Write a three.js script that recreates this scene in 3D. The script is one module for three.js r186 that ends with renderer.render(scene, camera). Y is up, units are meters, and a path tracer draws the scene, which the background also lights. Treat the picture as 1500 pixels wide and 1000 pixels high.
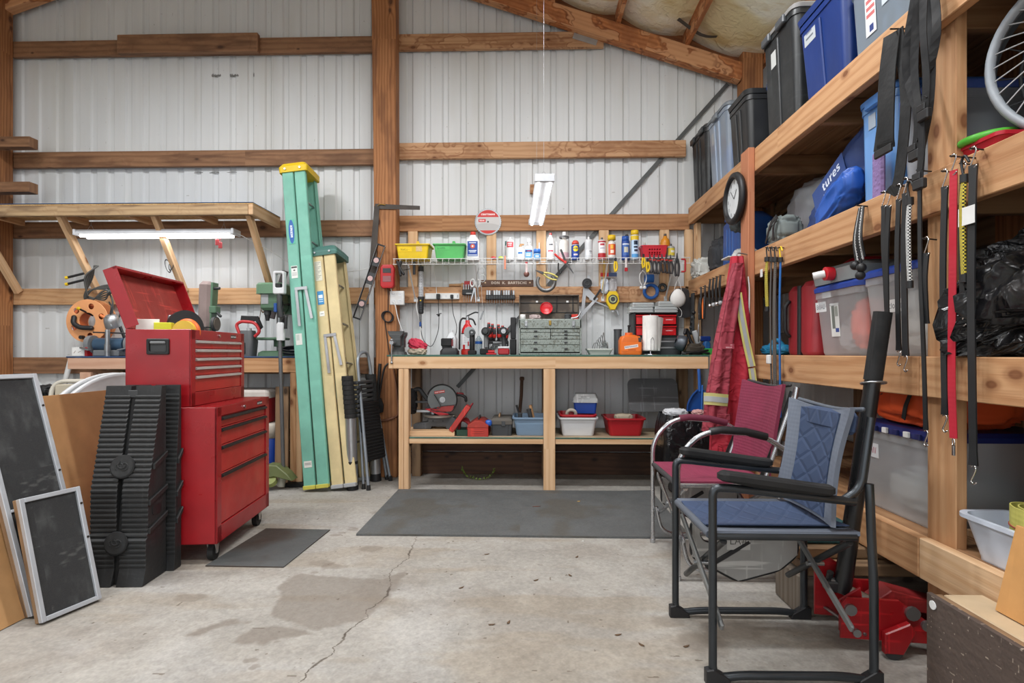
import * as THREE from 'three';
import { mergeGeometries } from 'three/addons/utils/BufferGeometryUtils.js';
import { RectAreaLightUniformsLib } from 'three/addons/lights/RectAreaLightUniformsLib.js';
import { TextGeometry } from 'three/addons/geometries/TextGeometry.js';
import { FontLoader } from 'three/addons/loaders/FontLoader.js';

// ---------- camera, sky, exposure ----------
const scene = new THREE.Scene();
const renderer = new THREE.WebGLRenderer({ antialias: true });
renderer.toneMapping = THREE.LinearToneMapping;
renderer.toneMappingExposure = 0.5;
renderer.shadowMap.enabled = true;
const camera = new THREE.PerspectiveCamera(2 * Math.atan(500 / 830) * 180 / Math.PI, 1.5, 0.05, 200);
camera.position.set(0, 1.06, 5.0);
camera.rotation.set(0, Math.atan(23 / 830), 0);
camera.setViewOffset(1500, 1000, 0, -17, 1500, 1000);     // shift lens: verticals stay vertical, horizon a little below the middle
scene.add(camera);
scene.background = new THREE.Color().setRGB(0.92, 0.965, 1.0);   // even overcast daylight outside the open doors
scene.backgroundIntensity = 3.8;
RectAreaLightUniformsLib.init();
const font = await new FontLoader().loadAsync('fonts/droid/droid_sans_bold.typeface.json');

// ---------- random and noise ----------
let seed = 12345;
const rnd = () => { seed = (seed * 1664525 + 1013904223) >>> 0; return seed / 4294967296; };
const rr = (a, b) => a + (b - a) * rnd();
function hash(x, y, z) { let h = (x * 374761393 + y * 668265263 + z * 2147483647) | 0; h = Math.imul(h ^ (h >>> 13), 1274126177); return ((h ^ (h >>> 16)) >>> 0) / 4294967296; }
const sm = t => t * t * (3 - 2 * t), lerp = (a, b, t) => a + (b - a) * t, clamp = (x, a = 0, b = 1) => Math.min(b, Math.max(a, x));
const step = (a, b, x) => sm(clamp((x - a) / (b - a)));
function n2(x, y, s = 0) {
  const xi = Math.floor(x), yi = Math.floor(y), u = sm(x - xi), v = sm(y - yi);
  return lerp(lerp(hash(xi, yi, s), hash(xi + 1, yi, s), u), lerp(hash(xi, yi + 1, s), hash(xi + 1, yi + 1, s), u), v);
}
function fbm(x, y, s = 0, o = 4) { let a = 0.5, r = 0, t = 0; for (let i = 0; i < o; i++) { r += a * n2(x, y, s + i * 17); t += a; x *= 2.03; y *= 2.03; a *= 0.5; } return r / t; }
function n3(x, y, z, s = 0) { const zi = Math.floor(z), w = sm(z - zi); return lerp(n2(x, y, s + zi * 31), n2(x, y, s + (zi + 1) * 31), w); }

// ---------- textures ----------
function tex(w, h, fn, srgb = true, rep = [1, 1]) {
  const d = new Uint8Array(w * h * 4);
  for (let j = 0; j < h; j++) for (let i = 0; i < w; i++) {
    const c = fn(i / w, j / h), k = (j * w + i) * 4;
    if (typeof c === 'number') { d[k] = d[k + 1] = d[k + 2] = clamp(c) * 255; } else { d[k] = clamp(c[0]) * 255; d[k + 1] = clamp(c[1]) * 255; d[k + 2] = clamp(c[2]) * 255; }
    d[k + 3] = 255;
  }
  const t = new THREE.DataTexture(d, w, h, THREE.RGBAFormat);
  t.magFilter = THREE.LinearFilter; t.minFilter = THREE.LinearMipmapLinearFilter; t.generateMipmaps = true;
  t.wrapS = t.wrapT = THREE.RepeatWrapping; if (srgb) t.colorSpace = THREE.SRGBColorSpace;
  t.repeat.set(...rep); t.needsUpdate = true; return t;
}
const mix3 = (a, b, t) => [lerp(a[0], b[0], t), lerp(a[1], b[1], t), lerp(a[2], b[2], t)];
const C = (r, g, b) => [r / 255, g / 255, b / 255];
// wood, 2.4 m along the grain by 0.6 m across
function woodTex(o) {
  const { a, b, dark, seed: s = 1, rings = 26, stain = 0, knots = 7, grime = 0.15, tide = [0.34, 0.17, 0.09], pale = null } = o;
  const ks = []; let q = s * 7919;
  for (let i = 0; i < knots; i++) { ks.push([hash(i, s, 1) * 2.4, hash(i, s, 2) * 0.6, 0.006 + hash(i, s, 3) * 0.012]); }
  return tex(1024, 256, (u, v) => {
    const x = u * 2.4, y = v * 0.6;
    let wy = y + 0.035 * (fbm(x * 1.1, y * 3, s) - 0.5) * 2, kd = 0, kr = 0;
    for (const [kx, ky, r] of ks) { const dx = (x - kx) * 0.55, dy = y - ky, d = Math.sqrt(dx * dx + dy * dy); if (d < 0.09) { wy += Math.sign(dy || 1) * 0.02 * Math.exp(-d * d / (r * r * 6)); kd = Math.max(kd, 1 - step(r * 0.5, r, d)); kr = Math.max(kr, Math.exp(-((d - r) ** 2) / (r * r * 0.2))); } }
    const g = 0.5 + 0.5 * Math.sin((wy * rings + 1.3 * fbm(x * 0.6, y * 9, s + 3)) * 6.283);
    const fine = fbm(x * 9, y * 330, s + 5, 3), broad = fbm(x * 1.4, y * 11, s + 9);
    let c = mix3(a, b, clamp(0.55 * g * g + 0.35 * fine + 0.4 * (broad - 0.4)));
    c = mix3(c, dark, clamp(kd * 0.8 + kr * 0.35));
    c = mix3(c, dark, grime * step(0.5, 0.8, fbm(x * 3.3, y * 14, s + 21)));
    if (stain) {
      const st = fbm(x * 4.2, y * 6, s + 40, 4) + 0.10 * Math.sin(x * 5.1 + s), e1 = Math.exp(-(((st - 0.5) / 0.022) ** 2)) * (0.3 + 0.7 * n2(x * 9, y * 14, s + 60)), e2 = Math.exp(-(((st - 0.58) / 0.014) ** 2)) * step(0.45, 0.7, n2(x * 6, y * 9, s + 62));
      if (pale) c = mix3(c, pale, 0.5 * step(0.5, 0.53, st) * stain);
      c = mix3(c, tide, clamp(stain * (0.6 * e1 + 0.45 * e2) + stain * 0.4 * step(0.46, 0.4, st) * fbm(x * 20, y * 40, s + 50)));
    }
    return c;
  });
}
const grainBump = tex(512, 256, (u, v) => 0.5 + 0.5 * (fbm(u * 2.4 * 9, v * 0.6 * 330, 5, 3) - 0.5) + 0.25 * (fbm(u * 5, v * 20, 8) - 0.5), false);
const wood = (o, extra = {}) => { const t = woodTex(o); t.repeat.set(1 / 2.4, 1 / 0.6); const bt = grainBump.clone(); bt.repeat.set(1 / 2.4, 1 / 0.6); bt.needsUpdate = true; return new THREE.MeshStandardMaterial({ map: t, bumpMap: bt, bumpScale: 0.0012, roughness: 0.72, ...extra }); };
const M = {};
M.girt = wood({ a: C(156, 116, 84), b: C(122, 86, 60), dark: C(62, 38, 24), seed: 3, rings: 22, stain: 0.25, grime: 0.35 });
M.girtLight = wood({ a: C(206, 166, 124), b: C(180, 134, 92), dark: C(98, 62, 36), seed: 5, stain: 0.12, grime: 0.2 });
M.girtStain = wood({ a: C(194, 152, 114), b: C(158, 110, 72), dark: C(96, 54, 28), seed: 8, stain: 0.75, knots: 5, tide: C(96, 48, 24), pale: C(214, 172, 132) });
M.rafter = wood({ a: C(206, 140, 88), b: C(176, 104, 56), dark: C(96, 50, 24), seed: 11, stain: 1, knots: 3, tide: C(84, 38, 18), pale: C(220, 178, 140) });
M.post = wood({ a: C(182, 126, 80), b: C(132, 82, 46), dark: C(78, 44, 24), seed: 14, rings: 38, knots: 4, grime: 0.35 });
M.bench = wood({ a: C(220, 186, 148), b: C(198, 156, 114), dark: C(140, 92, 54), seed: 17, rings: 20, grime: 0.1, knots: 8 });
M.shelf = wood({ a: C(200, 156, 114), b: C(172, 123, 82), dark: C(112, 66, 36), seed: 20, rings: 24, grime: 0.18, knots: 8 });
M.shelfRed = wood({ a: C(186, 124, 90), b: C(168, 104, 72), dark: C(120, 62, 36), seed: 23, rings: 30, knots: 2, grime: 0.1 });
M.dirtyWood = wood({ a: C(150, 122, 92), b: C(118, 90, 64), dark: C(60, 44, 32), seed: 26, rings: 20, grime: 0.5 });
M.darkWood = wood({ a: C(96, 66, 46), b: C(72, 48, 34), dark: C(40, 26, 18), seed: 29, rings: 20, grime: 0.5 });
M.pinkWood = wood({ a: C(214, 174, 148), b: C(196, 150, 124), dark: C(140, 96, 74), seed: 31, rings: 16, knots: 1 });
M.weathered = wood({ a: C(128, 118, 106), b: C(92, 80, 68), dark: C(50, 42, 36), seed: 33, rings: 26, grime: 0.5 });
const smudge = tex(512, 512, (u, v) => { const a = fbm(u * 8, v * 8, 61), b = fbm(u * 40, v * 40, 63); return 0.86 + 0.14 * clamp(a * 1.1 + 0.25 * (b - 0.5)); });
const scuff = tex(512, 512, (u, v) => { const a = fbm(u * 6, v * 6, 71), s = fbm(u * 3, v * 60, 73), w = fbm(u * 50, v * 7, 75); return clamp(0.80 + 0.2 * a + 0.22 * step(0.66, 0.78, s) + 0.15 * step(0.68, 0.8, w) - 0.1); });
const roughN = tex(512, 512, (u, v) => 0.55 + 0.5 * fbm(u * 14, v * 14, 81), false);
const grit = tex(512, 512, (u, v) => fbm(u * 90, v * 90, 91, 3), false);
const weaveT = tex(256, 256, (u, v) => 0.5 + 0.25 * (Math.sin(u * 6.283 * 64) + Math.sin(v * 6.283 * 64)), false);
const wrinkle = tex(512, 512, (u, v) => { const q = fbm(u * 6, v * 6, 95), r = 1 - Math.abs(2 * fbm(u * 9 + q * 2, v * 9 - q * 2, 97) - 1); return r * r; }, false);
const lin = (r, g, b) => new THREE.Color().setRGB(r / 255, g / 255, b / 255, THREE.SRGBColorSpace);
// plain materials: colour in sRGB 0..255, k = kind of surface
function mat(r, g, b, rough = 0.55, o = {}) {
  const { k = 'smudge', metal = 0, bump = 0, ...rest } = o, m = new THREE.MeshStandardMaterial({ color: lin(r, g, b), roughness: rough, metalness: metal });
  if (k === 'smudge') m.map = smudge; else if (k === 'scuff') m.map = scuff;
  if (k !== 'flat' && rough > 0.15) { m.roughnessMap = roughN; m.roughness = Math.min(1, rough * 1.25); }
  if (bump) { m.bumpMap = o.bt === 'weave' ? weaveT : o.bt === 'wrinkle' ? wrinkle : grit; m.bumpScale = bump; }
  delete rest.bt; Object.assign(m, rest); return m;
}
const phys = (r, g, b, rough, o) => Object.assign(new THREE.MeshPhysicalMaterial({ color: lin(r, g, b), roughness: rough }), o);
M.black = mat(30, 30, 32, 0.5); M.blackMatte = mat(26, 26, 27, 0.85, { bump: 0.0006 }); M.rubber = mat(38, 38, 38, 0.8, { k: 'scuff', bump: 0.0008 });
M.steel = mat(170, 172, 174, 0.35, { metal: 0.9 }); M.darkSteel = mat(84, 84, 86, 0.45, { metal: 0.8 }); M.alu = mat(190, 192, 195, 0.38, { metal: 0.85 }); M.chrome = mat(215, 215, 218, 0.14, { metal: 1, k: 'flat' });
M.white = mat(236, 236, 234, 0.45); M.whitePlastic = mat(228, 230, 232, 0.35); M.grey = mat(128, 130, 132, 0.5); M.darkGrey = mat(64, 66, 68, 0.55); M.lightGrey = mat(178, 180, 182, 0.5);
M.red = mat(186, 26, 36, 0.35); M.redDark = mat(140, 22, 30, 0.4); M.orange = mat(240, 116, 40, 0.45); M.yellow = mat(242, 204, 28, 0.5); M.blue = mat(30, 78, 150, 0.45); M.green = mat(88, 190, 100, 0.5);
M.handleRed = mat(200, 44, 36, 0.4); M.screw = mat(60, 54, 48, 0.5, { metal: 0.5 });

// ---------- geometry ----------
const V = (x, y, z) => new THREE.Vector3(x, y, z);
function boxUV(g, long) {
  const p = g.attributes.position, n = g.attributes.normal, uv = new Float32Array(p.count * 2);
  if (long === undefined) { g.computeBoundingBox(); const s = g.boundingBox.getSize(V()); long = s.x >= s.y && s.x >= s.z ? 0 : s.y >= s.z ? 1 : 2; }
  const ou = rnd() * 2.4, ov = rnd() * 0.6, P = [0, 0, 0];
  for (let i = 0; i < p.count; i++) {
    P[0] = p.getX(i); P[1] = p.getY(i); P[2] = p.getZ(i);
    const ax = Math.abs(n.getX(i)), ay = Math.abs(n.getY(i)), az = Math.abs(n.getZ(i)), d = ax >= ay && ax >= az ? 0 : ay >= az ? 1 : 2;
    let U, W; if (d === long) { U = P[(long + 1) % 3] * 0.3; W = P[(long + 2) % 3]; } else { U = P[long]; W = P[3 - long - d] + d * 0.17; }
    uv[2 * i] = U + ou; uv[2 * i + 1] = W + ov;
  }
  g.setAttribute('uv', new THREE.BufferAttribute(uv, 2)); return g;
}
function hexa(polys) {   // convex polygons -> flat geometry, wound outwards
  const c = V(), pos = []; let n = 0; for (const q of polys) for (const v of q) { c.add(v); n++; } c.divideScalar(n);
  const e1 = V(), e2 = V(), nn = V(), m = V();
  for (let q of polys) {
    nn.set(0, 0, 0); m.set(0, 0, 0); for (let i = 0; i < q.length; i++) { const a = q[i], b = q[(i + 1) % q.length]; nn.add(e1.crossVectors(a, b)); m.add(a); }
    m.divideScalar(q.length).sub(c); if (nn.dot(m) < 0) q = q.slice().reverse();
    for (let i = 1; i < q.length - 1; i++) for (const v of [q[0], q[i], q[i + 1]]) pos.push(v.x, v.y, v.z);
  }
  const g = new THREE.BufferGeometry(); g.setAttribute('position', new THREE.BufferAttribute(new Float32Array(pos), 3)); g.computeVertexNormals(); g.userData.flat = true; return g;
}
function cbox(w, h, d, r = 0.002) {   // box with chamfered edges, centred
  const a = w / 2, b = h / 2, c = d / 2; r = Math.min(r, a * 0.8, b * 0.8, c * 0.8);
  const px = (x, y, z) => V(x * a, y * (b - r), z * (c - r)), py = (x, y, z) => V(x * (a - r), y * b, z * (c - r)), pz = (x, y, z) => V(x * (a - r), y * (b - r), z * c), S = [-1, 1], P = [];
  for (const s of S) { P.push([px(s, -1, -1), px(s, 1, -1), px(s, 1, 1), px(s, -1, 1)], [py(-1, s, -1), py(1, s, -1), py(1, s, 1), py(-1, s, 1)], [pz(-1, -1, s), pz(1, -1, s), pz(1, 1, s), pz(-1, 1, s)]); }
  for (const s of S) for (const t of S) { P.push([px(s, t, -1), px(s, t, 1), py(s, t, 1), py(s, t, -1)], [px(s, -1, t), px(s, 1, t), pz(s, 1, t), pz(s, -1, t)], [py(-1, s, t), py(1, s, t), pz(1, s, t), pz(-1, s, t)]); for (const q of S) P.push([px(s, t, q), py(s, t, q), pz(s, t, q)]); }
  return hexa(P);
}
const mv = (g, x = 0, y = 0, z = 0) => g.translate(x, y, z);
const rot = (g, x = 0, y = 0, z = 0) => g.applyMatrix4(new THREE.Matrix4().makeRotationFromEuler(new THREE.Euler(x, y, z)));
const bx = (x0, y0, z0, x1, y1, z1, r = 0.002) => mv(cbox(Math.abs(x1 - x0), Math.abs(y1 - y0), Math.abs(z1 - z0), r), (x0 + x1) / 2, (y0 + y1) / 2, (z0 + z1) / 2);
const cyl = (r0, r1, h, n = 20, open = false) => new THREE.CylinderGeometry(r1, r0, h, n, 1, open).translate(0, h / 2, 0);   // r0 at the bottom, base at y = 0
const lathe = (pts, n = 24) => new THREE.LatheGeometry(pts.map(([r, y]) => new THREE.Vector2(Math.max(r, 1e-5), y)), n);
const sph = (r, n = 16) => new THREE.SphereGeometry(r, n, Math.max(6, n * 0.7 | 0));
const torus = (R, r, n = 28, m = 8, arc = 6.28319) => new THREE.TorusGeometry(R, r, m, n, arc);
function beam(p, q, w, h, r = 0.003, up = V(0, 1, 0)) {   // straight bar from p to q, w across, h along up; wood grain along it
  const a = V(...p), b = V(...q), L = a.distanceTo(b), g = boxUV(cbox(L, h, w, r), 0), X = b.clone().sub(a).normalize(), Z = V().crossVectors(X, up).normalize(), Y = V().crossVectors(Z, X);
  g.userData.hasUV = true; g.applyMatrix4(new THREE.Matrix4().makeBasis(X, Y, Z).setPosition(a.add(b).multiplyScalar(0.5))); return g;
}
function rod(p, q, r, n = 10, r2 = r) { const a = V(...p), b = V(...q), g = new THREE.CylinderGeometry(r2, r, a.distanceTo(b), n); g.applyQuaternion(new THREE.Quaternion().setFromUnitVectors(V(0, 1, 0), b.clone().sub(a).normalize())); const m = a.add(b).multiplyScalar(0.5); return g.translate(m.x, m.y, m.z); }
function curve(pts, closed = false, tension = 0.5) { return new THREE.CatmullRomCurve3(pts.map(p => V(...p)), closed, 'catmullrom', tension); }
function tube(pts, r, o = {}) {
  const { seg = pts.length * 6, n = 8, closed = false, tension = 0.5 } = o, c = curve(pts, closed, tension), g = new THREE.TubeGeometry(c, seg, r, n, closed);
  if (closed) return g;
  const caps = []; for (const t of [0, 1]) { const p = c.getPoint(t); caps.push(sph(r, 8).translate(p.x, p.y, p.z)); }
  return join([g, ...caps]);
}
function bent(pts, r, fillet = 0.04, n = 10, closed = false) {   // tube with straight runs and rounded bends
  const P = pts.map(p => V(...p)), cp = new THREE.CurvePath(); let last = null; const N = P.length, first = closed ? 0 : 1, end = closed ? N : N - 1; let start = closed ? null : P[0]; last = start;
  const arcs = [];
  for (let i = first; i < end; i++) { const a = P[(i - 1 + N) % N], b = P[i], c = P[(i + 1) % N], f = Math.min(fillet, a.distanceTo(b) * 0.48, b.distanceTo(c) * 0.48); arcs.push([b.clone().add(a.clone().sub(b).setLength(f)), b, b.clone().add(c.clone().sub(b).setLength(f))]); }
  const pts2 = []; if (!closed) pts2.push(P[0]); for (const [s, b, e] of arcs) { const q = new THREE.QuadraticBezierCurve3(s, b, e); for (let k = 0; k <= 6; k++) pts2.push(q.getPoint(k / 6)); } if (!closed) pts2.push(P[N - 1]);
  return polyTube(pts2, r, n, closed);
}
function polyTube(P, r, n = 10, closed = false) {
  const pos = [], idx = [], N = P.length; let nrm = null; const rings = [];
  for (let i = 0; i < N; i++) {
    const a = P[closed ? (i - 1 + N) % N : Math.max(0, i - 1)], b = P[closed ? (i + 1) % N : Math.min(N - 1, i + 1)], t = b.clone().sub(a).normalize();
    if (!nrm) { nrm = Math.abs(t.y) < 0.9 ? V(0, 1, 0) : V(1, 0, 0); }
    nrm = nrm.clone().sub(t.clone().multiplyScalar(nrm.dot(t))).normalize(); const bn = V().crossVectors(t, nrm), rad = typeof r === 'function' ? r(i / (N - 1)) : r;
    for (let k = 0; k < n; k++) { const an = k / n * 6.28319; const v = P[i].clone().addScaledVector(nrm, Math.cos(an) * rad).addScaledVector(bn, Math.sin(an) * rad); pos.push(v.x, v.y, v.z); }
  }
  const M_ = closed ? N : N - 1; for (let i = 0; i < M_; i++) for (let k = 0; k < n; k++) { const a = i * n + k, b = i * n + (k + 1) % n, c = ((i + 1) % N) * n + k, d = ((i + 1) % N) * n + (k + 1) % n; idx.push(a, b, c, b, d, c); }
  if (!closed) { for (const [e, dir] of [[0, 1], [N - 1, -1]]) { pos.push(P[e].x, P[e].y, P[e].z); const c = pos.length / 3 - 1; for (let k = 0; k < n; k++) { const a = e * n + k, b = e * n + (k + 1) % n; dir > 0 ? idx.push(c, b, a) : idx.push(c, a, b); } } }
  const g = new THREE.BufferGeometry(); g.setAttribute('position', new THREE.Float32BufferAttribute(pos, 3)); g.setIndex(idx); g.computeVertexNormals(); return g;
}
// flat strap swept along points; side = direction of its width (may be a function of t)
function ribbon(pts, w, th, side = [0, 0, 1], o = {}) {
  const { seg = Math.max(2, pts.length * 5), smooth = true } = o, c = smooth ? curve(pts) : null, pos = [], idx = [], N = smooth ? seg + 1 : pts.length;
  for (let i = 0; i < N; i++) {
    const t = i / (N - 1), p = smooth ? c.getPoint(t) : V(...pts[i]), T = smooth ? c.getTangent(t) : V(...pts[Math.min(N - 1, i + 1)]).sub(V(...pts[Math.max(0, i - 1)])).normalize();
    const s0 = V(...(typeof side === 'function' ? side(t) : side)), s = s0.sub(T.clone().multiplyScalar(s0.dot(T))).normalize(), nn = V().crossVectors(T, s), W = typeof w === 'function' ? w(t) : w;
    for (const [a, b] of [[-1, -1], [1, -1], [1, 1], [-1, 1]]) { const v = p.clone().addScaledVector(s, a * W / 2).addScaledVector(nn, b * th / 2); pos.push(v); }
  }
  const tris = [], quad = (a, b, c2, d) => tris.push(a, b, c2, a, c2, d);
  for (let i = 0; i < N - 1; i++) for (let k = 0; k < 4; k++) { const a = pos[i * 4 + k], b = pos[i * 4 + (k + 1) % 4], c2 = pos[(i + 1) * 4 + (k + 1) % 4], d = pos[(i + 1) * 4 + k]; quad(a, b, c2, d); }
  quad(pos[3], pos[2], pos[1], pos[0]); const e = (N - 1) * 4; quad(pos[e], pos[e + 1], pos[e + 2], pos[e + 3]);
  const g = new THREE.BufferGeometry(); g.setAttribute('position', new THREE.Float32BufferAttribute(tris.flatMap(v => [v.x, v.y, v.z]), 3)); g.computeVertexNormals(); return g;
}
// rounded-rectangle sections stacked along y: [y, width(x), depth(z), radius, dx, dz]
function loft(rings, n = 4, capB = true, capT = true) {
  const pos = [], idx = [], K = n * 4 + 4;
  for (const [y, w, d, r0 = 0.01, dx = 0, dz = 0] of rings) {
    const r = Math.min(r0, w / 2, d / 2);
    [[1, 1, 0], [-1, 1, 1], [-1, -1, 2], [1, -1, 3]].forEach(([sx, sz, q]) => { for (let k = 0; k <= n; k++) { const a = (q + k / n) * Math.PI / 2; pos.push(dx + sx * (w / 2 - r) + r * Math.cos(a), y, dz + sz * (d / 2 - r) + r * Math.sin(a)); } });
  }
  for (let i = 0; i < rings.length - 1; i++) for (let k = 0; k < K; k++) { const a = i * K + k, b = i * K + (k + 1) % K, c = a + K, d = b + K; idx.push(a, c, b, b, c, d); }
  const cap = (i, up) => { const [y, , , , dx = 0, dz = 0] = rings[i]; pos.push(dx, y, dz); const c = pos.length / 3 - 1; for (let k = 0; k < K; k++) { const a = i * K + k, b = i * K + (k + 1) % K; up ? idx.push(c, b, a) : idx.push(c, a, b); } };
  if (capB) cap(0, false); if (capT) cap(rings.length - 1, true);
  let g = new THREE.BufferGeometry(); g.setAttribute('position', new THREE.Float32BufferAttribute(pos, 3)); g.setIndex(idx); return crease(g, 0.6);
}
function crease(g, ang) {   // split normals at sharp edges
  g = g.index ? g.toNonIndexed() : g; const p = g.attributes.position, n = p.count, fn = [], map = new Map(), key = i => Math.round(p.getX(i) * 1e5) + ',' + Math.round(p.getY(i) * 1e5) + ',' + Math.round(p.getZ(i) * 1e5), a = V(), b = V(), c = V();
  for (let i = 0; i < n; i += 3) { a.fromBufferAttribute(p, i); b.fromBufferAttribute(p, i + 1); c.fromBufferAttribute(p, i + 2); const f = b.clone().sub(a).cross(c.clone().sub(a)); fn.push(f); for (let k = 0; k < 3; k++) { const q = key(i + k); if (!map.has(q)) map.set(q, []); map.get(q).push(i / 3); } }
  const out = new Float32Array(n * 3), u = fn.map(f => f.clone().normalize()), ca = Math.cos(ang);
  for (let i = 0; i < n; i++) { const t = i / 3 | 0, s = V(); for (const j of map.get(key(i))) if (u[t].dot(u[j]) > ca) s.add(fn[j]); s.normalize(); out.set([s.x, s.y, s.z], i * 3); }
  g.setAttribute('normal', new THREE.BufferAttribute(out, 3)); return g;
}
function extr(pts, depth, bev = 0.002, holes = []) {   // outline in x,y extruded along z (0..depth)
  const s = new THREE.Shape(pts.map(p => new THREE.Vector2(...p))); for (const h of holes) s.holes.push(new THREE.Path(h.map(p => new THREE.Vector2(...p))));
  return new THREE.ExtrudeGeometry(s, { depth: depth - 2 * bev, bevelEnabled: bev > 0, bevelThickness: bev, bevelSize: bev, bevelOffset: -bev, bevelSegments: 1, curveSegments: 10 }).translate(0, 0, bev);
}
const circ = (x, y, r, n = 16, ry = r) => Array.from({ length: n }, (_, i) => [x + r * Math.cos(i / n * 6.28319), y + ry * Math.sin(i / n * 6.28319)]);
const rrect = (x0, y0, x1, y1, r, n = 4) => { const o = []; [[x1 - r, y1 - r, 0], [x0 + r, y1 - r, 1], [x0 + r, y0 + r, 2], [x1 - r, y0 + r, 3]].forEach(([cx, cy, q]) => { for (let k = 0; k <= n; k++) { const a = (q + k / n) * Math.PI / 2; o.push([cx + r * Math.cos(a), cy + r * Math.sin(a)]); } }); return o; };
function join(geos) {
  const list = geos.map(g => { g = g.index ? g.toNonIndexed() : g; if (!g.attributes.normal) g.computeVertexNormals(); for (const k of Object.keys(g.attributes)) if (!['position', 'normal', 'uv'].includes(k)) g.deleteAttribute(k); if (!g.attributes.uv) g.setAttribute('uv', new THREE.BufferAttribute(new Float32Array(g.attributes.position.count * 2), 2)); g.morphAttributes = {}; return g; });
  return list.length === 1 ? list[0] : mergeGeometries(list, false);
}
function warp(g, fn) { g = g.index ? g : g; const p = g.attributes.position, v = V(); for (let i = 0; i < p.count; i++) { v.fromBufferAttribute(p, i); fn(v); p.setXYZ(i, v.x, v.y, v.z); } p.needsUpdate = true; g.computeVertexNormals(); return g; }
// lumpy soft body: superellipsoid with folds
function lump(w, h, d, o = {}) {
  const { e = 0.5, amp = 0.02, fq = 9, s = 1, seg = 48, flat = 0 } = o, g = new THREE.SphereGeometry(1, seg, seg * 0.7 | 0), sg = (x, k) => Math.sign(x) * Math.pow(Math.abs(x), k);
  warp(g, v => { const x = sg(v.x, e), y = sg(v.y, e), z = sg(v.z, e), L = Math.max(Math.abs(x), Math.abs(y), Math.abs(z)) * 0.35 + Math.hypot(x, y, z) * 0.65; const q = n3(v.x * 2 + 5, v.y * 2 + 5, v.z * 2 + 5, s), r = 1 - Math.abs(2 * n3(v.x * fq * 0.35 + q * 3 + 9, v.y * fq * 0.35 + 9, v.z * fq * 0.35 + q * 2 + 9, s + 7) - 1), r2 = n3(v.x * fq + 20, v.y * fq + 20, v.z * fq + 20, s + 3); const k = amp * (1.2 * (r * r - 0.4) + 0.5 * (r2 - 0.5)); const y2 = flat && y < -flat ? -flat : y; v.set(x / L * (w / 2 + k), y2 / L * (h / 2 + k), z / L * (d / 2 + k)); });
  return g;
}
// ---------- objects ----------
const taken = {};
const numbered = n => { const k = taken[n] = (taken[n] ?? -1) + 1; return k ? n + '_' + String(k).padStart(3, '0') : n; };
function mesh(name, geos, m, keepUV) {
  const list = (Array.isArray(geos) ? geos : [geos]).map(g => { if (g.userData.hasUV || keepUV) return g; const q = g.index ? g.toNonIndexed() : g; if (!q.attributes.normal) q.computeVertexNormals(); return boxUV(q); });
  const o = new THREE.Mesh(join(list), m); o.name = name; o.castShadow = o.receiveShadow = true; return o;
}
function part(parent, name, geos, m, label, keepUV) { const o = mesh(name, geos, m, keepUV); if (label) o.userData.label = label; parent.add(o); return o; }
function tag(o, label, category, group) { o.userData.label = label; o.userData.category = category; if (group) o.userData.group = group; return o; }
function thing(name, label, category, pos = [0, 0, 0], turn = 0, group) { const o = new THREE.Group(); o.name = numbered(name); scene.add(o); o.position.set(...pos); o.rotation.y = turn; return tag(o, label, category, group); }
function single(name, label, category, geos, m, pos = [0, 0, 0], turn = 0, group, keepUV) { const o = mesh(numbered(name), geos, m, keepUV); scene.add(o); o.position.set(...pos); o.rotation.y = turn; return tag(o, label, category, group); }
function structure(name, geos, m, label) { const o = geos ? mesh(name, geos, m) : new THREE.Group(); o.name = name; o.userData.kind = 'structure'; if (label) o.userData.label = label; scene.add(o); return o; }
function dup(root, pos, turn, label, group) { const r = root.clone(); r.name = numbered(root.name.replace(/_\d{3}$/, '')); scene.add(r); r.position.set(...pos); if (turn !== undefined) r.rotation.y = turn; r.userData = { ...root.userData }; if (label) r.userData.label = label; if (group) r.userData.group = group; return r; }
// flat print: canvas drawing on a plane w by h metres facing +z
function print(w, h, draw, o = {}) {
  const s = o.px ?? Math.min(256, Math.max(64, 1200 * Math.max(w, h))) / Math.max(w, h), cv = document.createElement('canvas'); cv.width = Math.round(w * s); cv.height = Math.round(h * s);
  const x = cv.getContext('2d'); draw(x, cv.width, cv.height); const t = new THREE.CanvasTexture(cv); t.colorSpace = THREE.SRGBColorSpace;
  return new THREE.MeshStandardMaterial({ map: t, roughness: o.rough ?? 0.55, ...(o.mat || {}) });
}
const T = (x, s, px, py, size, col, al = 'center', st = 'bold') => { x.fillStyle = col; x.font = st + ' ' + Math.max(1, Math.round(size)) + 'px sans-serif'; x.textAlign = al; x.textBaseline = 'middle'; x.fillText(s, px, py); };
function decal(parent, name, w, h, m, pos, rotv = [0, 0, 0], label) { const o = new THREE.Mesh(new THREE.PlaneGeometry(w, h), m); o.name = name; o.position.set(...pos); o.rotation.set(...rotv); o.castShadow = o.receiveShadow = true; if (label) o.userData.label = label; parent.add(o); return o; }
// curved print on a cylinder of radius r facing +z
function wrap(parent, name, r, h, arc, m, pos, label) { const o = new THREE.Mesh(new THREE.CylinderGeometry(r, r, h, 20, 1, true, -arc / 2, arc), m); o.name = name; o.position.set(...pos); o.castShadow = o.receiveShadow = true; if (label) o.userData.label = label; parent.add(o); return o; }
// ================= structure =================
const rafterTop = x => 3.525 + 0.335 * (1.81 - x), roofY = x => rafterTop(x) + 0.15, APEX = -2.45;
const ridge = x => x >= APEX ? roofY(x) : roofY(2 * APEX - x);
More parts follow.
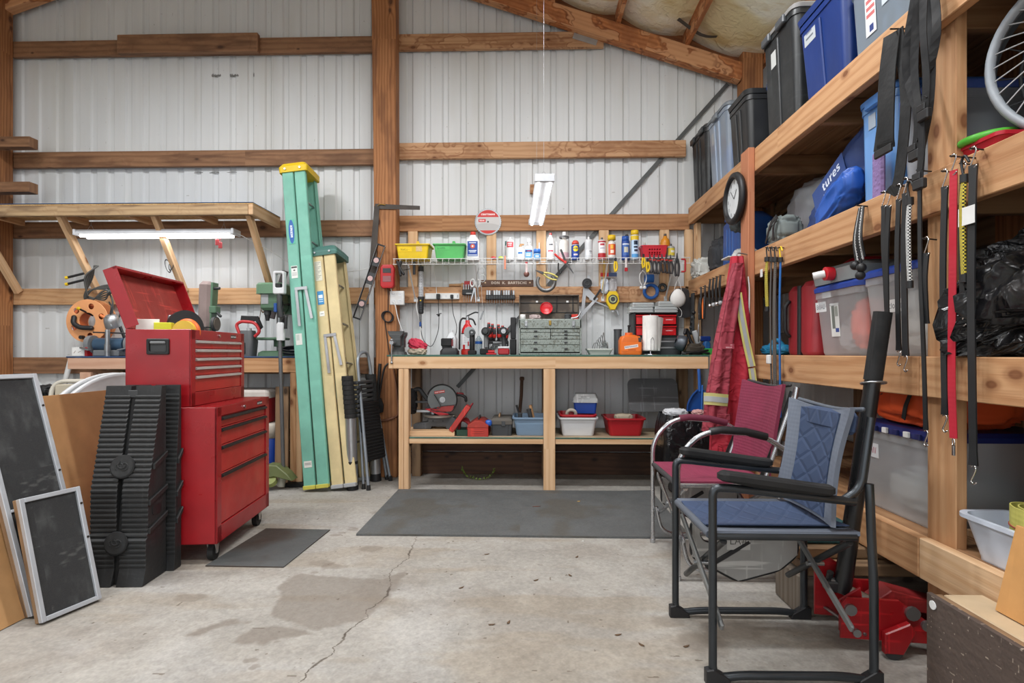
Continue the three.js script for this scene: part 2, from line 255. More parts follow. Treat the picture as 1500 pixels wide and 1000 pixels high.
// concrete floor with its stains, crack and dust
const FX0 = -3.2, FW = 5.4, FD = 5.0;
const stains = [[[-1.04, 2.73], [-1.12, 2.46], [-1.10, 2.30], [-0.95, 2.33], [-0.82, 2.34], [-0.68, 2.36], [-0.58, 2.22], [-0.60, 2.5], [-0.62, 2.66], [-0.66, 2.78], [-0.80, 2.85], [-0.92, 2.81]], [[-1.08, 2.95], [-1.06, 2.85], [-0.99, 2.82], [-0.82, 2.88], [-0.92, 2.91], [-0.96, 2.97]], [[-1.29, 2.91], [-1.24, 2.81], [-1.17, 2.77], [-1.09, 2.79], [-1.19, 2.85], [-1.23, 2.91]]];
const spots = [[-0.845, 1.946, 0.05], [-1.04, 2.17, 0.06], [-0.98, 2.2, 0.05], [-1.033, 2.287, 0.02], [-1.1, 1.684, 0.025], [-1.07, 1.578, 0.03], [-1.06, 1.62, 0.03], [-1.12, 1.72, 0.03], [-1.0, 1.25, 0.05], [-1.2, 2.95, 0.012], [-0.96, 3.07, 0.02], [-0.93, 3.104, 0.02], [-1.46, 2.58, 0.05], [-0.93, 2.94, 0.01], [0.55, 2.75, 0.06], [0.62, 2.9, 0.08], [0.8, 2.8, 0.1]];
const crack = [[-0.645, 1.74], [-0.629, 1.961], [-0.62, 2.093], [-0.645, 2.17], [-0.669, 2.294], [-0.63, 2.414], [-0.618, 2.538], [-0.645, 2.646], [-0.668, 2.678], [-0.644, 2.749], [-0.686, 2.835], [-0.685, 2.928], [-0.696, 2.977], [-0.689, 3.01], [-0.724, 3.086], [-0.738, 3.124], [-0.728, 3.159], [-0.745, 3.25], [-0.72, 3.5], [-0.75, 4.2]];
const segD = (x, y, a, b) => { const dx = b[0] - a[0], dy = b[1] - a[1], t = clamp(((x - a[0]) * dx + (y - a[1]) * dy) / (dx * dx + dy * dy)); return Math.hypot(x - a[0] - t * dx, y - a[1] - t * dy); };
function polyD(x, y, P) { let ins = false, d = 9; for (let i = 0, j = P.length - 1; i < P.length; j = i++) { const a = P[i], b = P[j]; if ((a[1] > y) !== (b[1] > y) && x < (b[0] - a[0]) * (y - a[1]) / (b[1] - a[1]) + a[0]) ins = !ins; d = Math.min(d, segD(x, y, a, b)); } return ins ? -d : d; }
const floorTex = tex(1728, 1600, (u, v) => {
  const x = FX0 + u * FW, z = v * FD, q = fbm(x * 2.1, z * 2.1, 301, 5), q2 = fbm(x * 7, z * 7, 303, 4), fine = fbm(x * 60, z * 60, 305, 3), sp = n2(x * 180, z * 180, 307);
  let c = mix3(C(186, 180, 170), C(206, 201, 192), clamp(q * 1.5 - 0.25));
  c = mix3(c, C(168, 158, 146), 0.42 * step(0.54, 0.72, fbm(x * 3.1 + 9, z * 3.1, 309, 5)));
  c = mix3(c, C(176, 160, 138), 0.4 * step(0.56, 0.7, fbm(x * 1.2, z * 5, 311)) );
  c = mix3(c, C(218, 217, 215), 0.28 * step(0.56, 0.72, fbm(x * 2.4, z * 2.8, 315, 5)));
  const k = 0.94 + 0.15 * (fine - 0.5) + 0.1 * (q2 - 0.5) + 0.08 * (sp - 0.5); c = c.map(e => e * k);
  if (z > 1 && z < 4.3 && x > -1.7 && x < 1) {
    const wob = 0.05 * (fbm(x * 9, z * 9, 321) - 0.5) + 0.03 * (fbm(x * 30, z * 30, 323) - 0.5);
    stains.forEach((P, i) => { const d = polyD(x, z, P) + wob; if (d < 0.03) c = mix3(c, C(126, 114, 102), (i ? 0.5 : 0.46) * (1 - step(-0.012, 0.014, d)) * (0.75 + 0.5 * q2)); });
    for (const [a, b, r] of spots) { const d = Math.hypot((x - a) * 0.7, z - b) + wob; c = mix3(c, C(130, 118, 106), 0.38 * (1 - step(r * 0.6, r, d))); }
    if (x > -0.85 && x < -0.5) { const xx = x + 0.022 * (fbm(x * 40, z * 40, 327) - 0.5), zz = z + 0.022 * (fbm(x * 25, z * 25, 329) - 0.5); let d = 9; for (let i = 1; i < crack.length; i++) d = Math.min(d, segD(xx, zz, crack[i - 1], crack[i])); const w = 0.0014 + 0.0032 * step(0.5, 0.75, n2(z * 13, 1, 331)); c = mix3(c, C(66, 54, 44), (1 - step(w * 0.5, w * 1.6, d)) * (0.4 + 0.6 * n2(z * 14, 3, 333))); }
  }
  if (n2(x * 38, z * 38, 341) > 0.965) c = mix3(c, C(88, 74, 60), 0.5);
  return c;
});
floorTex.wrapS = floorTex.wrapT = THREE.MirroredRepeatWrapping;
const floorMat = new THREE.MeshStandardMaterial({ color: lin(220, 220, 221), map: floorTex, roughness: 0.78, bumpMap: (() => { const t = grit.clone(); t.repeat.set(5, 5); t.needsUpdate = true; return t; })(), bumpScale: 0.0008 });
{
  const g = bx(-7.1, -0.15, -0.05, 2.2, 0, 7.7, 0.001); boxUV(g); const p = g.attributes.position, uv = g.attributes.uv;
  for (let i = 0; i < p.count; i++) uv.setXY(i, (p.getX(i) - FX0) / FW, p.getZ(i) / FD);
  g.userData.hasUV = true; structure('floor', g, floorMat, 'stained grey concrete slab with a long crack');
  structure('driveway', bx(-30, -0.2, 7.72, 30, -0.02, 40), mat(206, 203, 196, 0.9), 'pale gravel yard outside the open doors');
}
// ribbed white steel
const steelT = tex(512, 1024, (u, v) => { const a = fbm(u * 5, v * 3, 401), b = fbm(u * 60, v * 2, 403), c = fbm(u * 30, v * 30, 405); let k = 0.93 + 0.06 * a + 0.03 * (b - 0.5); let q = [k, k, k * 0.995]; q = mix3(q, C(222, 216, 202), 0.22 * step(0.5, 0.8, fbm(u * 9, v * 4, 407))); if (n2(u * 90, v * 160, 409) > 0.985) q = mix3(q, C(150, 146, 138), 0.4); return q; });
steelT.repeat.set(1 / 1.9, 1 / 3.8);
M.panel = new THREE.MeshStandardMaterial({ color: lin(222, 224, 226), map: steelT, roughness: 0.5 });
const PITCH = 0.159;
function panelGeo(x0, n, y0, topFn, flip) {   // n ribs from x0, ribs pushed outwards (away from the room)
  const prof = []; for (let i = 0; i < n; i++) { const x = x0 + i * PITCH; prof.push([x, 0], [x + 0.090, 0], [x + 0.103, -0.015], [x + 0.139, -0.015], [x + 0.152, 0]); } prof.push([x0 + n * PITCH + 0.012, 0.0015]);
  const pos = [], uv = []; for (let i = 0; i < prof.length - 1; i++) { const [a, za] = prof[i], [b, zb] = prof[i + 1], ta = topFn(a), tb = topFn(b); pos.push(a, y0, za, b, y0, zb, b, tb, zb, a, y0, za, b, tb, zb, a, ta, za); uv.push(a, y0, b, y0, b, tb, a, y0, b, tb, a, ta); }
  const g = new THREE.BufferGeometry(); g.setAttribute('position', new THREE.Float32BufferAttribute(pos, 3)); g.setAttribute('uv', new THREE.Float32BufferAttribute(uv, 2)); g.computeVertexNormals(); g.userData.hasUV = true; return g;
}
const wallBack = structure('wall_back', null, null, 'white ribbed steel gable wall on timber girts');
for (let x = -7.05, i = 0; x < 2.0; x += 6 * PITCH, i++) part(wallBack, 'steel_panel', mv(panelGeo(x, 6, -0.02, t => ridge(t) - 0.02), 0, 0, i % 2 ? 0 : 0.001), M.panel);
part(wallBack, 'cladding_backing', bx(-7.1, -0.1, -0.06, 2.2, 3.4, -0.03), M.darkWood);
const girt = (par, x0, x1, y0, y1, m, z0 = 0.022, z1 = 0.06, n = 'girt') => part(par, n, bx(x0, y0, z0, x1, y1, z1, 0.003), m);
for (const [y0, y1, m] of [[3.707, 3.845, M.girt], [2.715, 2.855, M.girt], [2.088, 2.23, M.girt], [1.492, 1.636, M.girtLight], [0.877, 1.022, M.girt]]) { girt(wallBack, -4.62, -1.2, y0, y1, m); girt(wallBack, -7.0, -4.64, y0, y1, M.girt); }
for (const [y0, y1, m, x1] of [[3.718, 3.857, M.girtStain, 0.66], [2.762, 2.903, M.girtStain, 1.37], [2.128, 2.265, M.girtWarm ??= wood({ a: C(184, 136, 94), b: C(150, 102, 64), dark: C(88, 52, 28), seed: 55, knots: 6, grime: 0.3, stain: 0.15 }), 1.40], [1.500, 1.639, M.girtStain, 1.40]]) girt(wallBack, -1.2, x1, y0, y1, m);
part(wallBack, 'girt', bx(-3.618, 3.70, 0.06, -2.361, 3.865, 0.11, 0.006), M.girt);
// boards along the foot of the wall
part(wallBack, 'skirt_board', bx(-7, 0.0, 0.002, 2.1, 0.19, 0.04, 0.004), M.darkWood); part(wallBack, 'skirt_board', bx(-7, 0.2, 0.002, 2.1, 0.39, 0.04, 0.004), M.darkWood);
// short studs that carry the wire shelf
for (const [x0, x1] of [[-1.05, -0.965], [-0.36, -0.275], [0.075, 0.16], [0.62, 0.705], [1.145, 1.225]]) part(wallBack, 'stud', bx(x0, 1.639, 0.022, x1, 2.128, 0.06, 0.003), M.bench);
part(wallBack, 'stud', bx(1.36, 1.0, 0.022, 1.43, 2.13, 0.06, 0.003), M.bench);
// posts
{ const g = bx(-1.285, 0, 0.062, -1.115, 4.9, 0.2, 0.006); warp(g, v => { v.x -= 0.016 * Math.max(0, v.y - 1.2) * (v.x < -1.2 ? 1 : 0.25); }); part(wallBack, 'post', crease(boxUV(g), 0.5), M.post); }
part(wallBack, 'post', bx(-4.72, 0, 0.062, -4.592, 5.0, 0.2, 0.006), M.post);
part(wallBack, 'post', bx(1.815, 0, 0.03, 1.985, 3.72, 0.17, 0.006), M.post);
// the diagonal steel strap and the plate on the rafter
part(wallBack, 'bracing_strap', beam([1.74, 3.40, 0.021], [-0.62, 0.76, 0.021], 0.001, 0.034, 0.0004, V(0, 1, 0)), mat(96, 98, 98, 0.5, { metal: 0.4 }));
part(wallBack, 'wood_block', bx(0.02, 2.46, 0.002, 0.115, 2.535, 0.045), M.girtStain);
// black rub marks left on the steel
for (const [x0, x1, y0, y1] of [[-2.83, -2.745, 3.53, 3.566], [-2.665, -2.585, 3.53, 3.56], [-2.452, -2.442, 3.52, 3.575], [-2.99, -2.91, 2.672, 2.682], [-2.85, -2.76, 2.668, 2.684], [-2.69, -2.60, 2.672, 2.682]]) { const w = x1 - x0, h = y1 - y0, P = []; for (let i = 0; i < 14; i++) P.push([x0 + w * i / 13, y0 + h * 0.3 * rnd()]); for (let i = 13; i >= 0; i--) P.push([x0 + w * i / 13, y1 - h * 0.55 * rnd()]); part(wallBack, 'rub_mark', extr(P, 0.0006, 0).translate(0, 0, 0.0012), M.rub ??= mat(128, 128, 126, 0.8)); }
// right wall behind the racks
const wallRight = structure('wall_right', null, null, 'ribbed steel side wall behind the racks');
const toSide = g => { g.rotateY(-Math.PI / 2); g.translate(2.12, 0, 0); return g; };
for (let z = -0.02, i = 0; z < 7.5; z += 6 * PITCH, i++) { part(wallRight, 'steel_panel', mv(toSide(panelGeo(z, 6, -0.02, () => 2.62)), i % 2 ? 0 : -0.001, 0, 0), M.panel); }
for (const y of [0.35, 0.95, 1.6, 2.25]) part(wallRight, 'girt', bx(2.06, y, 0.18, 2.098, y + 0.14, 7.6, 0.003), M.girt);
for (const z of [2.6, 5.3]) part(wallRight, 'post', bx(1.93, 0, z, 2.06, 3.5, z + 0.14, 0.005), M.post);
part(wallRight, 'eave_beam', bx(1.99, 3.50, 0.02, 2.03, 3.66, 7.6, 0.004), M.rafter);
part(wallRight, 'steel_panel', bx(2.121, 3.44, 0, 2.14, 3.72, 7.6), M.panel);
part(wallRight, 'steel_panel', bx(2.121, 2.6, -0.03, 2.13, 3.5, 0.62), M.panel);
// translucent daylight strip under the eave
const win = structure('window_1', null, null, 'translucent daylight panel under the eave');
for (let i = 0; i < 7; i++) part(win, 'daylight_panel', bx(2.119, 2.6, 0.62 + i * 0.955, 2.121, 3.46, 0.62 + (i + 1) * 0.955 - 0.004, 0.0005), phys(246, 247, 244, 0.95, { transmission: 0.7, thickness: 0 }));
part(wallRight, 'skirt_board', bx(2.145, -0.1, -0.05, 2.19, 0.3, 7.7), M.darkWood);
// the other two walls and the open doorway behind the camera
const wallLeft = structure('wall_left', null, null, 'white ribbed steel wall at the far side of the building');
for (let i = 0, z = -0.02; z < 7.5; z += 6 * PITCH, i++) { const g = panelGeo(z, 6, -0.02, () => 3.6); g.rotateY(Math.PI / 2); g.translate(-7.04, 0, 7.6); part(wallLeft, 'steel_panel', g, M.panel); }
const wallFront = structure('wall_front', null, null, 'door wall with the big doors slid open');
for (const [a, b, y0, y1] of [[-7.1, -5.6, 0, 4.4], [1.75, 2.2, 0, 3.8], [-5.6, 1.75, 3.6, 5.4]]) part(wallFront, 'steel_panel', bx(a, y0, 7.62, b, y1, 7.66), M.panel);
// roof: insulation sheets sagging between purlins, rafters, deck
const ceiling = structure('ceiling', null, null, 'faced insulation held up by purlins under the roof');
const insT = tex(512, 512, (u, v) => { const a = fbm(u * 5, v * 3, 501, 5), b = fbm(u * 30, v * 9, 503, 4); let c = mix3(C(248, 242, 224), C(224, 200, 140), 0.7 * step(0.45, 0.7, a)); c = mix3(c, C(196, 162, 96), 0.4 * step(0.58, 0.78, b)); return c; });
insT.repeat.set(0.5, 0.5);
M.insulation = new THREE.MeshStandardMaterial({ map: insT, roughness: 0.45, bumpMap: (() => { const t = wrinkle.clone(); t.repeat.set(1.2, 1.2); t.needsUpdate = true; return t; })(), bumpScale: 0.006 });
const purX = [-2.03, -1.44, -0.93, -0.34, 0.215, 0.775, 1.358, 2.0];
for (let i = 0; i < purX.length - 1; i++) for (const side of [1, -1]) {
  const a = purX[i], b = purX[i + 1], g = new THREE.PlaneGeometry(1, 1, 14, 90), p = g.attributes.position, uv = g.attributes.uv;
  for (let k = 0; k < p.count; k++) { const t = p.getX(k) + 0.5, z = 7.6 * (p.getY(k) + 0.5), x = lerp(a, b, t), y = roofY(x) - 0.012 - 0.055 * 4 * t * (1 - t) * (0.6 + 0.8 * n2(z * 1.7, i * 5, 511)) - 0.02 * fbm(x * 4, z * 4, 513); p.setXYZ(k, side > 0 ? x : 2 * APEX - x, y, z); uv.setXY(k, z, x); }
  g.computeVertexNormals(); g.userData.hasUV = true; part(ceiling, 'insulation_sheet', g, M.insulation);
}
for (const x of purX.slice(0, -1)) for (const s of [1, -1]) part(ceiling, 'purlin', bx((s > 0 ? x : 2 * APEX - x) - 0.019, rafterTop(x) + 0.002, 0.02, (s > 0 ? x : 2 * APEX - x) + 0.019, rafterTop(x) + 0.142, 7.6, 0.003), M.rafter);
for (const z of [0.10, 3.4, 6.6]) { for (const s of [1, -1]) { const w = 0.038, xe = 1.83; const q = x => s > 0 ? x : 2 * APEX - x; part(ceiling, 'rafter', beam([q(APEX + 0.01), rafterTop(APEX) - 0.075, z], [q(xe), rafterTop(xe) - 0.075, z], z < 1 ? 0.09 : 0.05, 0.152, 0.004), M.rafter); } }
for (const s of [1, -1]) { const q = x => s > 0 ? x : 2 * APEX - x; part(ceiling, 'blocking', beam([q(APEX), rafterTop(APEX) + 0.07, 0.045], [q(1.86), rafterTop(1.86) + 0.07, 0.045], 0.04, 0.18, 0.004), M.darkPost ??= wood({ a: C(150, 92, 52), b: C(120, 70, 38), dark: C(64, 34, 16), seed: 41, knots: 6, grime: 0.3 })); }
for (const s of [1, -1]) { const q = x => s > 0 ? x : 2 * APEX - x; part(ceiling, 'roof_panel', beam([q(APEX - 0.02), roofY(APEX) + 0.05, 3.8], [q(2.35), roofY(2.35) + 0.05, 3.8], 8, 0.03, 0.002), M.panel); }
part(ceiling, 'rafter_bracket', (() => { const g = cbox(0.215, 0.062, 0.003, 0.001); g.rotateZ(-0.31); return mv(g, 0.50, 3.79, 0.065); })(), mat(190, 194, 196, 0.4, { metal: 0.6 }));
// bracing strap hanging under the insulation
part(ceiling, 'bracing_strap', ribbon([[0.8, 3.98, 0.25], [1.15, 3.86, 0.30], [1.45, 3.68, 0.28], [1.75, 3.72, 0.2], [1.93, 3.66, 0.12]], 0.035, 0.0012, [0.3, 0, 1]), mat(88, 84, 78, 0.6, { metal: 0.3 }));
// ================= shop lights =================
function shopLight(pos, turn, L, label, group, opt = {}) {
  const t = thing('shop_light', label, 'light', pos, turn, group), w = opt.w ?? 0.125;   // long axis along x, base hangs at y = 0 (underside)
  part(t, 'housing', extr([[-w / 2, 0.012], [-w / 2 + 0.02, 0.05], [w / 2 - 0.02, 0.05], [w / 2, 0.012]], L, 0.001).rotateY(Math.PI / 2).translate(-L / 2, 0, 0), M.lampHousing ??= mat(214, 217, 222, 0.5));
  for (const s of [-1, 1]) part(t, 'end_cap', mv(cbox(0.02, 0.05, w + 0.004, 0.004), s * (L / 2 + 0.008), 0.027, 0), M.lampHousing);
  const em = new THREE.MeshStandardMaterial({ color: 0xffffff, emissive: new THREE.Color().setRGB(1, 0.985, 0.97), emissiveIntensity: opt.glow ?? 6, roughness: 0.5 });
  for (const s of [-1, 1]) part(t, 'tube', rod([-L / 2 + 0.03, 0.0, s * w * 0.3], [L / 2 - 0.03, 0.0, s * w * 0.3], 0.0125, 12), em, 'lit white tube');
  part(t, 'reflector', bx(-L / 2, 0.0125, -w / 2, L / 2, 0.016, w / 2, 0.001), M.white);
  for (const s of [-1, 1]) { const x = s * L * 0.43; if (opt.wire) part(t, "hanging_chain", [rod([x, 0.05, -w * 0.3], [x, 0.1, 0], 0.0015, 5), rod([x, 0.05, w * 0.3], [x, 0.1, 0], 0.0015, 5), rod([x, 0.1, 0], [x, 0.1 + (Array.isArray(opt.wire) ? opt.wire[s > 0 ? 1 : 0] : opt.wire), 0], 0.001, 5)], M.alu); }
  
  const l = new THREE.RectAreaLight(new THREE.Color().setRGB(0.97, 0.985, 1), opt.power ?? 60, L - 0.06, w * 0.9); l.position.set(0, -0.02, 0); l.rotation.x = -Math.PI / 2; l.name = 'lamp_light'; t.add(l);
  return t;
}
shopLight([-3.06, 2.025, 0.40], 0, 1.30, 'four-foot lit shop light hung under the left overhead shelf', undefined, { wire: 0.03, power: 22, glow: 7 });
shopLight([0.09, 2.15, 0.77], Math.PI / 2 + 0.03, 1.2, 'lit shop light hung end-on above the long workbench', undefined, { wire: [1.83, 1.83], power: 26, glow: 7 });
for (const [x, z] of [[-2.7, 2.35], [0.2, 2.35], [-2.7, 4.6], [0.2, 4.6]]) shopLight([x, 3.8, z], 0, 1.2, 'ceiling shop light hanging high under the rafters', 'ceiling shop lights', { wire: Math.max(0.02, rafterTop(x) - 3.9), power: 205, glow: 8, w: 0.2 });
// ================= long workbench and what is stored under it =================
M.benchTop = mat(72, 120, 104, 0.6, { k: 'scuff' });
{
  const t = thing('workbench', 'long pale timber workbench with a green-edged top and lower shelf', 'workbench', [0.17, 0, 0.35]);
  const L = (n, x0, y0, z0, x1, y1, z1, m = M.bench) => part(t, n, bx(x0 - 0.17, y0, z0 - 0.35, x1 - 0.17, y1, z1 - 0.35, 0.003), m);
  L('top', -1.09, 1.033, 0.062, 1.42, 1.046, 0.65, M.benchTop);
  L('front_rail', -1.04, 0.94, 0.612, 1.375, 1.032, 0.65); L('back_rail', -1.04, 0.94, 0.07, 1.375, 1.032, 0.108, M.dirtyWood); L('side_rail', -1.075, 0.94, 0.07, -1.041, 1.032, 0.65); 
  for (const x of [-0.45, 0.165, 0.78]) L('joist', x - 0.019, 0.945, 0.11, x + 0.019, 1.03, 0.61, M.dirtyWood);
  for (const [a, b] of [[-0.998, -0.96], [-0.958, -0.92], [0.122, 0.211]]) L('leg', a, 0, 0.56, b, 0.939, 0.648);
  for (const [a, b] of [[-0.998, -0.92], [0.122, 0.211], [1.28, 1.36]]) L('leg', a, 0, 0.07, b, 0.939, 0.15, M.dirtyWood);
  L('lower_shelf', -0.915, 0.40, 0.08, 1.375, 0.413, 0.64, M.benchTop); 
  L('shelf_rail', -0.918, 0.36, 0.602, 0.12, 0.40, 0.64); L('shelf_rail', 0.213, 0.36, 0.602, 1.375, 0.40, 0.64); L('shelf_rail', -0.998, 0.36, 0.12, 1.375, 0.399, 0.16, M.dirtyWood);
  for (const x of [-0.94, 0.166]) L('shelf_cleat', x - 0.02, 0.33, 0.15, x + 0.02, 0.40, 0.6, M.dirtyWood);
  const top = t.children.find(c => c.name === 'lower_shelf'); top.material = wood({ a: C(176, 158, 132), b: C(150, 130, 104), dark: C(92, 74, 58), seed: 44, rings: 8, grime: 0.4 });
  L('shelf_edge', -0.915, 0.402, 0.641, 1.375, 0.412, 0.643, M.benchTop);
}
const SH = 0.4135;
M.sawGrey = mat(84, 88, 92, 0.5, { k: 'scuff' });
single('saw_plank', 'pale plank lying under the mitre saw on the lower shelf', 'plank', bx(-0.2, 0, -0.14, 0.2, 0.036, 0.14), M.bench, [-0.77, SH, 0.46]);
{ // mitre saw seen from its side
  const t = thing('mitre_saw', 'grey mitre saw with a red blade guard, standing on a plank', 'saw', [-0.74, SH + 0.037, 0.42]);
  part(t, 'base', [extr([[-0.18, 0], [-0.18, 0.035], [-0.06, 0.06], [-0.06, 0.095], [0.14, 0.095], [0.17, 0.07], [0.17, 0], [0.09, 0], [0.08, 0.022], [-0.03, 0.022], [-0.04, 0]], 0.10, 0.003).translate(0, 0, -0.05)], M.sawGrey);
  for (const x of [0.0, 0.08]) part(t, 'bolt_hole', rod([x - 0.02, 0.065, 0.0495], [x - 0.02, 0.065, 0.052], 0.006, 10), M.black);
  part(t, 'table', [mv(cyl(0.12, 0.12, 0.012, 28), 0.02, 0.096, 0), bx(-0.04, 0.1, -0.045, 0.15, 0.108, 0.03)], mat(150, 144, 134, 0.45, { metal: 0.5 }));
  part(t, 'fence', [bx(-0.05, 0.1, -0.07, -0.025, 0.16, -0.045), bx(-0.16, 0.13, -0.02, -0.05, 0.15, 0.02)], M.alu);
  const hx = 0.05, hy = 0.235;
  const guard = []; for (let i = 0; i <= 26; i++) { const a = -0.35 + i / 26 * 3.75; guard.push([hx + 0.118 * Math.cos(a), hy + 0.118 * Math.sin(a)]); }
  part(t, 'upper_guard', extr([...guard, [hx - 0.09, hy - 0.075], [hx + 0.02, hy - 0.05]], 0.035, 0.003).translate(0, 0, 0.0), mat(112, 116, 116, 0.4, { metal: 0.35 }));
  part(t, 'lower_guard', torus(0.122, 0.005, 36, 6, 3.9).rotateZ(-1.1).translate(hx, hy, 0.04), M.black);
  part(t, 'blade', rod([hx, hy, -0.002], [hx, hy, 0.0], 0.112, 40), M.steel);
  part(t, 'arbor_cover', [rod([hx + 0.005, hy + 0.0, 0.035], [hx + 0.005, hy, 0.045], 0.024, 14), rod([hx + 0.005, hy, 0.045], [hx + 0.005, hy, 0.052], 0.011, 10)], M.alu);
  part(t, 'chip_guard', extr([[hx - 0.04, hy - 0.06], [hx + 0.10, hy - 0.045], [hx + 0.085, hy - 0.095], [hx - 0.05, hy - 0.1]], 0.012, 0.002).translate(0, 0, 0.03), mat(160, 48, 44, 0.25));
  part(t, 'kerf_plate', [extr([[-0.09, 0.16], [0.0, 0.165], [0.11, 0.115], [0.03, 0.108]], 0.04, 0.002).translate(0, 0, 0.0)], M.red);
  part(t, 'motor', [rod([hx - 0.02, hy, -0.02], [hx - 0.02, hy, -0.13], 0.05, 16)], M.darkGrey);
  part(t, 'arm', [beam([-0.09, 0.12, -0.03], [hx - 0.03, hy + 0.03, -0.02], 0.03, 0.05), bx(-0.17, 0.205, -0.02, -0.07, 0.222, 0.01)], M.sawGrey);
  part(t, 'handle', tube([[hx + 0.11, hy + 0.035, 0.0], [hx + 0.15, hy + 0.035, 0], [hx + 0.185, hy + 0.015, 0], [hx + 0.19, hy - 0.01, 0]], 0.012, { n: 8 }), M.black); part(t, 'trigger', tube([[hx + 0.12, hy + 0.05, 0], [hx + 0.165, hy + 0.045, 0]], 0.008), M.redDark);
  part(t, 'dust_bag', [(() => { const g = lump(0.1, 0.21, 0.1, { amp: 0.012, s: 5 }); return mv(g, -0.215, 0.215, -0.03); })()], mat(36, 36, 38, 0.9, { bump: 0.001, bt: 'weave' }));
  part(t, 'dust_elbow', tube([[-0.2, 0.3, -0.03], [-0.15, 0.315, -0.03], [-0.11, 0.27, -0.03], [-0.08, 0.23, -0.03]], 0.018), M.darkGrey);
  part(t, 'power_cord', tube([[hx - 0.06, hy + 0.04, 0.05], [hx - 0.02, hy - 0.02, 0.07], [hx - 0.01, hy - 0.06, 0.075], [hx - 0.09, hy - 0.08, 0.07], [hx + 0.03, hy - 0.1, 0.075], [hx + 0.08, hy - 0.12, 0.06]], 0.0035, { n: 6 }), M.black);
  decal(t, 'brand_plate', 0.085, 0.022, print(0.085, 0.022, (x, w, h) => { x.fillStyle = '#b3261e'; x.fillRect(0, 0, w, h); T(x, 'CRAFTSMAN', w / 2, h / 2, h * 0.62, '#f2eeee'); }), [hx - 0.02, hy + 0.062, 0.0365], [0, 0, 0.16]);
}
{ // tools on the lower shelf
  const t = thing('tool_case', 'flat red plastic tool case leaning against the mitre saw', 'case', [-0.60, SH + 0.037, 0.56]);
  const g = cbox(0.042, 0.24, 0.09, 0.005); g.translate(0.0, 0.12, 0); g.rotateZ(-0.62); part(t, 'body', g, mat(206, 60, 50, 0.45, { k: 'scuff' }));
  const h = bent([[0.012, 0.235, -0.03], [0.012, 0.27, -0.03], [0.012, 0.27, 0.03], [0.012, 0.235, 0.03]], 0.006, 0.012, 8); h.rotateZ(-0.62); part(t, 'handle', h, M.redDark);
}
single('green_tray', 'low dark green metal box beside the leaning red case', 'box', [loft([[0, 0.09, 0.16, 0.006], [0.05, 0.094, 0.164, 0.006], [0.05, 0.088, 0.158, 0.005], [0.03, 0.088, 0.158, 0.005]])], mat(34, 74, 56, 0.5, { k: 'scuff' }), [-0.51, SH, 0.52]);
single('bungee_bundle', 'coiled red and black cord heaped on the green metal box', 'cord', [0, 1, 2, 3].map(i => tube([[-0.04, 0.0, 0.02 * i - 0.03], [-0.03, 0.05 + 0.006 * i, 0.02 * i - 0.02], [0.015, 0.075 - 0.006 * i, 0.02 * i - 0.03], [0.045, 0.03, 0.02 * i - 0.02], [0.03, 0.0, 0.02 * i - 0.03]], 0.009, { n: 7 })), mat(150, 40, 44, 0.8), [-0.505, SH + 0.048, 0.50]);
{
  const t = thing('metal_toolbox', 'small red steel toolbox with a peaked lid', 'toolbox', [-0.385, SH, 0.47]);
  part(t, 'body', bx(-0.08, 0, -0.16, 0.08, 0.068, 0.16), mat(206, 58, 44, 0.45, { k: 'scuff' }));
  part(t, 'lid', extr([[-0.081, 0], [-0.081, 0.018], [-0.03, 0.052], [0.03, 0.052], [0.081, 0.018], [0.081, 0]], 0.322, 0.003).translate(0, 0.069, -0.161), mat(198, 62, 46, 0.5, { k: 'scuff' }));
  for (const y of [0.03, 0.045]) part(t, 'rib', bx(-0.045, y, 0.16, 0.045, y + 0.004, 0.163, 0.001), mat(206, 58, 44, 0.45));
  part(t, 'handle', bent([[0, 0.12, -0.06], [0, 0.145, -0.06], [0, 0.145, 0.06], [0, 0.12, 0.06]], 0.006, 0.015, 8), M.darkSteel);
}
single('blue_ball', 'small shiny blue lid resting between the red toolbox and grey case', 'lid', [mv(lump(0.052, 0.05, 0.05, { e: 0.9, amp: 0.002, seg: 20 }), 0, 0.026, 0)], mat(44, 96, 190, 0.3), [-0.305, SH + 0.075, 0.58]);
{
  const t = thing('plastic_toolbox', 'grey plastic toolbox with a dusty lid', 'toolbox', [-0.205, SH, 0.42]);
  part(t, 'body', loft([[0, 0.155, 0.29, 0.012], [0.088, 0.165, 0.30, 0.012]]), mat(74, 78, 82, 0.6, { k: 'scuff' }));
  part(t, 'lid', loft([[0.089, 0.172, 0.31, 0.012], [0.118, 0.172, 0.31, 0.014], [0.135, 0.14, 0.27, 0.02]]), mat(112, 106, 98, 0.7, { k: 'scuff' }));
  part(t, 'carry_handle', bent([[-0.02, 0.135, -0.07], [-0.02, 0.155, -0.06], [-0.02, 0.155, 0.06], [-0.02, 0.135, 0.07]], 0.008, 0.015), M.dirtyWood); part(t, 'latch', bx(0.0, 0.075, 0.15, 0.03, 0.115, 0.157), M.darkGrey);
  part(t, 'groove', bx(0.05, 0.0, 0.146, 0.054, 0.09, 0.1515), M.darkGrey);
}
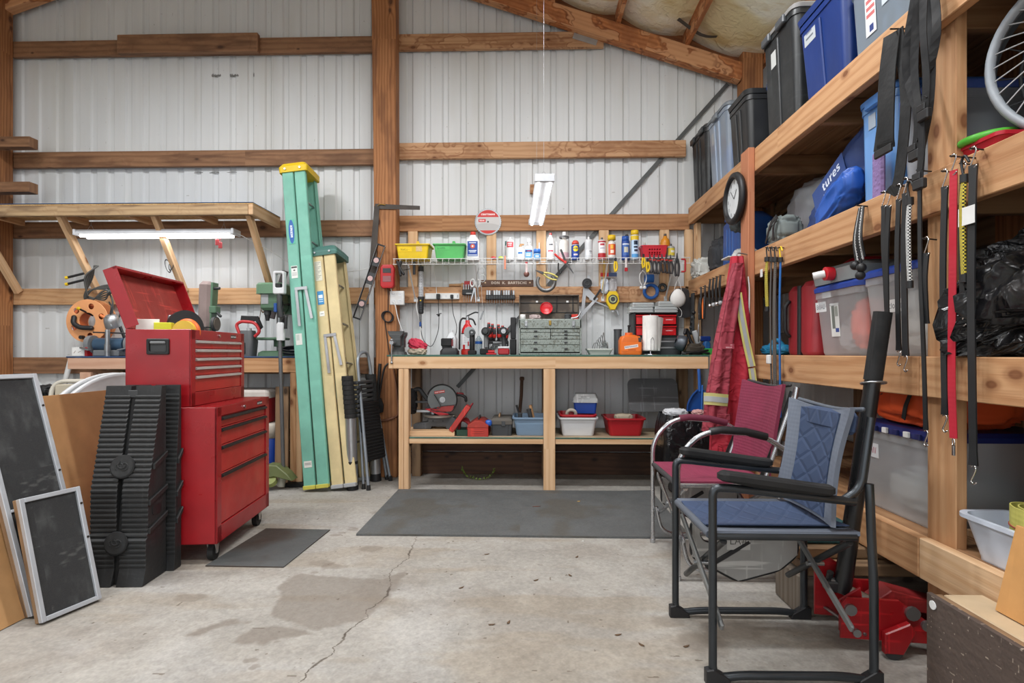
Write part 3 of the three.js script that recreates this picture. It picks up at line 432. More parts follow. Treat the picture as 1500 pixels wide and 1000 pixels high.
// open tubs
function tubGeo(w, d, h, o = {}) { const { tp = 0.82, rim = 0.012, r = 0.03, t = 0.004 } = o; return loft([[0, w * tp * 0.96, d * tp * 0.96, r * 0.7], [0.008, w * tp, d * tp, r], [h - 0.012, w - rim, d - rim, r], [h - 0.012, w + rim, d + rim, r + rim / 2], [h, w + rim, d + rim, r + rim / 2], [h, w - rim - t, d - rim - t, r], [0.012, w * tp - 2 * t, d * tp - 2 * t, r * 0.8]], 5); }
single('dish_tub', 'pale blue plastic dish tub splashed with white paint on lower shelf', 'tub', [tubGeo(0.30, 0.34, 0.145)], mat(146, 176, 206, 0.45, { k: 'scuff' }), [0.035, SH, 0.42]);
single('black_tube', 'thin black rod standing in the blue dish tub', 'tube', [rod([0, 0, 0], [-0.07, 0.21, 0], 0.009, 10)], M.black, [-0.02, SH + 0.02, 0.46]);
single('wooden_handle', 'light wooden tool handle standing in the blue dish tub', 'tool handle', [rod([0.03, 0, 0], [-0.02, 0.21, 0.02], 0.013, 12)], M.girtLight, [0.04, SH + 0.02, 0.44]);
for (const [x, z, dx, len, lab] of [[-0.06, 0.50, 0.0, 0.15, 'short black pipe end poking from the blue dish tub'], [0.05, 0.48, -0.04, 0.18, 'grey capped pipe leaning in the blue dish tub']]) single('pipe_end', lab, 'pipe', [rod([0, 0, 0], [dx, len, 0.02], 0.017, 14), rod([dx, len, 0.02], [dx * 1.03, len + 0.008, 0.021], 0.02, 14)], M.darkGrey, [x, SH + 0.015, z]);
single('axe_handle', 'brown axe handle leaning upright against the wall under the workbench', 'axe', [polyTube([[0.0, 0, 0], [-0.02, 0.12, -0.02], [-0.005, 0.28, -0.05], [0.0, 0.42, -0.08]].map(p => V(...p)), 0.014, 8), mv(cbox(0.04, 0.035, 0.03, 0.008), 0, 0.425, -0.08)], M.darkWood, [-0.05, SH, 0.17]);
{ const t = thing('nested_tub', 'white plastic dish tub holding a red tub', 'tub', [0.395, SH, 0.42]); part(t, 'tub', tubGeo(0.30, 0.34, 0.145, {}), M.whitePlastic); }
single('red_nested_tub', 'red plastic dish tub nested inside the white one', 'tub', [tubGeo(0.28, 0.315, 0.145, { tp: 0.8 })], mat(180, 30, 40, 0.4), [0.395, SH + 0.022, 0.42]);
single('sanding_disc', 'pale round pad peeking out of the nested red tub', 'pad', [torus(0.035, 0.014, 20, 8).rotateX(0.35).translate(0, 0.0, 0)], mat(200, 190, 176, 0.8), [0.345, SH + 0.165, 0.50]);
{ // small lunch cooler
  const t = thing('small_cooler', 'small blue cooler with a white lid standing on the nested tubs', 'cooler', [0.465, SH + 0.168, 0.42], -0.12);
  part(t, 'body', loft([[0, 0.165, 0.14, 0.015], [0.085, 0.185, 0.155, 0.018]]), mat(18, 62, 150, 0.4));
  part(t, 'lid', loft([[0.086, 0.20, 0.17, 0.018], [0.115, 0.20, 0.17, 0.018], [0.155, 0.165, 0.135, 0.02]]), mat(206, 208, 208, 0.5, { k: 'scuff' }));
  for (const s of [-1, 1]) part(t, 'hinge_pin', rod([s * 0.098, 0.09, 0], [s * 0.108, 0.09, 0], 0.008, 10), M.lightGrey);
  decal(t, 'marker_writing', 0.09, 0.03, print(0.09, 0.03, (x, w, h) => { x.fillStyle = '#c8caca'; x.fillRect(0, 0, w, h); T(x, 'MISC', w / 2, h / 2, h * 0.7, '#3a3f48', 'center', 'normal'); }), [-0.01, 0.132, 0.0785], [-0.70, 0, 0]);
}
single('red_tub', 'red plastic dish tub standing alone on the lower shelf', 'tub', [tubGeo(0.30, 0.34, 0.14)], mat(176, 22, 34, 0.4), [0.765, SH, 0.42]);
single('cloth_roll', 'beige folded cloth lying in the lone red tub', 'cloth', [lump(0.15, 0.05, 0.12, { amp: 0.008 })], mat(186, 172, 150, 0.9), [0.77, SH + 0.135, 0.42]);
single('cat_litter_pan', 'grey plastic pan tipped upright at the back of the lower shelf', 'pan', [(() => { const g = loft([[0, 0.30, 0.16, 0.03], [0.1, 0.39, 0.26, 0.04], [0.1, 0.415, 0.285, 0.05], [0.108, 0.415, 0.285, 0.05]], 5); g.rotateX(1.25); return g; })(), ], mat(136, 138, 140, 0.45, { k: 'scuff' }), [1.05, SH + 0.262, 0.12]);
{ // bag-lined bin
  const t = thing('trash_bin', 'dark bin draped with a shiny black rubbish bag by the bench end', 'bin', [1.17, 0, 0.84]);
  part(t, 'bin', loft([[0, 0.28, 0.24, 0.03], [0.60, 0.36, 0.30, 0.03], [0.60, 0.34, 0.28, 0.03], [0.1, 0.28, 0.22, 0.03]]), mat(34, 34, 35, 0.6, { k: 'scuff' }));
  const g = loft(Array.from({ length: 26 }, (_, i) => { const u = i / 25; return [0.62 - u * 0.36, 0.375 + 0.05 * Math.sin(u * 3) , 0.315 + 0.05 * Math.sin(u * 3), 0.04]; }), 14, false, false);
  warp(g, v => { const a = Math.atan2(v.z, v.x), k = 0.03 * (n3(Math.cos(a) * 5 + 9, v.y * 7, Math.sin(a) * 5 + 9, 7) - 0.5) * (0.3 + 3 * (0.62 - v.y)) + 0.05 * (v.x < 0 ? 1 : 0) * (0.62 - v.y), r = Math.hypot(v.x, v.z); v.x *= 1 + k / r; v.z *= 1 + k / r; v.y += 0.06 * (n2(a * 3 + 10, 2, 5) - 0.5) * (0.62 - v.y) * 3; });
  part(t, 'bag', g, M.bagBlack ??= Object.assign(mat(22, 22, 24, 0.25, { k: 'flat' }), { bumpMap: wrinkle, bumpScale: 0.012 }), 'shiny crumpled black plastic');
}
single('paper_scrap', 'crumpled white paper on top of the rubbish bag', 'paper', [lump(0.17, 0.05, 0.14, { amp: 0.014, e: 0.7 })], mat(214, 216, 220, 0.8), [1.08, 0.625, 0.82]);
single('pink_glove', 'limp pink rag lying over the bin edge', 'rag', [lump(0.09, 0.05, 0.07, { amp: 0.012, e: 0.8, s: 4 })], mat(206, 160, 156, 0.8), [1.235, 0.62, 0.86]);
{ // dustpan and brush hung on the bench end
  const t = thing('dustpan', 'blue dustpan hung on the workbench rail, brush clipped on', 'dustpan', [1.30, 0.62, 0.672]);
  const out = [[-0.098, 0], [-0.09, 0.06], [-0.06, 0.12], [-0.02, 0.165], [0.02, 0.165], [0.06, 0.12], [0.09, 0.06], [0.098, 0]];
  part(t, 'pan', [extr(out, 0.006, 0.001), ...[[0, 3], [7, 4]].map(([a, b]) => ribbon((a ? [7, 6, 5, 4] : [0, 1, 2, 3]).map(i => [out[i][0], out[i][1], 0.018]), 0.03, 0.004, [0, 0, 1]))], mat(32, 82, 158, 0.45));
  part(t, 'handle', polyTube([[-0.0, 0.15, 0.004], [-0.002, 0.24, 0.006], [-0.006, 0.32, 0.006]].map(p => V(...p)), 0.012, 8), mat(40, 96, 176, 0.45)); part(t, 'lip', bx(-0.099, -0.006, 0, 0.099, 0.002, 0.006), M.grey);
  const b = new THREE.Group(); b.name = 'brush'; t.add(b); part(b, 'bristles', [rot(cbox(0.035, 0.15, 0.03, 0.006), 0, 0, -0.05).translate(0.035, 0.075, 0.03)], mat(96, 102, 112, 0.95, { bump: 0.004 })); part(b, 'spine', [rot(cbox(0.012, 0.2, 0.014, 0.004), 0, 0, -0.03).translate(0.01, 0.1, 0.03)], mat(52, 110, 190, 0.4));
}
{ // vine creeping in under the bench
  const t = thing('vine', 'thin green vine creeping out of the dark under the workbench', 'plant', [-0.43, 0.001, 0.22]);
  const stem = [[-0.12, 0.09, 0], [-0.11, 0.05, 0.02], [-0.05, 0.012, 0.05], [0.03, 0.004, 0.07], [0.1, 0.012, 0.04], [0.14, 0.05, 0.02], [0.145, 0.08, 0]]; part(t, 'stem', tube(stem, 0.002, { n: 5, seg: 40 }), mat(92, 104, 44, 0.7));
  const c = curve(stem); for (let i = 0; i < 22; i++) { const p = c.getPoint(i / 21), s = 0.009 + 0.008 * hash(i, 3, 1); const g = extr([[0, 0], [s * 0.6, s * 0.5], [0, s * 1.5], [-s * 0.6, s * 0.5]], 0.0008, 0.0002); rot(g, rr(-1, 0.3), rr(-1, 1), rr(-1.2, 1.2)); part(t, 'leaf', mv(g, p.x, p.y + 0.004, p.z), M.leaf ??= mat(112, 138, 52, 0.6)); }
}
// rubber mats
M.mat = mat(104, 106, 106, 0.85, { bump: 0.001 }); M.mat.map = tex(512, 512, (u, v) => { const k = 0.82 + 0.1 * fbm(u * 6, v * 6, 601, 5) + 0.12 * (n2(u * 200, v * 200, 603) - 0.5); let c = [k, k, k]; c = mix3(c, C(196, 176, 150), 0.4 * step(0.56, 0.72, fbm(u * 4, v * 4, 605, 5))); return c; });
single('floor_mat', 'large grey rubber mat on the concrete before the long workbench', 'mat', (() => { const g = new THREE.BoxGeometry(1.93, 0.012, 1.08, 60, 1, 20); warp(g, v => { if (v.x > 0.75) v.y += 0.025 * (v.x - 0.75) * Math.max(0, -v.z) * 2; v.z += 0.004 * Math.sin(v.x * 3); }); return [crease(g, 0.6)]; })(), M.mat, [-0.03, 0.0065, 1.20]);
M.mat2 = mat(96, 98, 98, 0.8, { bump: 0.001 }); M.mat2.map = tex(512, 512, (u, v) => { const k = 0.78 + 0.14 * fbm(u * 6, v * 6, 611, 5); let c = [k, k, k]; c = mix3(c, C(158, 112, 90), 0.6 * step(0.45, 0.7, fbm(u * 2.2, v * 2.2, 615, 5))); return c; });
single('small_mat', 'small grey rubber mat with brown stains beside the red rolling cabinet', 'mat', [(() => { const g = extr([[-1.60, -2.23], [-1.205, -2.235], [-1.18, -1.645], [-1.575, -1.63]], 0.006, 0.001); g.rotateX(-Math.PI / 2); return g.translate(1.39, 0, -1.93); })()], M.mat2, [-1.39, 0.0005, 1.93]);
for (const [x, z, a] of [[-0.216, 2.022, 0.3], [0.255, 2.049, 1], [0.202, 2.295, 2], [0.038, 2.356, 0.5], [-0.141, 2.793, 0.1], [-0.075, 2.774, 1.2], [0.339, 2.86, 0.2], [0.413, 2.932, 2.2], [0.572, 2.937, 0.4], [-0.3, 2.45, 0.7]]) single('dead_leaf', 'brown leaf fragment lying on the bare concrete floor', 'leaf', (() => { const g = extr([[-0.014, 0], [-0.004, 0.006], [0.008, 0.005], [0.016, 0.0], [0.004, -0.005], [-0.007, -0.006]], 0.0012, 0.0003); g.rotateX(-Math.PI / 2); return warp(g, v => { v.y += 14 * v.x * v.x; }); })(), M.deadLeaf ??= mat(96, 72, 50, 0.9), [x, 0.0006, z], a, 'leaf fragments on the floor');
for (const [x, z, w, c, lab] of [[0.06, 1.13, 0.06, [112, 66, 50], 'reddish-brown wood chip on the large rubber mat'], [0.36, 0.99, 0.025, [200, 160, 90], 'tan wood chip on the large rubber mat'], [0.31, 1.80, 0.016, [226, 226, 222], 'tiny white scrap at the mat edge']]) single('wood_chip', lab, 'chip', [extr([[-w / 2, 0], [-w * 0.1, 0.006], [w / 2, 0.003], [w * 0.2, -0.005]], 0.003, 0.0006).rotateX(-Math.PI / 2)], mat(...c, 0.8), [x, z > 1.75 ? 0.0005 : 0.0128, z], 0.2);
// ================= on the workbench =================
const BT = 1.0465;
{ // bench vise
  const t = thing('bench_vise', 'dark grey cast bench vise bolted to the workbench corner', 'vise', [-1.03, BT, 0.50]);
  const m = mat(92, 94, 94, 0.5, { metal: 0.35, k: 'scuff' });
  part(t, 'base', [mv(cyl(0.07, 0.06, 0.025, 20), 0, 0, 0), mv(cyl(0.05, 0.045, 0.05, 18), 0, 0.025, 0)], m);
  part(t, 'body', [extr([[-0.045, 0.06], [-0.045, 0.13], [-0.065, 0.155], [-0.072, 0.18], [0.06, 0.18], [0.06, 0.16], [0.045, 0.13], [0.045, 0.06]], 0.07, 0.004).translate(0, 0, -0.06)], m);
  part(t, 'jaw', [extr([[-0.04, 0.07], [-0.04, 0.13], [-0.06, 0.15], [-0.075, 0.187], [0.055, 0.187], [0.05, 0.165], [0.03, 0.14], [0.03, 0.07]], 0.04, 0.004).translate(0, 0, 0.03)], m);
  part(t, 'screw', rod([-0.02, 0.095, 0.03], [-0.02, 0.095, 0.16], 0.016, 14), M.steel); part(t, 'handle', [rod([-0.02, -0.06, 0.152], [-0.02, 0.11, 0.152], 0.006, 10), mv(sph(0.011, 10), -0.02, -0.06, 0.152), mv(sph(0.013, 10), -0.02, 0.115, 0.152)], M.steel);
}
{ const t = thing('work_glove', 'crumpled pink-red glove with a beige cuff beside the vise', 'glove', [-0.90, BT, 0.38]); part(t, 'back', mv(rot(lump(0.15, 0.085, 0.1, { amp: 0.018, e: 0.75, s: 3 }), 0, 0, -0.45), 0, 0.075, 0), mat(214, 60, 86, 0.9, { bump: 0.001, bt: 'weave' })); part(t, 'palm', mv(lump(0.15, 0.05, 0.1, { amp: 0.014, e: 0.8, s: 9 }), 0.0, 0.026, 0.02), mat(196, 180, 160, 0.9)); }
{ const t = thing('battery_charger', 'black battery charger base with a battery clipped on top', 'charger', [-0.64, BT, 0.36]); part(t, 'base', loft([[0, 0.15, 0.12, 0.02], [0.03, 0.15, 0.12, 0.03], [0.056, 0.11, 0.09, 0.02]]), M.black); part(t, 'battery', [bx(-0.068, 0.068, -0.035, 0.022, 0.135, 0.04, 0.008), bx(-0.06, 0.055, -0.03, 0.015, 0.07, 0.035)], M.blackMatte); part(t, 'battery_trim', bx(0.018, 0.07, -0.03, 0.026, 0.125, 0.035), M.redDark); }
single('milk_jug', 'translucent white plastic jug behind the battery charger', 'jug', [loft([[0, 0.1, 0.1, 0.03], [0.13, 0.1, 0.1, 0.03], [0.18, 0.05, 0.05, 0.025], [0.19, 0.03, 0.03, 0.015], [0.21, 0.03, 0.03, 0.015]])], mat(222, 226, 228, 0.4), [-0.645, BT, 0.22]);
{
  const t = thing('fire_extinguisher', 'red fire extinguisher with white label and black hose on workbench', 'extinguisher', [-0.50, BT, 0.30]);
  part(t, 'cylinder', lathe([[0, 0], [0.048, 0], [0.05, 0.01], [0.05, 0.19], [0.046, 0.215], [0.03, 0.245], [0.018, 0.26], [0.018, 0.285], [0, 0.285]], 28), mat(206, 26, 32, 0.25));
  wrap(t, 'label', 0.0506, 0.125, 2.6, print(0.13, 0.125, (x, w, h) => { x.fillStyle = '#e8e8ea'; x.fillRect(0, 0, w, h); x.fillStyle = '#c22a2e'; x.fillRect(w * 0.55, h * 0.5, w * 0.08, h * 0.3); x.fillRect(w * 0.2, h * 0.72, w * 0.18, h * 0.28); x.fillStyle = '#445'; for (let i = 0; i < 7; i++) x.fillRect(w * 0.3, h * (0.1 + i * 0.08), w * (0.3 + 0.1 * (i % 3)), h * 0.02); for (let i = 0; i < 3; i++) { x.fillStyle = '#2b4a8a'; x.fillRect(w * 0.66, h * (0.3 + i * 0.2), w * 0.14, h * 0.12); } }), [0, 0.11, 0]);
  part(t, 'valve', [mv(cyl(0.016, 0.014, 0.035, 12), 0, 0.283, 0)], M.alu); part(t, 'grip', [beam([-0.01, 0.318, 0], [0.045, 0.345, 0.0], 0.016, 0.01), tube([[0.04, 0.343, 0], [0.065, 0.352, 0], [0.085, 0.35, 0]], 0.006), tube([[0.01, 0.30, 0], [0.045, 0.29, 0], [0.065, 0.25, 0]], 0.007)], M.black);
  part(t, 'hose', tube([[-0.012, 0.3, 0], [-0.045, 0.3, 0], [-0.062, 0.26, 0.01], [-0.064, 0.16, 0.02], [-0.066, 0.05, 0.02]], 0.008), M.black); part(t, 'strap', torus(0.051, 0.004, 28, 6).rotateX(Math.PI / 2).translate(0, 0.175, 0), M.black); part(t, 'foot_bracket', mv(lathe([[0.052, 0], [0.054, 0], [0.054, 0.035], [0.052, 0.035]], 24), 0, 0.002, 0), mat(214, 50, 40, 0.4));
}
{ const t = thing('angle_grinder', 'grey cordless angle grinder standing before the fire extinguisher', 'grinder', [-0.455, BT, 0.48]); part(t, 'body', [polyTube([[0.012, 0.03, 0], [0.012, 0.1, 0], [0.012, 0.17, 0]].map(p => V(...p)), 0.021, 10)], M.black); part(t, 'battery', bx(-0.02, 0, -0.035, 0.045, 0.035, 0.04, 0.006), M.blackMatte); part(t, 'gear_head', [rod([0.012, 0.178, -0.03], [0.012, 0.178, 0.035], 0.024, 14)], M.darkGrey); part(t, 'guard', [rod([-0.012, 0.18, -0.035], [-0.012, 0.18, -0.005], 0.045, 26)], mat(150, 152, 152, 0.35, { metal: 0.7 })); part(t, 'button', rod([0.012, 0.178, 0.036], [0.012, 0.178, 0.04], 0.008, 10), M.lightGrey); }
{ const t = thing('water_bottle', 'clear plastic water bottle with a blue label', 'bottle', [-0.40, BT, 0.38]); part(t, 'bottle', lathe([[0, 0], [0.028, 0], [0.03, 0.01], [0.03, 0.11], [0.024, 0.13], [0.012, 0.145], [0.012, 0.155], [0, 0.155]], 20), phys(214, 222, 226, 0.12, { transmission: 0.75, thickness: 0 })); part(t, 'label', mv(cyl(0.0305, 0.0305, 0.022, 20, true), 0, 0.088, 0), mat(36, 100, 190, 0.5)); }
function drill(x, z, label, red) {
  const t = thing('cordless_drill', label, 'drill', [x, BT, z]);
  part(t, 'battery', bx(-0.045, 0, -0.05, 0.045, 0.05, 0.055, 0.008), red ? M.red : M.blackMatte); part(t, 'grip', beam([0, 0.05, 0], [0.0, 0.16, -0.01], 0.034, 0.034, 0.01, V(0, 0, 1)), red ? M.darkGrey : M.grey);
  part(t, 'motor', [rod([0, 0.185, -0.07], [0, 0.185, 0.05], 0.035, 16)], M.black); part(t, 'chuck', [rod([0, 0.185, 0.05], [0, 0.185, 0.085], 0.024, 14, 0.018), rod([0, 0.185, 0.085], [0, 0.185, 0.09], 0.008, 8)], red ? M.alu : M.darkGrey); if (red) part(t, 'trim', bx(-0.046, 0.05, -0.05, 0.046, 0.066, 0.055, 0.004), M.whitePlastic);
}
drill(-0.335, 0.46, 'black cordless drill standing on its battery by the water bottle', false); drill(-0.19, 0.48, 'cordless drill with red battery and silver chuck by screwdriver rack', true);
{ // screwdriver rack standing on the bench
  const t = thing('screwdriver_stand', 'black rack holding upright red-and-black screwdrivers on workbench', 'tool rack', [-0.245, BT, 0.30]);
  part(t, 'rack', [bx(-0.085, 0.09, -0.03, 0.085, 0.115, 0.045, 0.004), bx(-0.085, 0, -0.03, -0.075, 0.1, 0.03), bx(0.075, 0, -0.03, 0.085, 0.1, 0.03)], M.black); part(t, 'name_plate', bx(-0.04, 0.094, 0.045, 0.035, 0.108, 0.0465, 0.0005), M.lightGrey);
}
M.handleBlack = mat(44, 40, 42, 0.45);
let sd = 0; for (const [x, z, h] of [[-0.325, 0.27, 0.15], [-0.295, 0.27, 0.14], [-0.245, 0.27, 0.135], [-0.21, 0.27, 0.125], [-0.31, 0.32, 0.11], [-0.275, 0.32, 0.105], [-0.235, 0.32, 0.11], [-0.2, 0.32, 0.1], [-0.175, 0.3, 0.1]]) {
  const t = thing('screwdriver', 'red and black handled screwdriver standing in the bench rack', 'screwdriver', [x, BT + 0.115, z], 0, 'screwdrivers in the bench rack');
  part(t, 'handle', lathe([[0, 0], [0.011, 0], [0.009, 0.015], [0.014, 0.03], [0.015, h * 0.75], [0.011, h], [0, h]], 10), M.handleBlack); part(t, 'red_grip', lathe([[0.0115, h * 0.22], [0.0157, h * 0.3], [0.0157, h * 0.45], [0.0152, h * 0.5]], 10), M.handleRed); part(t, 'end_cap', lathe([[0.0125, h * 0.96], [0.0115, h + 0.003], [0, h + 0.003]], 10), M.handleRed); part(t, 'shank', rod([0, -0.075, 0], [0, 0, 0], 0.0035, 6), M.steel);
}
single('work_torch', 'tall black stick work light standing beside the grey tool chest', 'torch', [bx(-0.026, 0, -0.03, 0.026, 0.13, 0.03, 0.006), bx(-0.022, 0.13, -0.018, 0.022, 0.31, 0.018, 0.005)], M.black, [-0.12, BT, 0.30]);
single('red_clip', 'small red plastic clamp lying at the foot of the screwdriver rack', 'clamp', [bx(-0.04, 0, -0.02, 0.04, 0.014, 0.02, 0.004), mv(rot(cyl(0.012, 0.012, 0.05, 12), 0, 0, Math.PI / 2), 0.025, 0.024, 0)], M.red, [-0.285, BT, 0.56]);
{ // machinist tool chest
  const paintT = tex(512, 512, (u, v) => { let k = 0.9 + 0.12 * fbm(u * 5, v * 5, 621, 4); let c = [k, k, k]; if (n2(u * 70, v * 60, 623) > 0.86) c = mix3(c, C(64, 54, 44), 0.8); return mix3(c, C(120, 104, 84), 0.4 * step(0.6, 0.75, fbm(u * 14, v * 14, 627))); });
  const m = new THREE.MeshStandardMaterial({ color: lin(150, 158, 152), map: paintT.clone(), roughness: 0.5, metalness: 0.15 }); m.map.repeat.set(4, 4); m.map.needsUpdate = true;
  const inside = new THREE.MeshStandardMaterial({ map: tex(256, 256, (u, v) => mix3(C(74, 66, 60), C(116, 104, 90), 0.8 * step(0.45, 0.75, fbm(u * 4, v * 4, 631, 5)))), roughness: 0.8 }); inside.map.repeat.set(3, 3);
  const t = thing('machinist_chest', 'grey spotted steel tool chest with drawers and an open lid', 'tool chest', [0.178, BT, 0.36]), W = 0.25;
  part(t, 'body', [bx(-W, 0, -0.13, -W + 0.014, 0.285, 0.13), bx(W - 0.014, 0, -0.13, W, 0.285, 0.13), bx(-W, 0, -0.13, W, 0.012, 0.13), bx(-W, 0, -0.13, W, 0.285, -0.12), bx(-W, 0.208, -0.13, W, 0.285, 0.13, 0.004)], m);
  part(t, 'drawer_cavity', bx(-W + 0.015, 0.012, -0.11, W - 0.015, 0.206, 0.09), M.black);
  const drawer = (x0, x1, y0, y1, pulls) => { const d = part(t, 'drawer', bx(x0, y0, 0.09, x1, y1, 0.128, 0.002), m); for (const p of pulls) part(d, 'pull', [bx(p - 0.013, (y0 + y1) / 2 - 0.007, 0.128, p + 0.013, (y0 + y1) / 2 + 0.003, 0.138, 0.002)], M.darkSteel); };
  drawer(-0.234, 0.234, 0.022, 0.078, [-0.115, 0.125]); drawer(-0.234, 0.234, 0.081, 0.121, [-0.115, 0.125]); drawer(-0.234, 0.002, 0.124, 0.176, [-0.115]); drawer(-0.234, 0.002, 0.179, 0.203, [-0.115]); for (const [a, b] of [[0.124, 0.149], [0.152, 0.176], [0.179, 0.203]]) drawer(0.006, 0.234, a, b, [0.125]);
  for (const x of [-0.19, 0.185]) part(t, 'clasp', [bx(x - 0.012, 0.225, 0.13, x + 0.012, 0.27, 0.136), torus(0.011, 0.002, 14, 6).translate(x, 0.225, 0.138)], M.steel); part(t, 'lock', bx(-0.01, 0.235, 0.13, 0.01, 0.272, 0.137), mat(170, 140, 70, 0.4, { metal: 0.8 }));
  const lid = part(t, 'lid', [bx(-W, 0.287, -0.13, W, 0.495, -0.12), bx(-W, 0.49, -0.13, W, 0.5, -0.085), bx(-W, 0.287, -0.13, -W + 0.008, 0.5, -0.085), bx(W - 0.008, 0.287, -0.13, W, 0.5, -0.085)], inside, 'open lid with a worn dark lining');
  for (const y of [0.352, 0.432]) part(lid, 'lid_rail', bx(-W + 0.01, y, -0.12, W - 0.01, y + 0.005, -0.112), M.darkSteel); for (const x of [-0.1, 0.155]) part(lid, 'lid_clip', bx(x - 0.01, 0.437, -0.12, x + 0.01, 0.452, -0.113), M.white); for (const x of [0.065, 0.2]) part(lid, 'lid_bar', bx(x - 0.004, 0.36, -0.12, x + 0.004, 0.5, -0.11), M.black);
}
single('red_bowl', 'glossy red metal dish leaning in the open tool chest lid', 'bowl', [lathe([[0, 0], [0.045, 0], [0.053, 0.012], [0.052, 0.016], [0.048, 0.014], [0.043, 0.004], [0, 0.004]], 32).rotateX(1.42)], mat(206, 28, 38, 0.2), [0.155, BT + 0.385, 0.275]);
for (const [n, lab, cat, x, geos, m] of [['socket_set', 'small white-lidded pot on the tool chest top', 'pot', -0.03, [lathe([[0, 0], [0.025, 0], [0.022, 0.04], [0, 0.04]], 16)], M.white], ['bottle_cap', 'heap of small red and white caps on the tool chest', 'caps', 0.07, [mv(lump(0.09, 0.035, 0.06, { amp: 0.01 }), 0, 0.017, 0)], mat(200, 180, 178, 0.5)], ['small_tin', 'small grey tin with a silver lid on the tool chest', 'tin', 0.335, [cyl(0.028, 0.028, 0.035, 18), mv(cyl(0.03, 0.012, 0.012, 18), 0, 0.035, 0)], M.darkGrey], ['match_box', 'small red box printed with yellow on the tool chest', 'box', 0.39, [bx(-0.026, 0, -0.018, 0.026, 0.04, 0.018)], mat(206, 52, 36, 0.5)]]) single(n, lab, cat, geos, m, [x - 0.01, BT + 0.2865, 0.40]);
single('hook_wrench', 'chrome hook-ended bar lying over the tool chest corner', 'bar', [tube([[-0.02, 0.0, 0], [0.03, 0.012, 0], [0.055, 0.05, 0]], 0.006)], M.alu, [0.37, BT + 0.293, 0.44]);
{ const t = thing('parts_tray', 'translucent tray heaped with wire odds and ends', 'tray', [0.575, BT, 0.42]); part(t, 'tray', tubGeo(0.2, 0.16, 0.05, { r: 0.015, rim: 0.006 }), mat(206, 208, 202, 0.4)); for (let i = 0; i < 5; i++) part(t, 'wire_coil', tube([[-0.06, 0.03, 0], [-0.03, 0.1 + 0.02 * i, 0.02], [0.02, 0.06, -0.02], [0.05, 0.12 - 0.01 * i, 0.01], [0.07, 0.03, 0]].map(p => [p[0] * (1 - 0.15 * i) + 0.01 * i, p[1], p[2] + 0.015 * i - 0.03]), 0.0025, { n: 5 }), M.steel); part(t, 'glass_jar', mv(lathe([[0, 0], [0.022, 0], [0.022, 0.08], [0.018, 0.09], [0, 0.09]], 16), 0.055, 0.012, -0.02), phys(220, 226, 224, 0.1, { transmission: 0.7, thickness: 0 })); }
{ const t = thing('hand_cleaner_jug', 'orange hand-cleaner jug with a white label band', 'jug', [0.815, BT, 0.46]); part(t, 'jug', loft([[0, 0.165, 0.10, 0.02], [0.01, 0.178, 0.11, 0.025], [0.115, 0.178, 0.11, 0.025], [0.145, 0.15, 0.1, 0.03], [0.158, 0.07, 0.06, 0.025]]), mat(236, 116, 36, 0.4)); part(t, 'cap', mv(cyl(0.032, 0.03, 0.02, 20), -0.01, 0.156, 0), mat(232, 104, 40, 0.4)); part(t, 'pump', [mv(cyl(0.008, 0.008, 0.05, 8), -0.01, 0.176, 0), bx(-0.02, 0.222, -0.012, 0.0, 0.236, 0.05, 0.004)], M.black); part(t, 'grip_recess', bx(0.055, 0.1, 0.05, 0.08, 0.135, 0.0565, 0.004), M.darkGrey);
  decal(t, 'label', 0.15, 0.07, print(0.15, 0.07, (x, w, h) => { x.fillStyle = '#ec7424'; x.fillRect(0, 0, w, h); x.save(); x.translate(w / 2, h * 0.5); x.rotate(-0.16); x.fillStyle = '#f0e2d6'; x.fillRect(-w * 0.36, -h * 0.16, w * 0.72, h * 0.34); T(x, 'FAST', -w * 0.2, -h * 0.0, h * 0.26, '#3c4f8c'); T(x, 'ORANGE', w * 0.13, h * 0.01, h * 0.2, '#3c4f8c'); x.restore(); x.fillStyle = '#7a3410'; x.fillRect(w * 0.34, h * 0.84, w * 0.4, h * 0.06); }), [0, 0.065, 0.0562]); }
single('yellow_cap_tin', 'tall grey tin with a yellow rim behind the orange jug', 'tin', [mv(cyl(0.032, 0.032, 0.2, 20), 0, 0, 0), mv(cyl(0.034, 0.034, 0.01, 20), 0, 0.2, 0)], mat(70, 72, 74, 0.5), [0.74, BT, 0.32]);
{ const t = thing('paper_towel', 'white paper towel roll upright on a chrome holder', 'paper towel', [0.975, BT, 0.47]); part(t, 'roll', mv(lathe([[0.018, 0], [0.062, 0], [0.063, 0.01], [0.062, 0.28], [0.018, 0.28]], 32), 0, 0.03, 0), mat(242, 240, 236, 0.95, { bump: 0.0015 })); part(t, 'loose_sheet', ribbon([[0.05, 0.165, 0.035], [0.07, 0.165, 0.02], [0.088, 0.16, 0.0]], 0.265, 0.0015, [0, 1, 0]), mat(242, 240, 236, 0.95)); part(t, 'holder', [mv(cyl(0.072, 0.072, 0.006, 28), 0, 0, 0), rod([0, 0, 0], [0, 0.32, 0], 0.006, 10)], M.chrome); part(t, 'guard_wire', bent([[-0.012, 0.03, 0.068], [-0.012, 0.12, 0.068], [0.0, 0.14, 0.068], [0.012, 0.12, 0.068], [0.012, 0.03, 0.068]], 0.002, 0.01, 6), M.chrome); }
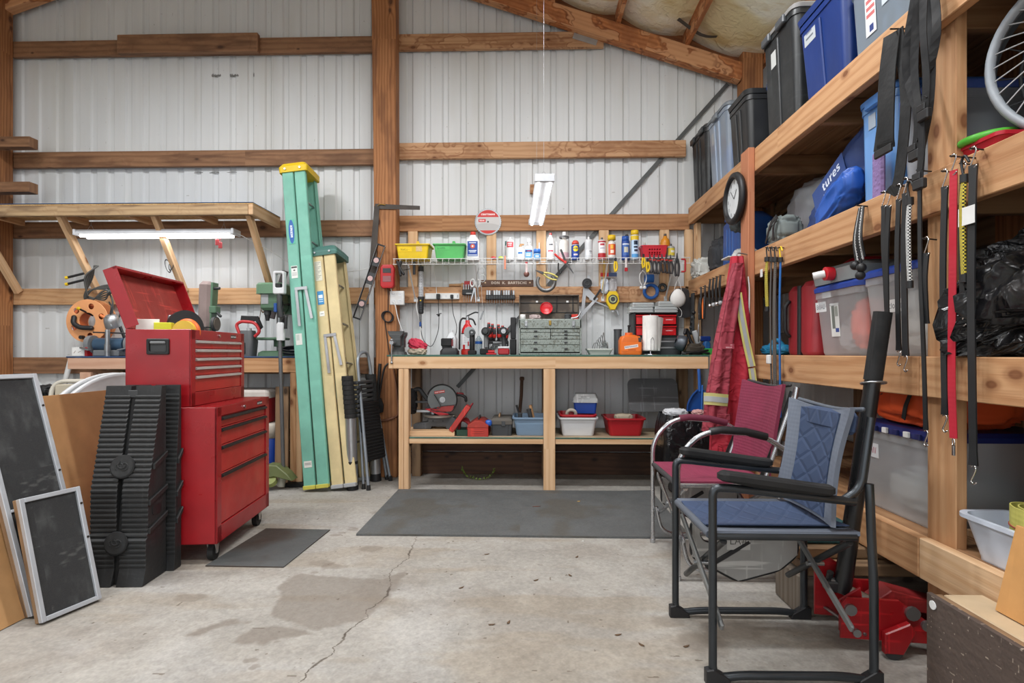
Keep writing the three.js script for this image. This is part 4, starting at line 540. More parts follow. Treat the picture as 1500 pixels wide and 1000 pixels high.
{ // drawer organiser
  const t = thing('drawer_organiser', 'black tool box with four red drawers and grey handles', 'organiser', [1.04, BT, 0.26]);
  part(t, 'case', [bx(-0.18, 0.145, -0.1, 0.18, 0.155, 0.12), bx(-0.18, 0.335, -0.1, 0.18, 0.345, 0.12), bx(-0.18, 0.145, -0.1, -0.165, 0.345, 0.12), bx(0.165, 0.145, -0.1, 0.18, 0.345, 0.12), bx(-0.18, 0.145, -0.1, 0.18, 0.345, -0.09), bx(-0.165, 0.235, -0.09, 0.165, 0.243, 0.1)], M.black);
  part(t, 'lower_box', [loft([[0, 0.42, 0.24, 0.03], [0.11, 0.44, 0.25, 0.03], [0.145, 0.40, 0.22, 0.03]])], M.darkGrey);
  for (const y of [0.05, 0.1]) part(t, 'steel_band', bx(-0.2, y, 0.124, 0.2, y + 0.014, 0.128, 0.002), M.alu);
  for (const y of [0.158, 0.247]) for (const s of [-1, 1]) { const d = part(t, 'drawer', [extr([[0.004, 0], [0.158, 0], [0.158, 0.055], [0.162, 0.076], [0.0, 0.076], [0.004, 0.055]], 0.012, 0.002).translate(s < 0 ? -0.164 : 0.002, y, 0.11)], mat(206, 34, 40, 0.3)); part(d, 'lip', bx(s < 0 ? -0.162 : 0.004, y + 0.064, 0.12, s < 0 ? -0.004 : 0.162, y + 0.074, 0.134, 0.002), mat(190, 28, 34, 0.3)); }
  for (const y of [0.19, 0.278]) decal(t, 'print', 0.075, 0.012, print(0.075, 0.012, (x, w, h) => { x.fillStyle = '#bb2028'; x.fillRect(0, 0, w, h); T(x, 'SUPERBOLT', w / 2, h / 2, h * 0.85, '#f4e8e8'); }), [0.105, y + 0.005, 0.1235]);
  decal(t, 'maker_mark', 0.06, 0.014, print(0.06, 0.014, (x, w, h) => { x.fillStyle = '#2a2b2c'; x.fillRect(0, 0, w, h); T(x, 'HUSKY', w / 2, h / 2, h * 0.85, '#d8dadb', 'center', 'italic bold'); }), [0.14, 0.128, 0.117], [-0.35, 0, 0]);
}
function clearCase(x, y, w, h, label) { const t = thing('parts_case', label, 'case', [x, y, 0.28]); part(t, 'case', loft([[0, w, 0.14, 0.012], [h, w * 0.97, 0.13, 0.012]]), phys(206, 212, 212, 0.3, { transmission: 0.45, thickness: 0 })); const nn = Math.round(w / 0.045); for (let i = 0; i < nn; i++) part(t, 'contents', mv(lump(0.03, h * 0.45, 0.09, { amp: 0.004, s: i }), -w / 2 + (i + 0.5) * w / nn, h * 0.28, 0), mat(...[[206, 120, 80], [214, 196, 130], [186, 190, 196], [210, 140, 130]][i % 4], 0.6)); part(t, 'lid_edge', [bx(-w / 2, h * 0.46, 0.069, w / 2, h * 0.54, 0.072, 0.001)], M.lightGrey); }
clearCase(0.93, BT + 0.346, 0.2, 0.045, 'clear compartment case of coloured bits on the drawer organiser'); clearCase(0.945, BT + 0.392, 0.18, 0.034, 'upper clear compartment case stacked over the drawer organiser'); clearCase(1.13, BT + 0.346, 0.19, 0.05, 'bluish clear case of screws on the drawer organiser corner'); clearCase(1.14, BT + 0.397, 0.15, 0.04, 'small clear case on top of the case of screws');
{ const t = thing('bench_grinder_hood', 'grey angle grinder with tilted guard resting at the bench end', 'grinder', [1.24, BT, 0.47]); part(t, 'guard', [(() => { const g = lathe([[0.02, 0], [0.06, 0.0], [0.064, 0.02], [0.05, 0.07], [0.02, 0.075]], 24); return rot(g, 0, 0, 1.25).translate(-0.0, 0.085, 0.02); })()], mat(92, 98, 106, 0.4, { metal: 0.5 })); part(t, 'disc', rot(cyl(0.058, 0.058, 0.004, 28), 0, 0, 1.25).translate(0.005, 0.08, 0.02), M.dirtyWood); part(t, 'handle', tube([[0.0, 0.17, 0.02], [0.02, 0.2, 0.0], [0.05, 0.11, 0.0], [0.09, 0.05, 0.02]], 0.014), M.black); part(t, 'body', mv(lump(0.16, 0.08, 0.12, { amp: 0.012, s: 8 }), 0.07, 0.045, 0.02), mat(70, 62, 52, 0.8)); }
{ const t = thing('caulk_tool', 'white-bodied hand tool leaning at the bench end', 'tool', [1.36, BT, 0.42]); part(t, 'body', rot(cbox(0.04, 0.11, 0.035, 0.006), 0, 0, 0.3).translate(-0.01, 0.14, 0), M.lightGrey); part(t, 'shaft', rod([0.01, 0.09, 0], [0.035, 0.02, 0], 0.009, 10), M.alu); part(t, 'foot', beam([-0.06, 0.01, 0.02], [0.06, 0.03, -0.02], 0.012, 0.012), M.black); }
single('pliers_pile', 'dark pliers lying flat at the end of the workbench', 'pliers', [tube([[-0.1, 0.01, 0], [0.0, 0.02, 0.02], [0.09, 0.035, 0]], 0.009), tube([[-0.09, 0.01, 0.04], [0.0, 0.022, 0.02], [0.1, 0.012, 0.0]], 0.009)], M.black, [1.30, BT, 0.58]);
single('green_box', 'small bright green box by the red overalls', 'box', [bx(-0.04, 0, -0.03, 0.04, 0.05, 0.03, 0.004)], mat(60, 170, 70, 0.5), [1.41, BT, 0.50]);
{ const t = thing('glue_bottle', 'blue bottle with a white-and-blue cap behind the green box', 'bottle', [1.45, BT, 0.36]); part(t, 'bottle', loft([[0, 0.06, 0.05, 0.02], [0.09, 0.06, 0.05, 0.02], [0.11, 0.04, 0.04, 0.018]]), mat(52, 120, 196, 0.35)); part(t, 'cap', [bx(-0.05, 0.11, -0.02, 0.03, 0.15, 0.02, 0.006)], mat(36, 70, 160, 0.4)); part(t, 'nozzle', bx(-0.075, 0.118, -0.018, -0.048, 0.148, 0.018, 0.005), M.white); }
// ================= wire shelf over the bench =================
const WS = 1.8402;
{
  const t = thing('wire_shelf', 'white wire shelf on diagonal braces above the workbench', 'shelf', [0.106, 1.79, 0.06]);
  const L = 1.215; for (const [y, z] of [[0.046, 0.30], [0.0, 0.303], [0.046, 0.005], [0.042, 0.15]]) part(t, 'rail', rod([-L, y, z], [L, y, z], 0.003, 6), M.white);
  for (let i = 0; i < 49; i++) { const x = -L + 0.008 + i * (2 * L - 0.016) / 48; part(t, 'wire', polyTube([V(x, 0.048, 0.0), V(x, 0.048, 0.295), V(x, 0.044, 0.303), V(x, 0.0, 0.305)], 0.0017, 5), M.white); }
  for (const x of [-1.09, -0.535, 0.545, 1.085]) { const b = part(t, 'brace', beam([x, -0.005, 0.29], [x, -0.255, 0.006], 0.012, 0.004, 0.001), M.white); part(b, 'foot_tab', bx(x - 0.013, -0.28, 0.002, x + 0.013, -0.24, 0.006, 0.001), M.whitePlastic); }
  part(t, 'upper_brace', [rod([-0.006, 0.05, 0.02], [-0.006, 0.23, 0.012], 0.006, 6), bx(-0.02, 0.1, 0.008, 0.008, 0.14, 0.014)], M.white);
}
function binTray(x, w, m, label, word, cat = 'caddy') {
  const t = thing('hardware_caddy', label, cat, [x, WS, 0.23]); part(t, 'tray', loft([[0, w * 0.84, 0.17, 0.012], [0.115, w - 0.014, 0.21, 0.014], [0.115, w + 0.008, 0.235, 0.016], [0.124, w + 0.008, 0.235, 0.016], [0.124, w - 0.02, 0.205, 0.012], [0.01, w * 0.8, 0.16, 0.01]]), m);
  part(t, 'carry_handle', [extr([[-0.02, 0.09], [-0.015, 0.165], [0.005, 0.165], [0.02, 0.13], [0.02, 0.09]], 0.012, 0.002).translate(0.03, 0, -0.006)], m);
  return t;
}
{ const a = binTray(-0.955, 0.285, mat(246, 208, 30, 0.45), 'yellow plastic hardware caddy marked for nails on the wire shelf'); decal(a, 'marker_writing', 0.11, 0.035, print(0.11, 0.035, (x, w, h) => { x.fillStyle = '#f6d01e'; x.fillRect(0, 0, w, h); T(x, 'NaiLs -', w * 0.48, h / 2, h * 0.68, '#6a5c14', 'center', 'normal'); }), [-0.06, 0.078, 0.1005], [0.16, 0, 0.0]); decal(a, 'tape_label', 0.05, 0.042, mat(236, 206, 150, 0.8), [0.055, 0.083, 0.1012], [0.16, 0, 0]);
  const b = binTray(-0.65, 0.265, mat(96, 196, 108, 0.45), 'green plastic hardware caddy marked for screws on the wire shelf'); decal(b, 'marker_writing', 0.12, 0.03, print(0.12, 0.03, (x, w, h) => { x.fillStyle = '#60c46c'; x.fillRect(0, 0, w, h); T(x, 'ScreWs', w * 0.4, h / 2, h * 0.72, '#1f5a2a', 'center', 'normal'); }), [-0.055, 0.088, 0.1018], [0.16, 0, 0]); }
// cans and bottles: radius, height, body, cap kind, colours
function can(x, label, o) {
  const { r = 0.033, h = 0.17, z = 0.22, body, cap, capC, bands = [], txt = [], cat = 'spray can', y = WS } = o, t = thing(o.name ?? 'spray_can', label, cat, [x, y, z]);
  const bm = o.bm ?? mat(...body, 0.35);
  if (o.sq) part(t, 'body', loft([[0, r * 2, r * 1.5, 0.012], [h * 0.78, r * 2, r * 1.5, 0.014], [h * 0.9, r * 1.3, r * 1.1, 0.014], [h, r * 0.8, r * 0.8, 0.012]]), bm);
  else if (o.round) part(t, 'body', lathe([[0, 0], [r * 0.96, 0], [r, 0.006], [r, h * 0.72], [r * 0.85, h * 0.84], [r * 0.4, h * 0.94], [r * 0.38, h], [0, h]], 24), bm);
  else part(t, 'body', lathe([[0, 0.002], [r * 0.94, 0], [r * 0.98, 0.004], [r, 0.01], [r, h - 0.016], [r * 0.94, h - 0.006], [r * 0.6, h], [0, h]], 24), bm);
  if (cap === 'dome') part(t, 'cap', mv(lathe([[0, 0], [r * 0.9, 0], [r * 0.88, 0.02], [r * 0.55, 0.036], [0, 0.04]], 20), 0, h - 0.006, 0), mat(...capC, 0.4));
  if (cap === 'cyl') part(t, 'cap', mv(lathe([[0, 0], [r * 0.96, 0], [r * 0.93, 0.04], [0, 0.04]], 20), 0, h - 0.008, 0), mat(...capC, 0.4));
  if (cap === 'nozzle') part(t, 'cap', [mv(cyl(r * 0.34, r * 0.26, 0.022, 12), 0, h - 0.002, 0)], mat(...capC, 0.4));
  if (cap === 'cone') part(t, 'cap', [mv(cyl(r * 0.42, r * 0.14, 0.05, 14), 0, h - 0.004, 0)], mat(...capC, 0.4));
  if (cap === 'pump') part(t, 'cap', [mv(cyl(r * 0.4, r * 0.3, 0.018, 12), 0, h - 0.002, 0), bx(-0.006, h + 0.012, -0.006, 0.03, h + 0.026, 0.006, 0.003)], mat(...capC, 0.4));
  if (cap === 'trigger') part(t, 'cap', [mv(cyl(r * 0.45, r * 0.45, 0.02, 12), 0, h - 0.002, 0), bx(-0.014, h + 0.014, -0.01, 0.014, h + 0.045, 0.03, 0.004), beam([0.0, h + 0.016, 0.03], [0.004, h - 0.012, 0.036], 0.01, 0.006)], mat(...capC, 0.4));
  for (const [y0, y1, c] of bands) part(t, 'label_band', mv(o.sq ? loft([[0, r * 2.015, r * 1.52, 0.012], [y1 - y0, r * 2.015, r * 1.52, 0.012]], 4, false, false) : cyl(r * 1.012, r * 1.012, y1 - y0, 24, true), 0, y0, 0), mat(...c, 0.4));
  if (o.art) wrap(t, 'label_print', r * 1.02, o.art[0], 1.9, print(r * 1.9, o.art[0], o.art[2], { rough: 0.4 }), [0, o.art[1], 0]);
  return t;
}
can(-0.462, 'big white glue bottle with a blue label and red cap', { name: 'glue_bottle', cat: 'bottle', sq: true, r: 0.056, h: 0.215, body: [240, 240, 240], cap: 'cyl', capC: [226, 64, 50], bands: [] });
{ const t = scene.children[scene.children.length - 1]; t.getObjectByName('cap').scale.set(0.42, 0.8, 0.42); t.getObjectByName('cap').position.y = 0.045; decal(t, 'label', 0.085, 0.125, print(0.085, 0.125, (x, w, h) => { x.fillStyle = '#2a4c9c'; x.fillRect(0, 0, w, h); x.fillStyle = '#c9553e'; x.beginPath(); x.arc(w / 2, h * 0.33, w * 0.23, 0, 7); x.fill(); x.fillStyle = '#e8d8d0'; x.beginPath(); x.arc(w / 2, h * 0.33, w * 0.1, 0, 7); x.fill(); x.fillStyle = '#e6ebf4'; x.fillRect(w * 0.15, h * 0.08, w * 0.7, h * 0.05); x.fillRect(w * 0.12, h * 0.6, w * 0.76, h * 0.06); x.fillRect(w * 0.2, h * 0.7, w * 0.6, h * 0.05); x.fillRect(w * 0.05, h * 0.9, w * 0.9, h * 0.05); }), [0, 0.095, 0.0427]); }
const bar = (c, rows) => (x, w, h) => { x.fillStyle = c; x.fillRect(0, 0, w, h); for (const [y, hh, x0, ww, col] of rows) { x.fillStyle = col; x.fillRect(x0 * w, y * h, ww * w, hh * h); } };
can(-0.148, 'tall white spray can with a red square on its label', { h: 0.175, body: [232, 234, 236], cap: 'nozzle', capC: [236, 236, 236], art: [0.045, 0.13, bar('#c8464e', [[0.2, 0.18, 0.15, 0.6, '#f0dede'], [0.55, 0.14, 0.2, 0.5, '#f0dede']])] });
can(-0.17, 'teal-capped can standing behind the tall white spray can', { h: 0.15, z: 0.12, r: 0.028, body: [206, 212, 212], cap: 'cyl', capC: [64, 122, 124] });
can(-0.061, 'short white pump bottle with a tan pump and blue logo', { name: 'pump_bottle', cat: 'bottle', r: 0.034, h: 0.115, round: true, body: [234, 236, 238], cap: 'pump', capC: [176, 130, 80], art: [0.035, 0.06, bar('#dfe6ee', [[0.3, 0.45, 0.2, 0.55, '#2f6fb4']])] });
can(0.008, 'white trigger bottle with a blue and red slanted label', { name: 'pump_bottle', cat: 'bottle', r: 0.035, h: 0.135, round: true, body: [240, 240, 240], cap: 'trigger', capC: [240, 240, 240], art: [0.075, 0.05, bar('#6fa8dc', [[0.05, 0.22, 0, 1, '#2b4a86'], [0.12, 0.08, 0.3, 0.5, '#b83a48'], [0.45, 0.08, 0.15, 0.6, '#f4f6fa'], [0.62, 0.08, 0.15, 0.6, '#f4f6fa']])] });
can(0.079, 'squat blue and white tub between the bottles', { name: 'small_tub', cat: 'tub', r: 0.031, h: 0.062, body: [206, 220, 236], cap: 'cyl', capC: [40, 104, 186], art: [0.04, 0.03, bar('#4f94d0', [[0.3, 0.3, 0.25, 0.5, '#eaf2fa']])] });
can(0.193, 'tall white caulk-shaped bottle with red script on the wire shelf', { name: 'caulk_tube', cat: 'tube', r: 0.034, h: 0.21, body: [238, 238, 238], round: true, cap: 'nozzle', capC: [224, 70, 70], art: [0.09, 0.1, bar('#eeeeee', [[0.1, 0.16, 0.25, 0.5, '#5a5a60'], [0.7, 0.16, 0.1, 0.7, '#c04a58']])] });
can(0.243, 'narrow white tube standing between two tall bottles', { name: 'caulk_tube', cat: 'tube', r: 0.019, h: 0.15, z: 0.18, body: [226, 228, 230], round: true, cap: 'nozzle', capC: [236, 236, 236] });
can(0.306, 'clear spray bottle holding a little pink liquid', { name: 'spray_bottle', cat: 'bottle', r: 0.041, h: 0.19, round: true, bm: phys(236, 232, 226, 0.3, { transmission: 0.35, thickness: 0 }), cap: 'trigger', capC: [238, 238, 238], bands: [[0.004, 0.062, [206, 168, 176]], [0.186, 0.2, [92, 92, 94]]] });
can(0.401, 'blue and yellow lubricant can with a red cap', { h: 0.135, r: 0.034, body: [28, 60, 140], cap: 'dome', capC: [226, 84, 72], bands: [[0.118, 0.128, [214, 216, 220]]], art: [0.12, 0.064, (x, w, h) => { x.fillStyle = '#1c3f90'; x.fillRect(0, 0, w, h); x.fillStyle = '#f4d418'; x.beginPath(); x.arc(w / 2, h * 0.26, w * 0.36, 0, 7); x.fill(); T(x, 'WD', w * 0.36, h * 0.24, h * 0.17, '#1b2f6c'); T(x, '40', w * 0.68, h * 0.24, h * 0.17, '#1b2f6c'); x.fillStyle = '#fff'; x.fillRect(w * 0.25, h * 0.62, w * 0.5, h * 0.1); x.fillStyle = '#d23b3b'; x.fillRect(w * 0.3, h * 0.65, w * 0.4, h * 0.03); }] });
can(0.512, 'plain white spray can with little grey print', { h: 0.175, body: [226, 228, 230], cap: 'nozzle', capC: [236, 236, 236], art: [0.05, 0.06, bar('#e2e4e6', [[0.2, 0.15, 0.55, 0.4, '#5e6066'], [0.5, 0.1, 0.6, 0.35, '#8e9096']])] });
can(0.623, 'red and white spray can with a bare steel top', { h: 0.17, body: [232, 226, 226], cap: 'nozzle', capC: [90, 90, 92], bands: [[0.145, 0.158, [190, 42, 56]], [0.005, 0.055, [196, 40, 50]]], art: [0.085, 0.1, bar('#ece6e6', [[0.08, 0.2, 0.2, 0.6, '#b83848'], [0.5, 0.08, 0.2, 0.6, '#8888a0']])] });
can(0.704, 'white bottle with a yellow spout cap and orange-red label', { name: 'spout_bottle', cat: 'bottle', r: 0.036, h: 0.175, round: true, body: [236, 232, 226], cap: 'cyl', capC: [238, 196, 40], bands: [[0.0, 0.02, [44, 52, 70]]], art: [0.09, 0.085, bar('#d8532c', [[0.05, 0.4, 0.3, 0.35, '#f0b040'], [0.55, 0.3, 0.3, 0.4, '#f4e4d0']])] });
can(0.820, 'blue spray can with a silver middle and blue cap', { h: 0.165, body: [36, 76, 160], cap: 'cyl', capC: [36, 90, 180], art: [0.1, 0.085, bar('#3a62a8', [[0.0, 0.12, 0, 1, '#c8d2e4'], [0.3, 0.45, 0.25, 0.55, '#c2bfae']])] });
can(0.845, 'dark-capped can standing behind the blue spray can', { h: 0.185, z: 0.12, r: 0.03, body: [90, 92, 100], cap: 'trigger', capC: [40, 40, 42] });
can(0.897, 'tall blue and white foam can with a yellow cap', { h: 0.215, r: 0.034, body: [204, 214, 224], cap: 'cyl', capC: [244, 202, 36], bands: [[0.165, 0.2, [244, 208, 50]]], art: [0.15, 0.085, bar('#b8d2ea', [[0.02, 0.22, 0.3, 0.5, '#1d2a40'], [0.32, 0.1, 0.3, 0.5, '#1d2a40'], [0.5, 0.12, 0.35, 0.45, '#1d2a40'], [0.75, 0.25, 0, 1, '#4f9ad4']])] });
can(0.996, 'small bright blue spray can behind the red basket', { h: 0.14, z: 0.14, body: [38, 146, 206], cap: 'nozzle', capC: [220, 210, 196] });
can(1.165, 'orange oil bottle with a long neck and dark cap', { name: 'oil_bottle', cat: 'bottle', r: 0.042, h: 0.21, round: true, z: 0.16, body: [226, 146, 40], cap: 'nozzle', capC: [60, 52, 46] });
can(1.185, 'yellow-labelled grey tin before the orange oil bottle', { name: 'oil_tin', cat: 'tin', r: 0.033, h: 0.105, z: 0.27, body: [168, 166, 160], cap: 'nozzle', capC: [80, 80, 80], art: [0.06, 0.055, bar('#d8c040', [[0.3, 0.3, 0.4, 0.5, '#e8e4d8']])] });
{ // red basket
  const t = thing('plastic_basket', 'red perforated plastic basket on the wire shelf', 'basket', [1.04, WS, 0.26]); const w = 0.2, h = 0.1;
  const holes = []; for (const y of [0.035, 0.06, 0.085].slice(0, 2).concat(0.02)) for (let i = 0; i < 5; i++) holes.push(circ(-0.042 + i * 0.021, y + 0.008, 0.007, 8));
  part(t, 'front', extr([[-w * 0.42, 0], [-w / 2, h], [w / 2, h], [w * 0.42, 0]], 0.004, 0.0008, holes).rotateX(0.1).translate(0, 0, 0.062), mat(214, 40, 56, 0.4)); part(t, 'back', extr([[-w * 0.42, 0], [-w / 2, h], [w / 2, h], [w * 0.42, 0]], 0.004, 0.0008).rotateX(-0.1).translate(0, 0, -0.066), mat(214, 40, 56, 0.4));
  for (const s of [-1, 1]) part(t, 'side', beam([s * w * 0.42, 0.003, 0], [s * w * 0.5, h - 0.002, 0], 0.128, 0.004, 0.001, V(1, 0, 0)), mat(206, 36, 52, 0.4)); part(t, 'floor_panel', bx(-w * 0.42, 0, -0.064, w * 0.42, 0.004, 0.064), mat(206, 36, 52, 0.4)); part(t, 'rim', bent([[-w / 2 - 0.008, h, -0.075], [w / 2 + 0.008, h, -0.075], [w / 2 + 0.008, h, 0.075], [-w / 2 - 0.008, h, 0.075]], 0.004, 0.02, 6, true), mat(222, 52, 66, 0.4));
  single('paper_bundle', 'white paper packet lying in the red basket', 'packet', [mv(cbox(0.13, 0.03, 0.08, 0.006), 0, 0, 0)], M.white, [1.05, WS + 0.098, 0.255]);
}
for (const [x, c, lab] of [[-0.285, [216, 46, 48], 'red pushbutton lens tilted on the wire shelf'], [-0.225, [196, 224, 70], 'lime green round knob on the wire shelf']]) single('pushbutton', lab, 'button', [lathe([[0, 0], [0.022, 0], [0.021, 0.018], [0.012, 0.024], [0, 0.025]], 16)], mat(...c, 0.35), [x, WS + 0.001, 0.28]);
// ================= hung on the wall over the bench =================
const H = (n, lab, cat, pos, grp) => thing(n, lab, cat, pos, 0, grp);
{ // circular saw blade
  const t = H('circular_saw_disc', 'circular saw blade printed red and silver, hung on the girt', 'saw blade', [-0.346, 2.204, 0.066]);
  const pts = []; for (let i = 0; i < 40; i++) { const a = i / 40 * 6.28319; for (const [da, r] of [[0, 0.121], [0.05, 0.113], [0.10, 0.112]]) pts.push([r * Math.cos(a + da), r * Math.sin(a + da)]); }
  part(t, 'disc', extr(pts, 0.0025, 0.0004, [circ(0, 0, 0.008, 12)]), M.steel);
  const pr = new THREE.Mesh(new THREE.CircleGeometry(0.103, 48), print(0.206, 0.206, (x, w, h) => { x.fillStyle = '#c9c6c4'; x.fillRect(0, 0, w, h); x.fillStyle = '#c8322c'; x.fillRect(0, 0, w, h * 0.3); x.fillRect(0, h * 0.86, w, h * 0.14); x.fillStyle = '#b9b6b4'; x.beginPath(); x.moveTo(0, h * 0.62); x.quadraticCurveTo(w * 0.5, h * 0.48, w, h * 0.66); x.lineTo(w, h * 0.86); x.lineTo(0, h * 0.86); x.fill(); T(x, 'CRAFTSMAN', w * 0.5, h * 0.19, h * 0.1, '#fff'); x.fillStyle = '#c8322c'; x.fillRect(w * 0.1, h * 0.38, w * 0.3, h * 0.13); T(x, '10', w * 0.18, h * 0.445, h * 0.1, '#fff'); T(x, 'IN', w * 0.3, h * 0.445, h * 0.08, '#fff'); x.fillStyle = '#222'; x.beginPath(); x.arc(w / 2, h / 2, w * 0.035, 0, 7); x.fill(); })); pr.name = 'print'; pr.position.z = 0.0032; pr.castShadow = pr.receiveShadow = true; t.add(pr);
}
{ // framing square hung on the post corner
  const t = H('framing_square', 'rusty steel framing square hung on the post corner', 'square', [-1.30, 2.31, 0.208]);
  part(t, 'tongue', extr([[0, -0.022], [0, 0.022], [0.385, 0.0], [0.385, -0.034]], 0.003, 0.0005), M.rust ??= mat(92, 84, 78, 0.6, { metal: 0.4, k: 'scuff' })); part(t, 'blade', extr([[-0.005, 0.0], [0.04, 0.0], [0.005, -0.62], [-0.055, -0.60]], 0.003, 0.0005).translate(0, 0, 0.004), M.rust); part(t, 'hook', tube([[0.02, 0.0, 0.0], [0.05, 0.014, 0.012], [0.09, 0.008, 0.01]], 0.003), mat(190, 150, 60, 0.4, { metal: 0.7 }));
}
{ // spirit level leaning beside the post
  const t = H('spirit_level', 'long black box-beam spirit level with three vials, leaning by post', 'level', [-1.335, 1.66, 0.26]);
  const a = Math.atan2(0.19, 0.56), L = 0.66, g0 = o => { o.rotateZ(-a); return o; };
  part(t, 'frame', [bx(-0.034, -L / 2, -0.012, -0.028, L / 2, 0.012, 0.001), bx(0.028, -L / 2, -0.012, 0.034, L / 2, 0.012, 0.001), bx(-0.03, -L / 2, -0.01, 0.03, -L / 2 + 0.012, 0.01, 0.001), bx(-0.03, L / 2 - 0.012, -0.01, 0.03, L / 2, 0.01, 0.001)].map(g0), M.black);
  for (const [a, b] of [[-0.23, -0.16], [-0.02, 0.08], [0.14, 0.22]]) part(t, 'web', g0(bx(-0.028, a, -0.004, 0.028, b, 0.004, 0.001)), M.darkGrey); part(t, 'edge', [bx(0.034, -L / 2, -0.012, 0.0355, L / 2, 0.012, 0.0003)].map(g0), M.alu); part(t, 'edge', [bx(-0.0355, -L / 2, -0.012, -0.034, L / 2, 0.012, 0.0003)].map(g0), M.alu);
  for (const y of [-0.195, 0.03, 0.19]) part(t, 'vial', [g0(rod([0, y, -0.006], [0, y, 0.009], 0.022, 20))], mat(214, 178, 176, 0.3));
}
single('white_batten', 'tall thin white strip standing against the wall beside the post', 'batten', [bx(-0.022, 0, -0.006, 0.022, 1.9, 0.006, 0.002)], M.whitePlastic, [-1.36, 0.02, 0.10]);
{ const t = H('red_charger', 'red wall charger with small screens fixed to the post', 'charger', [-1.185, 1.61, 0.202]); part(t, 'case', loft([[0, 0.09, 0.05, 0.012], [0.02, 0.118, 0.058, 0.012], [0.17, 0.118, 0.058, 0.012], [0.195, 0.09, 0.05, 0.012]]).translate(0, 0, 0.03), mat(196, 28, 34, 0.4)); part(t, 'display', bx(-0.035, 0.125, 0.058, 0.035, 0.165, 0.061, 0.001), M.darkGrey); part(t, 'panel', bx(-0.035, 0.05, 0.058, 0.035, 0.1, 0.061, 0.001), mat(150, 90, 94, 0.4)); part(t, 'cord', tube([[0, 0, 0.03], [0.003, -0.08, 0.02], [0.0, -0.2, 0.012]], 0.004), M.black); }
single('cord_coil', 'small coil of black cord hung on the post', 'cord', [0, 1, 2].map(i => torus(0.045 + 0.004 * i, 0.005, 28, 6).scale(0.8, 1, 1).rotateZ(i * 0.5).translate(0, 0, i * 0.006)), M.black, [-1.19, 1.37, 0.207]);
{ const t = H('outlet_box', 'white four-socket outlet plate at the post edge', 'outlet', [-1.115, 1.53, 0.09]); part(t, 'plate', bx(-0.062, -0.06, 0.08, 0.062, 0.06, 0.114, 0.005), M.white); for (const [x, y] of [[-0.028, 0.03], [0.028, 0.03], [-0.028, -0.026], [0.028, -0.026]]) { const f = part(t, 'socket', mv(rot(cyl(0.017, 0.017, 0.003, 16), Math.PI / 2), x, y, 0.1135), M.whitePlastic); for (const s of [-0.006, 0.006]) part(f, 'slot', bx(x + s - 0.001, y - 0.003, 0.1165, x + s + 0.001, y + 0.006, 0.1172, 0.0002), M.darkGrey); } part(t, 'plug_cord', tube([[-0.03, -0.03, 0.125], [-0.01, -0.06, 0.13], [0.01, -0.16, 0.125], [0.045, -0.27, 0.12], [0.075, -0.32, 0.13]], 0.004), M.white); part(t, 'plug_cord', tube([[-0.03, 0.03, 0.12], [-0.045, 0.07, 0.125], [-0.075, 0.2, 0.13], [-0.09, 0.24, 0.13]], 0.0035), M.white); }
{ const t = H('power_strip', 'long white power strip screwed to the girt', 'power strip', [-0.745, 1.555, 0.062]); part(t, 'case', bx(-0.15, -0.026, 0, 0.15, 0.026, 0.03, 0.004), M.white); for (let i = 0; i < 5; i++) part(t, 'socket', mv(rot(cyl(0.011, 0.011, 0.002, 12), Math.PI / 2), -0.09 + i * 0.042, 0, 0.0295), M.whitePlastic); part(t, 'switch', bx(0.13, -0.012, 0.03, 0.142, 0.012, 0.033), M.lightGrey); part(t, 'plug', bx(-0.045, -0.03, 0.03, -0.015, 0.018, 0.06, 0.004), M.black); part(t, 'plug', bx(0.075, -0.022, 0.03, 0.1, 0.012, 0.05, 0.004), M.black);
  part(t, 'cord', tube([[-0.03, -0.03, 0.045], [-0.03, -0.15, 0.02], [-0.028, -0.2, 0.02], [-0.035, -0.3, 0.02], [-0.08, -0.42, 0.02], [-0.12, -0.43, 0.02], [-0.17, -0.36, 0.03], [-0.19, -0.2, 0.06], [-0.19, -0.15, 0.07]], 0.003, { n: 6 }), M.black); part(t, 'cord', tube([[0.088, -0.02, 0.04], [0.09, -0.08, 0.03], [0.1, -0.16, 0.03], [0.13, -0.26, 0.05], [0.13, -0.34, 0.12], [0.115, -0.38, 0.25]], 0.003, { n: 6 }), M.black); part(t, 'cord_tie', [rod([-0.05, -0.16, 0.02], [-0.005, -0.15, 0.03], 0.004, 6), mv(sph(0.012, 8), -0.03, -0.165, 0.022)], M.black);
  part(t, 'feed_cord', tube([[-0.05, 0.026, 0.015], [-0.055, 0.12, 0.02], [-0.065, 0.2, 0.03], [-0.06, 0.27, 0.05]], 0.003, { n: 6 }), M.white); }
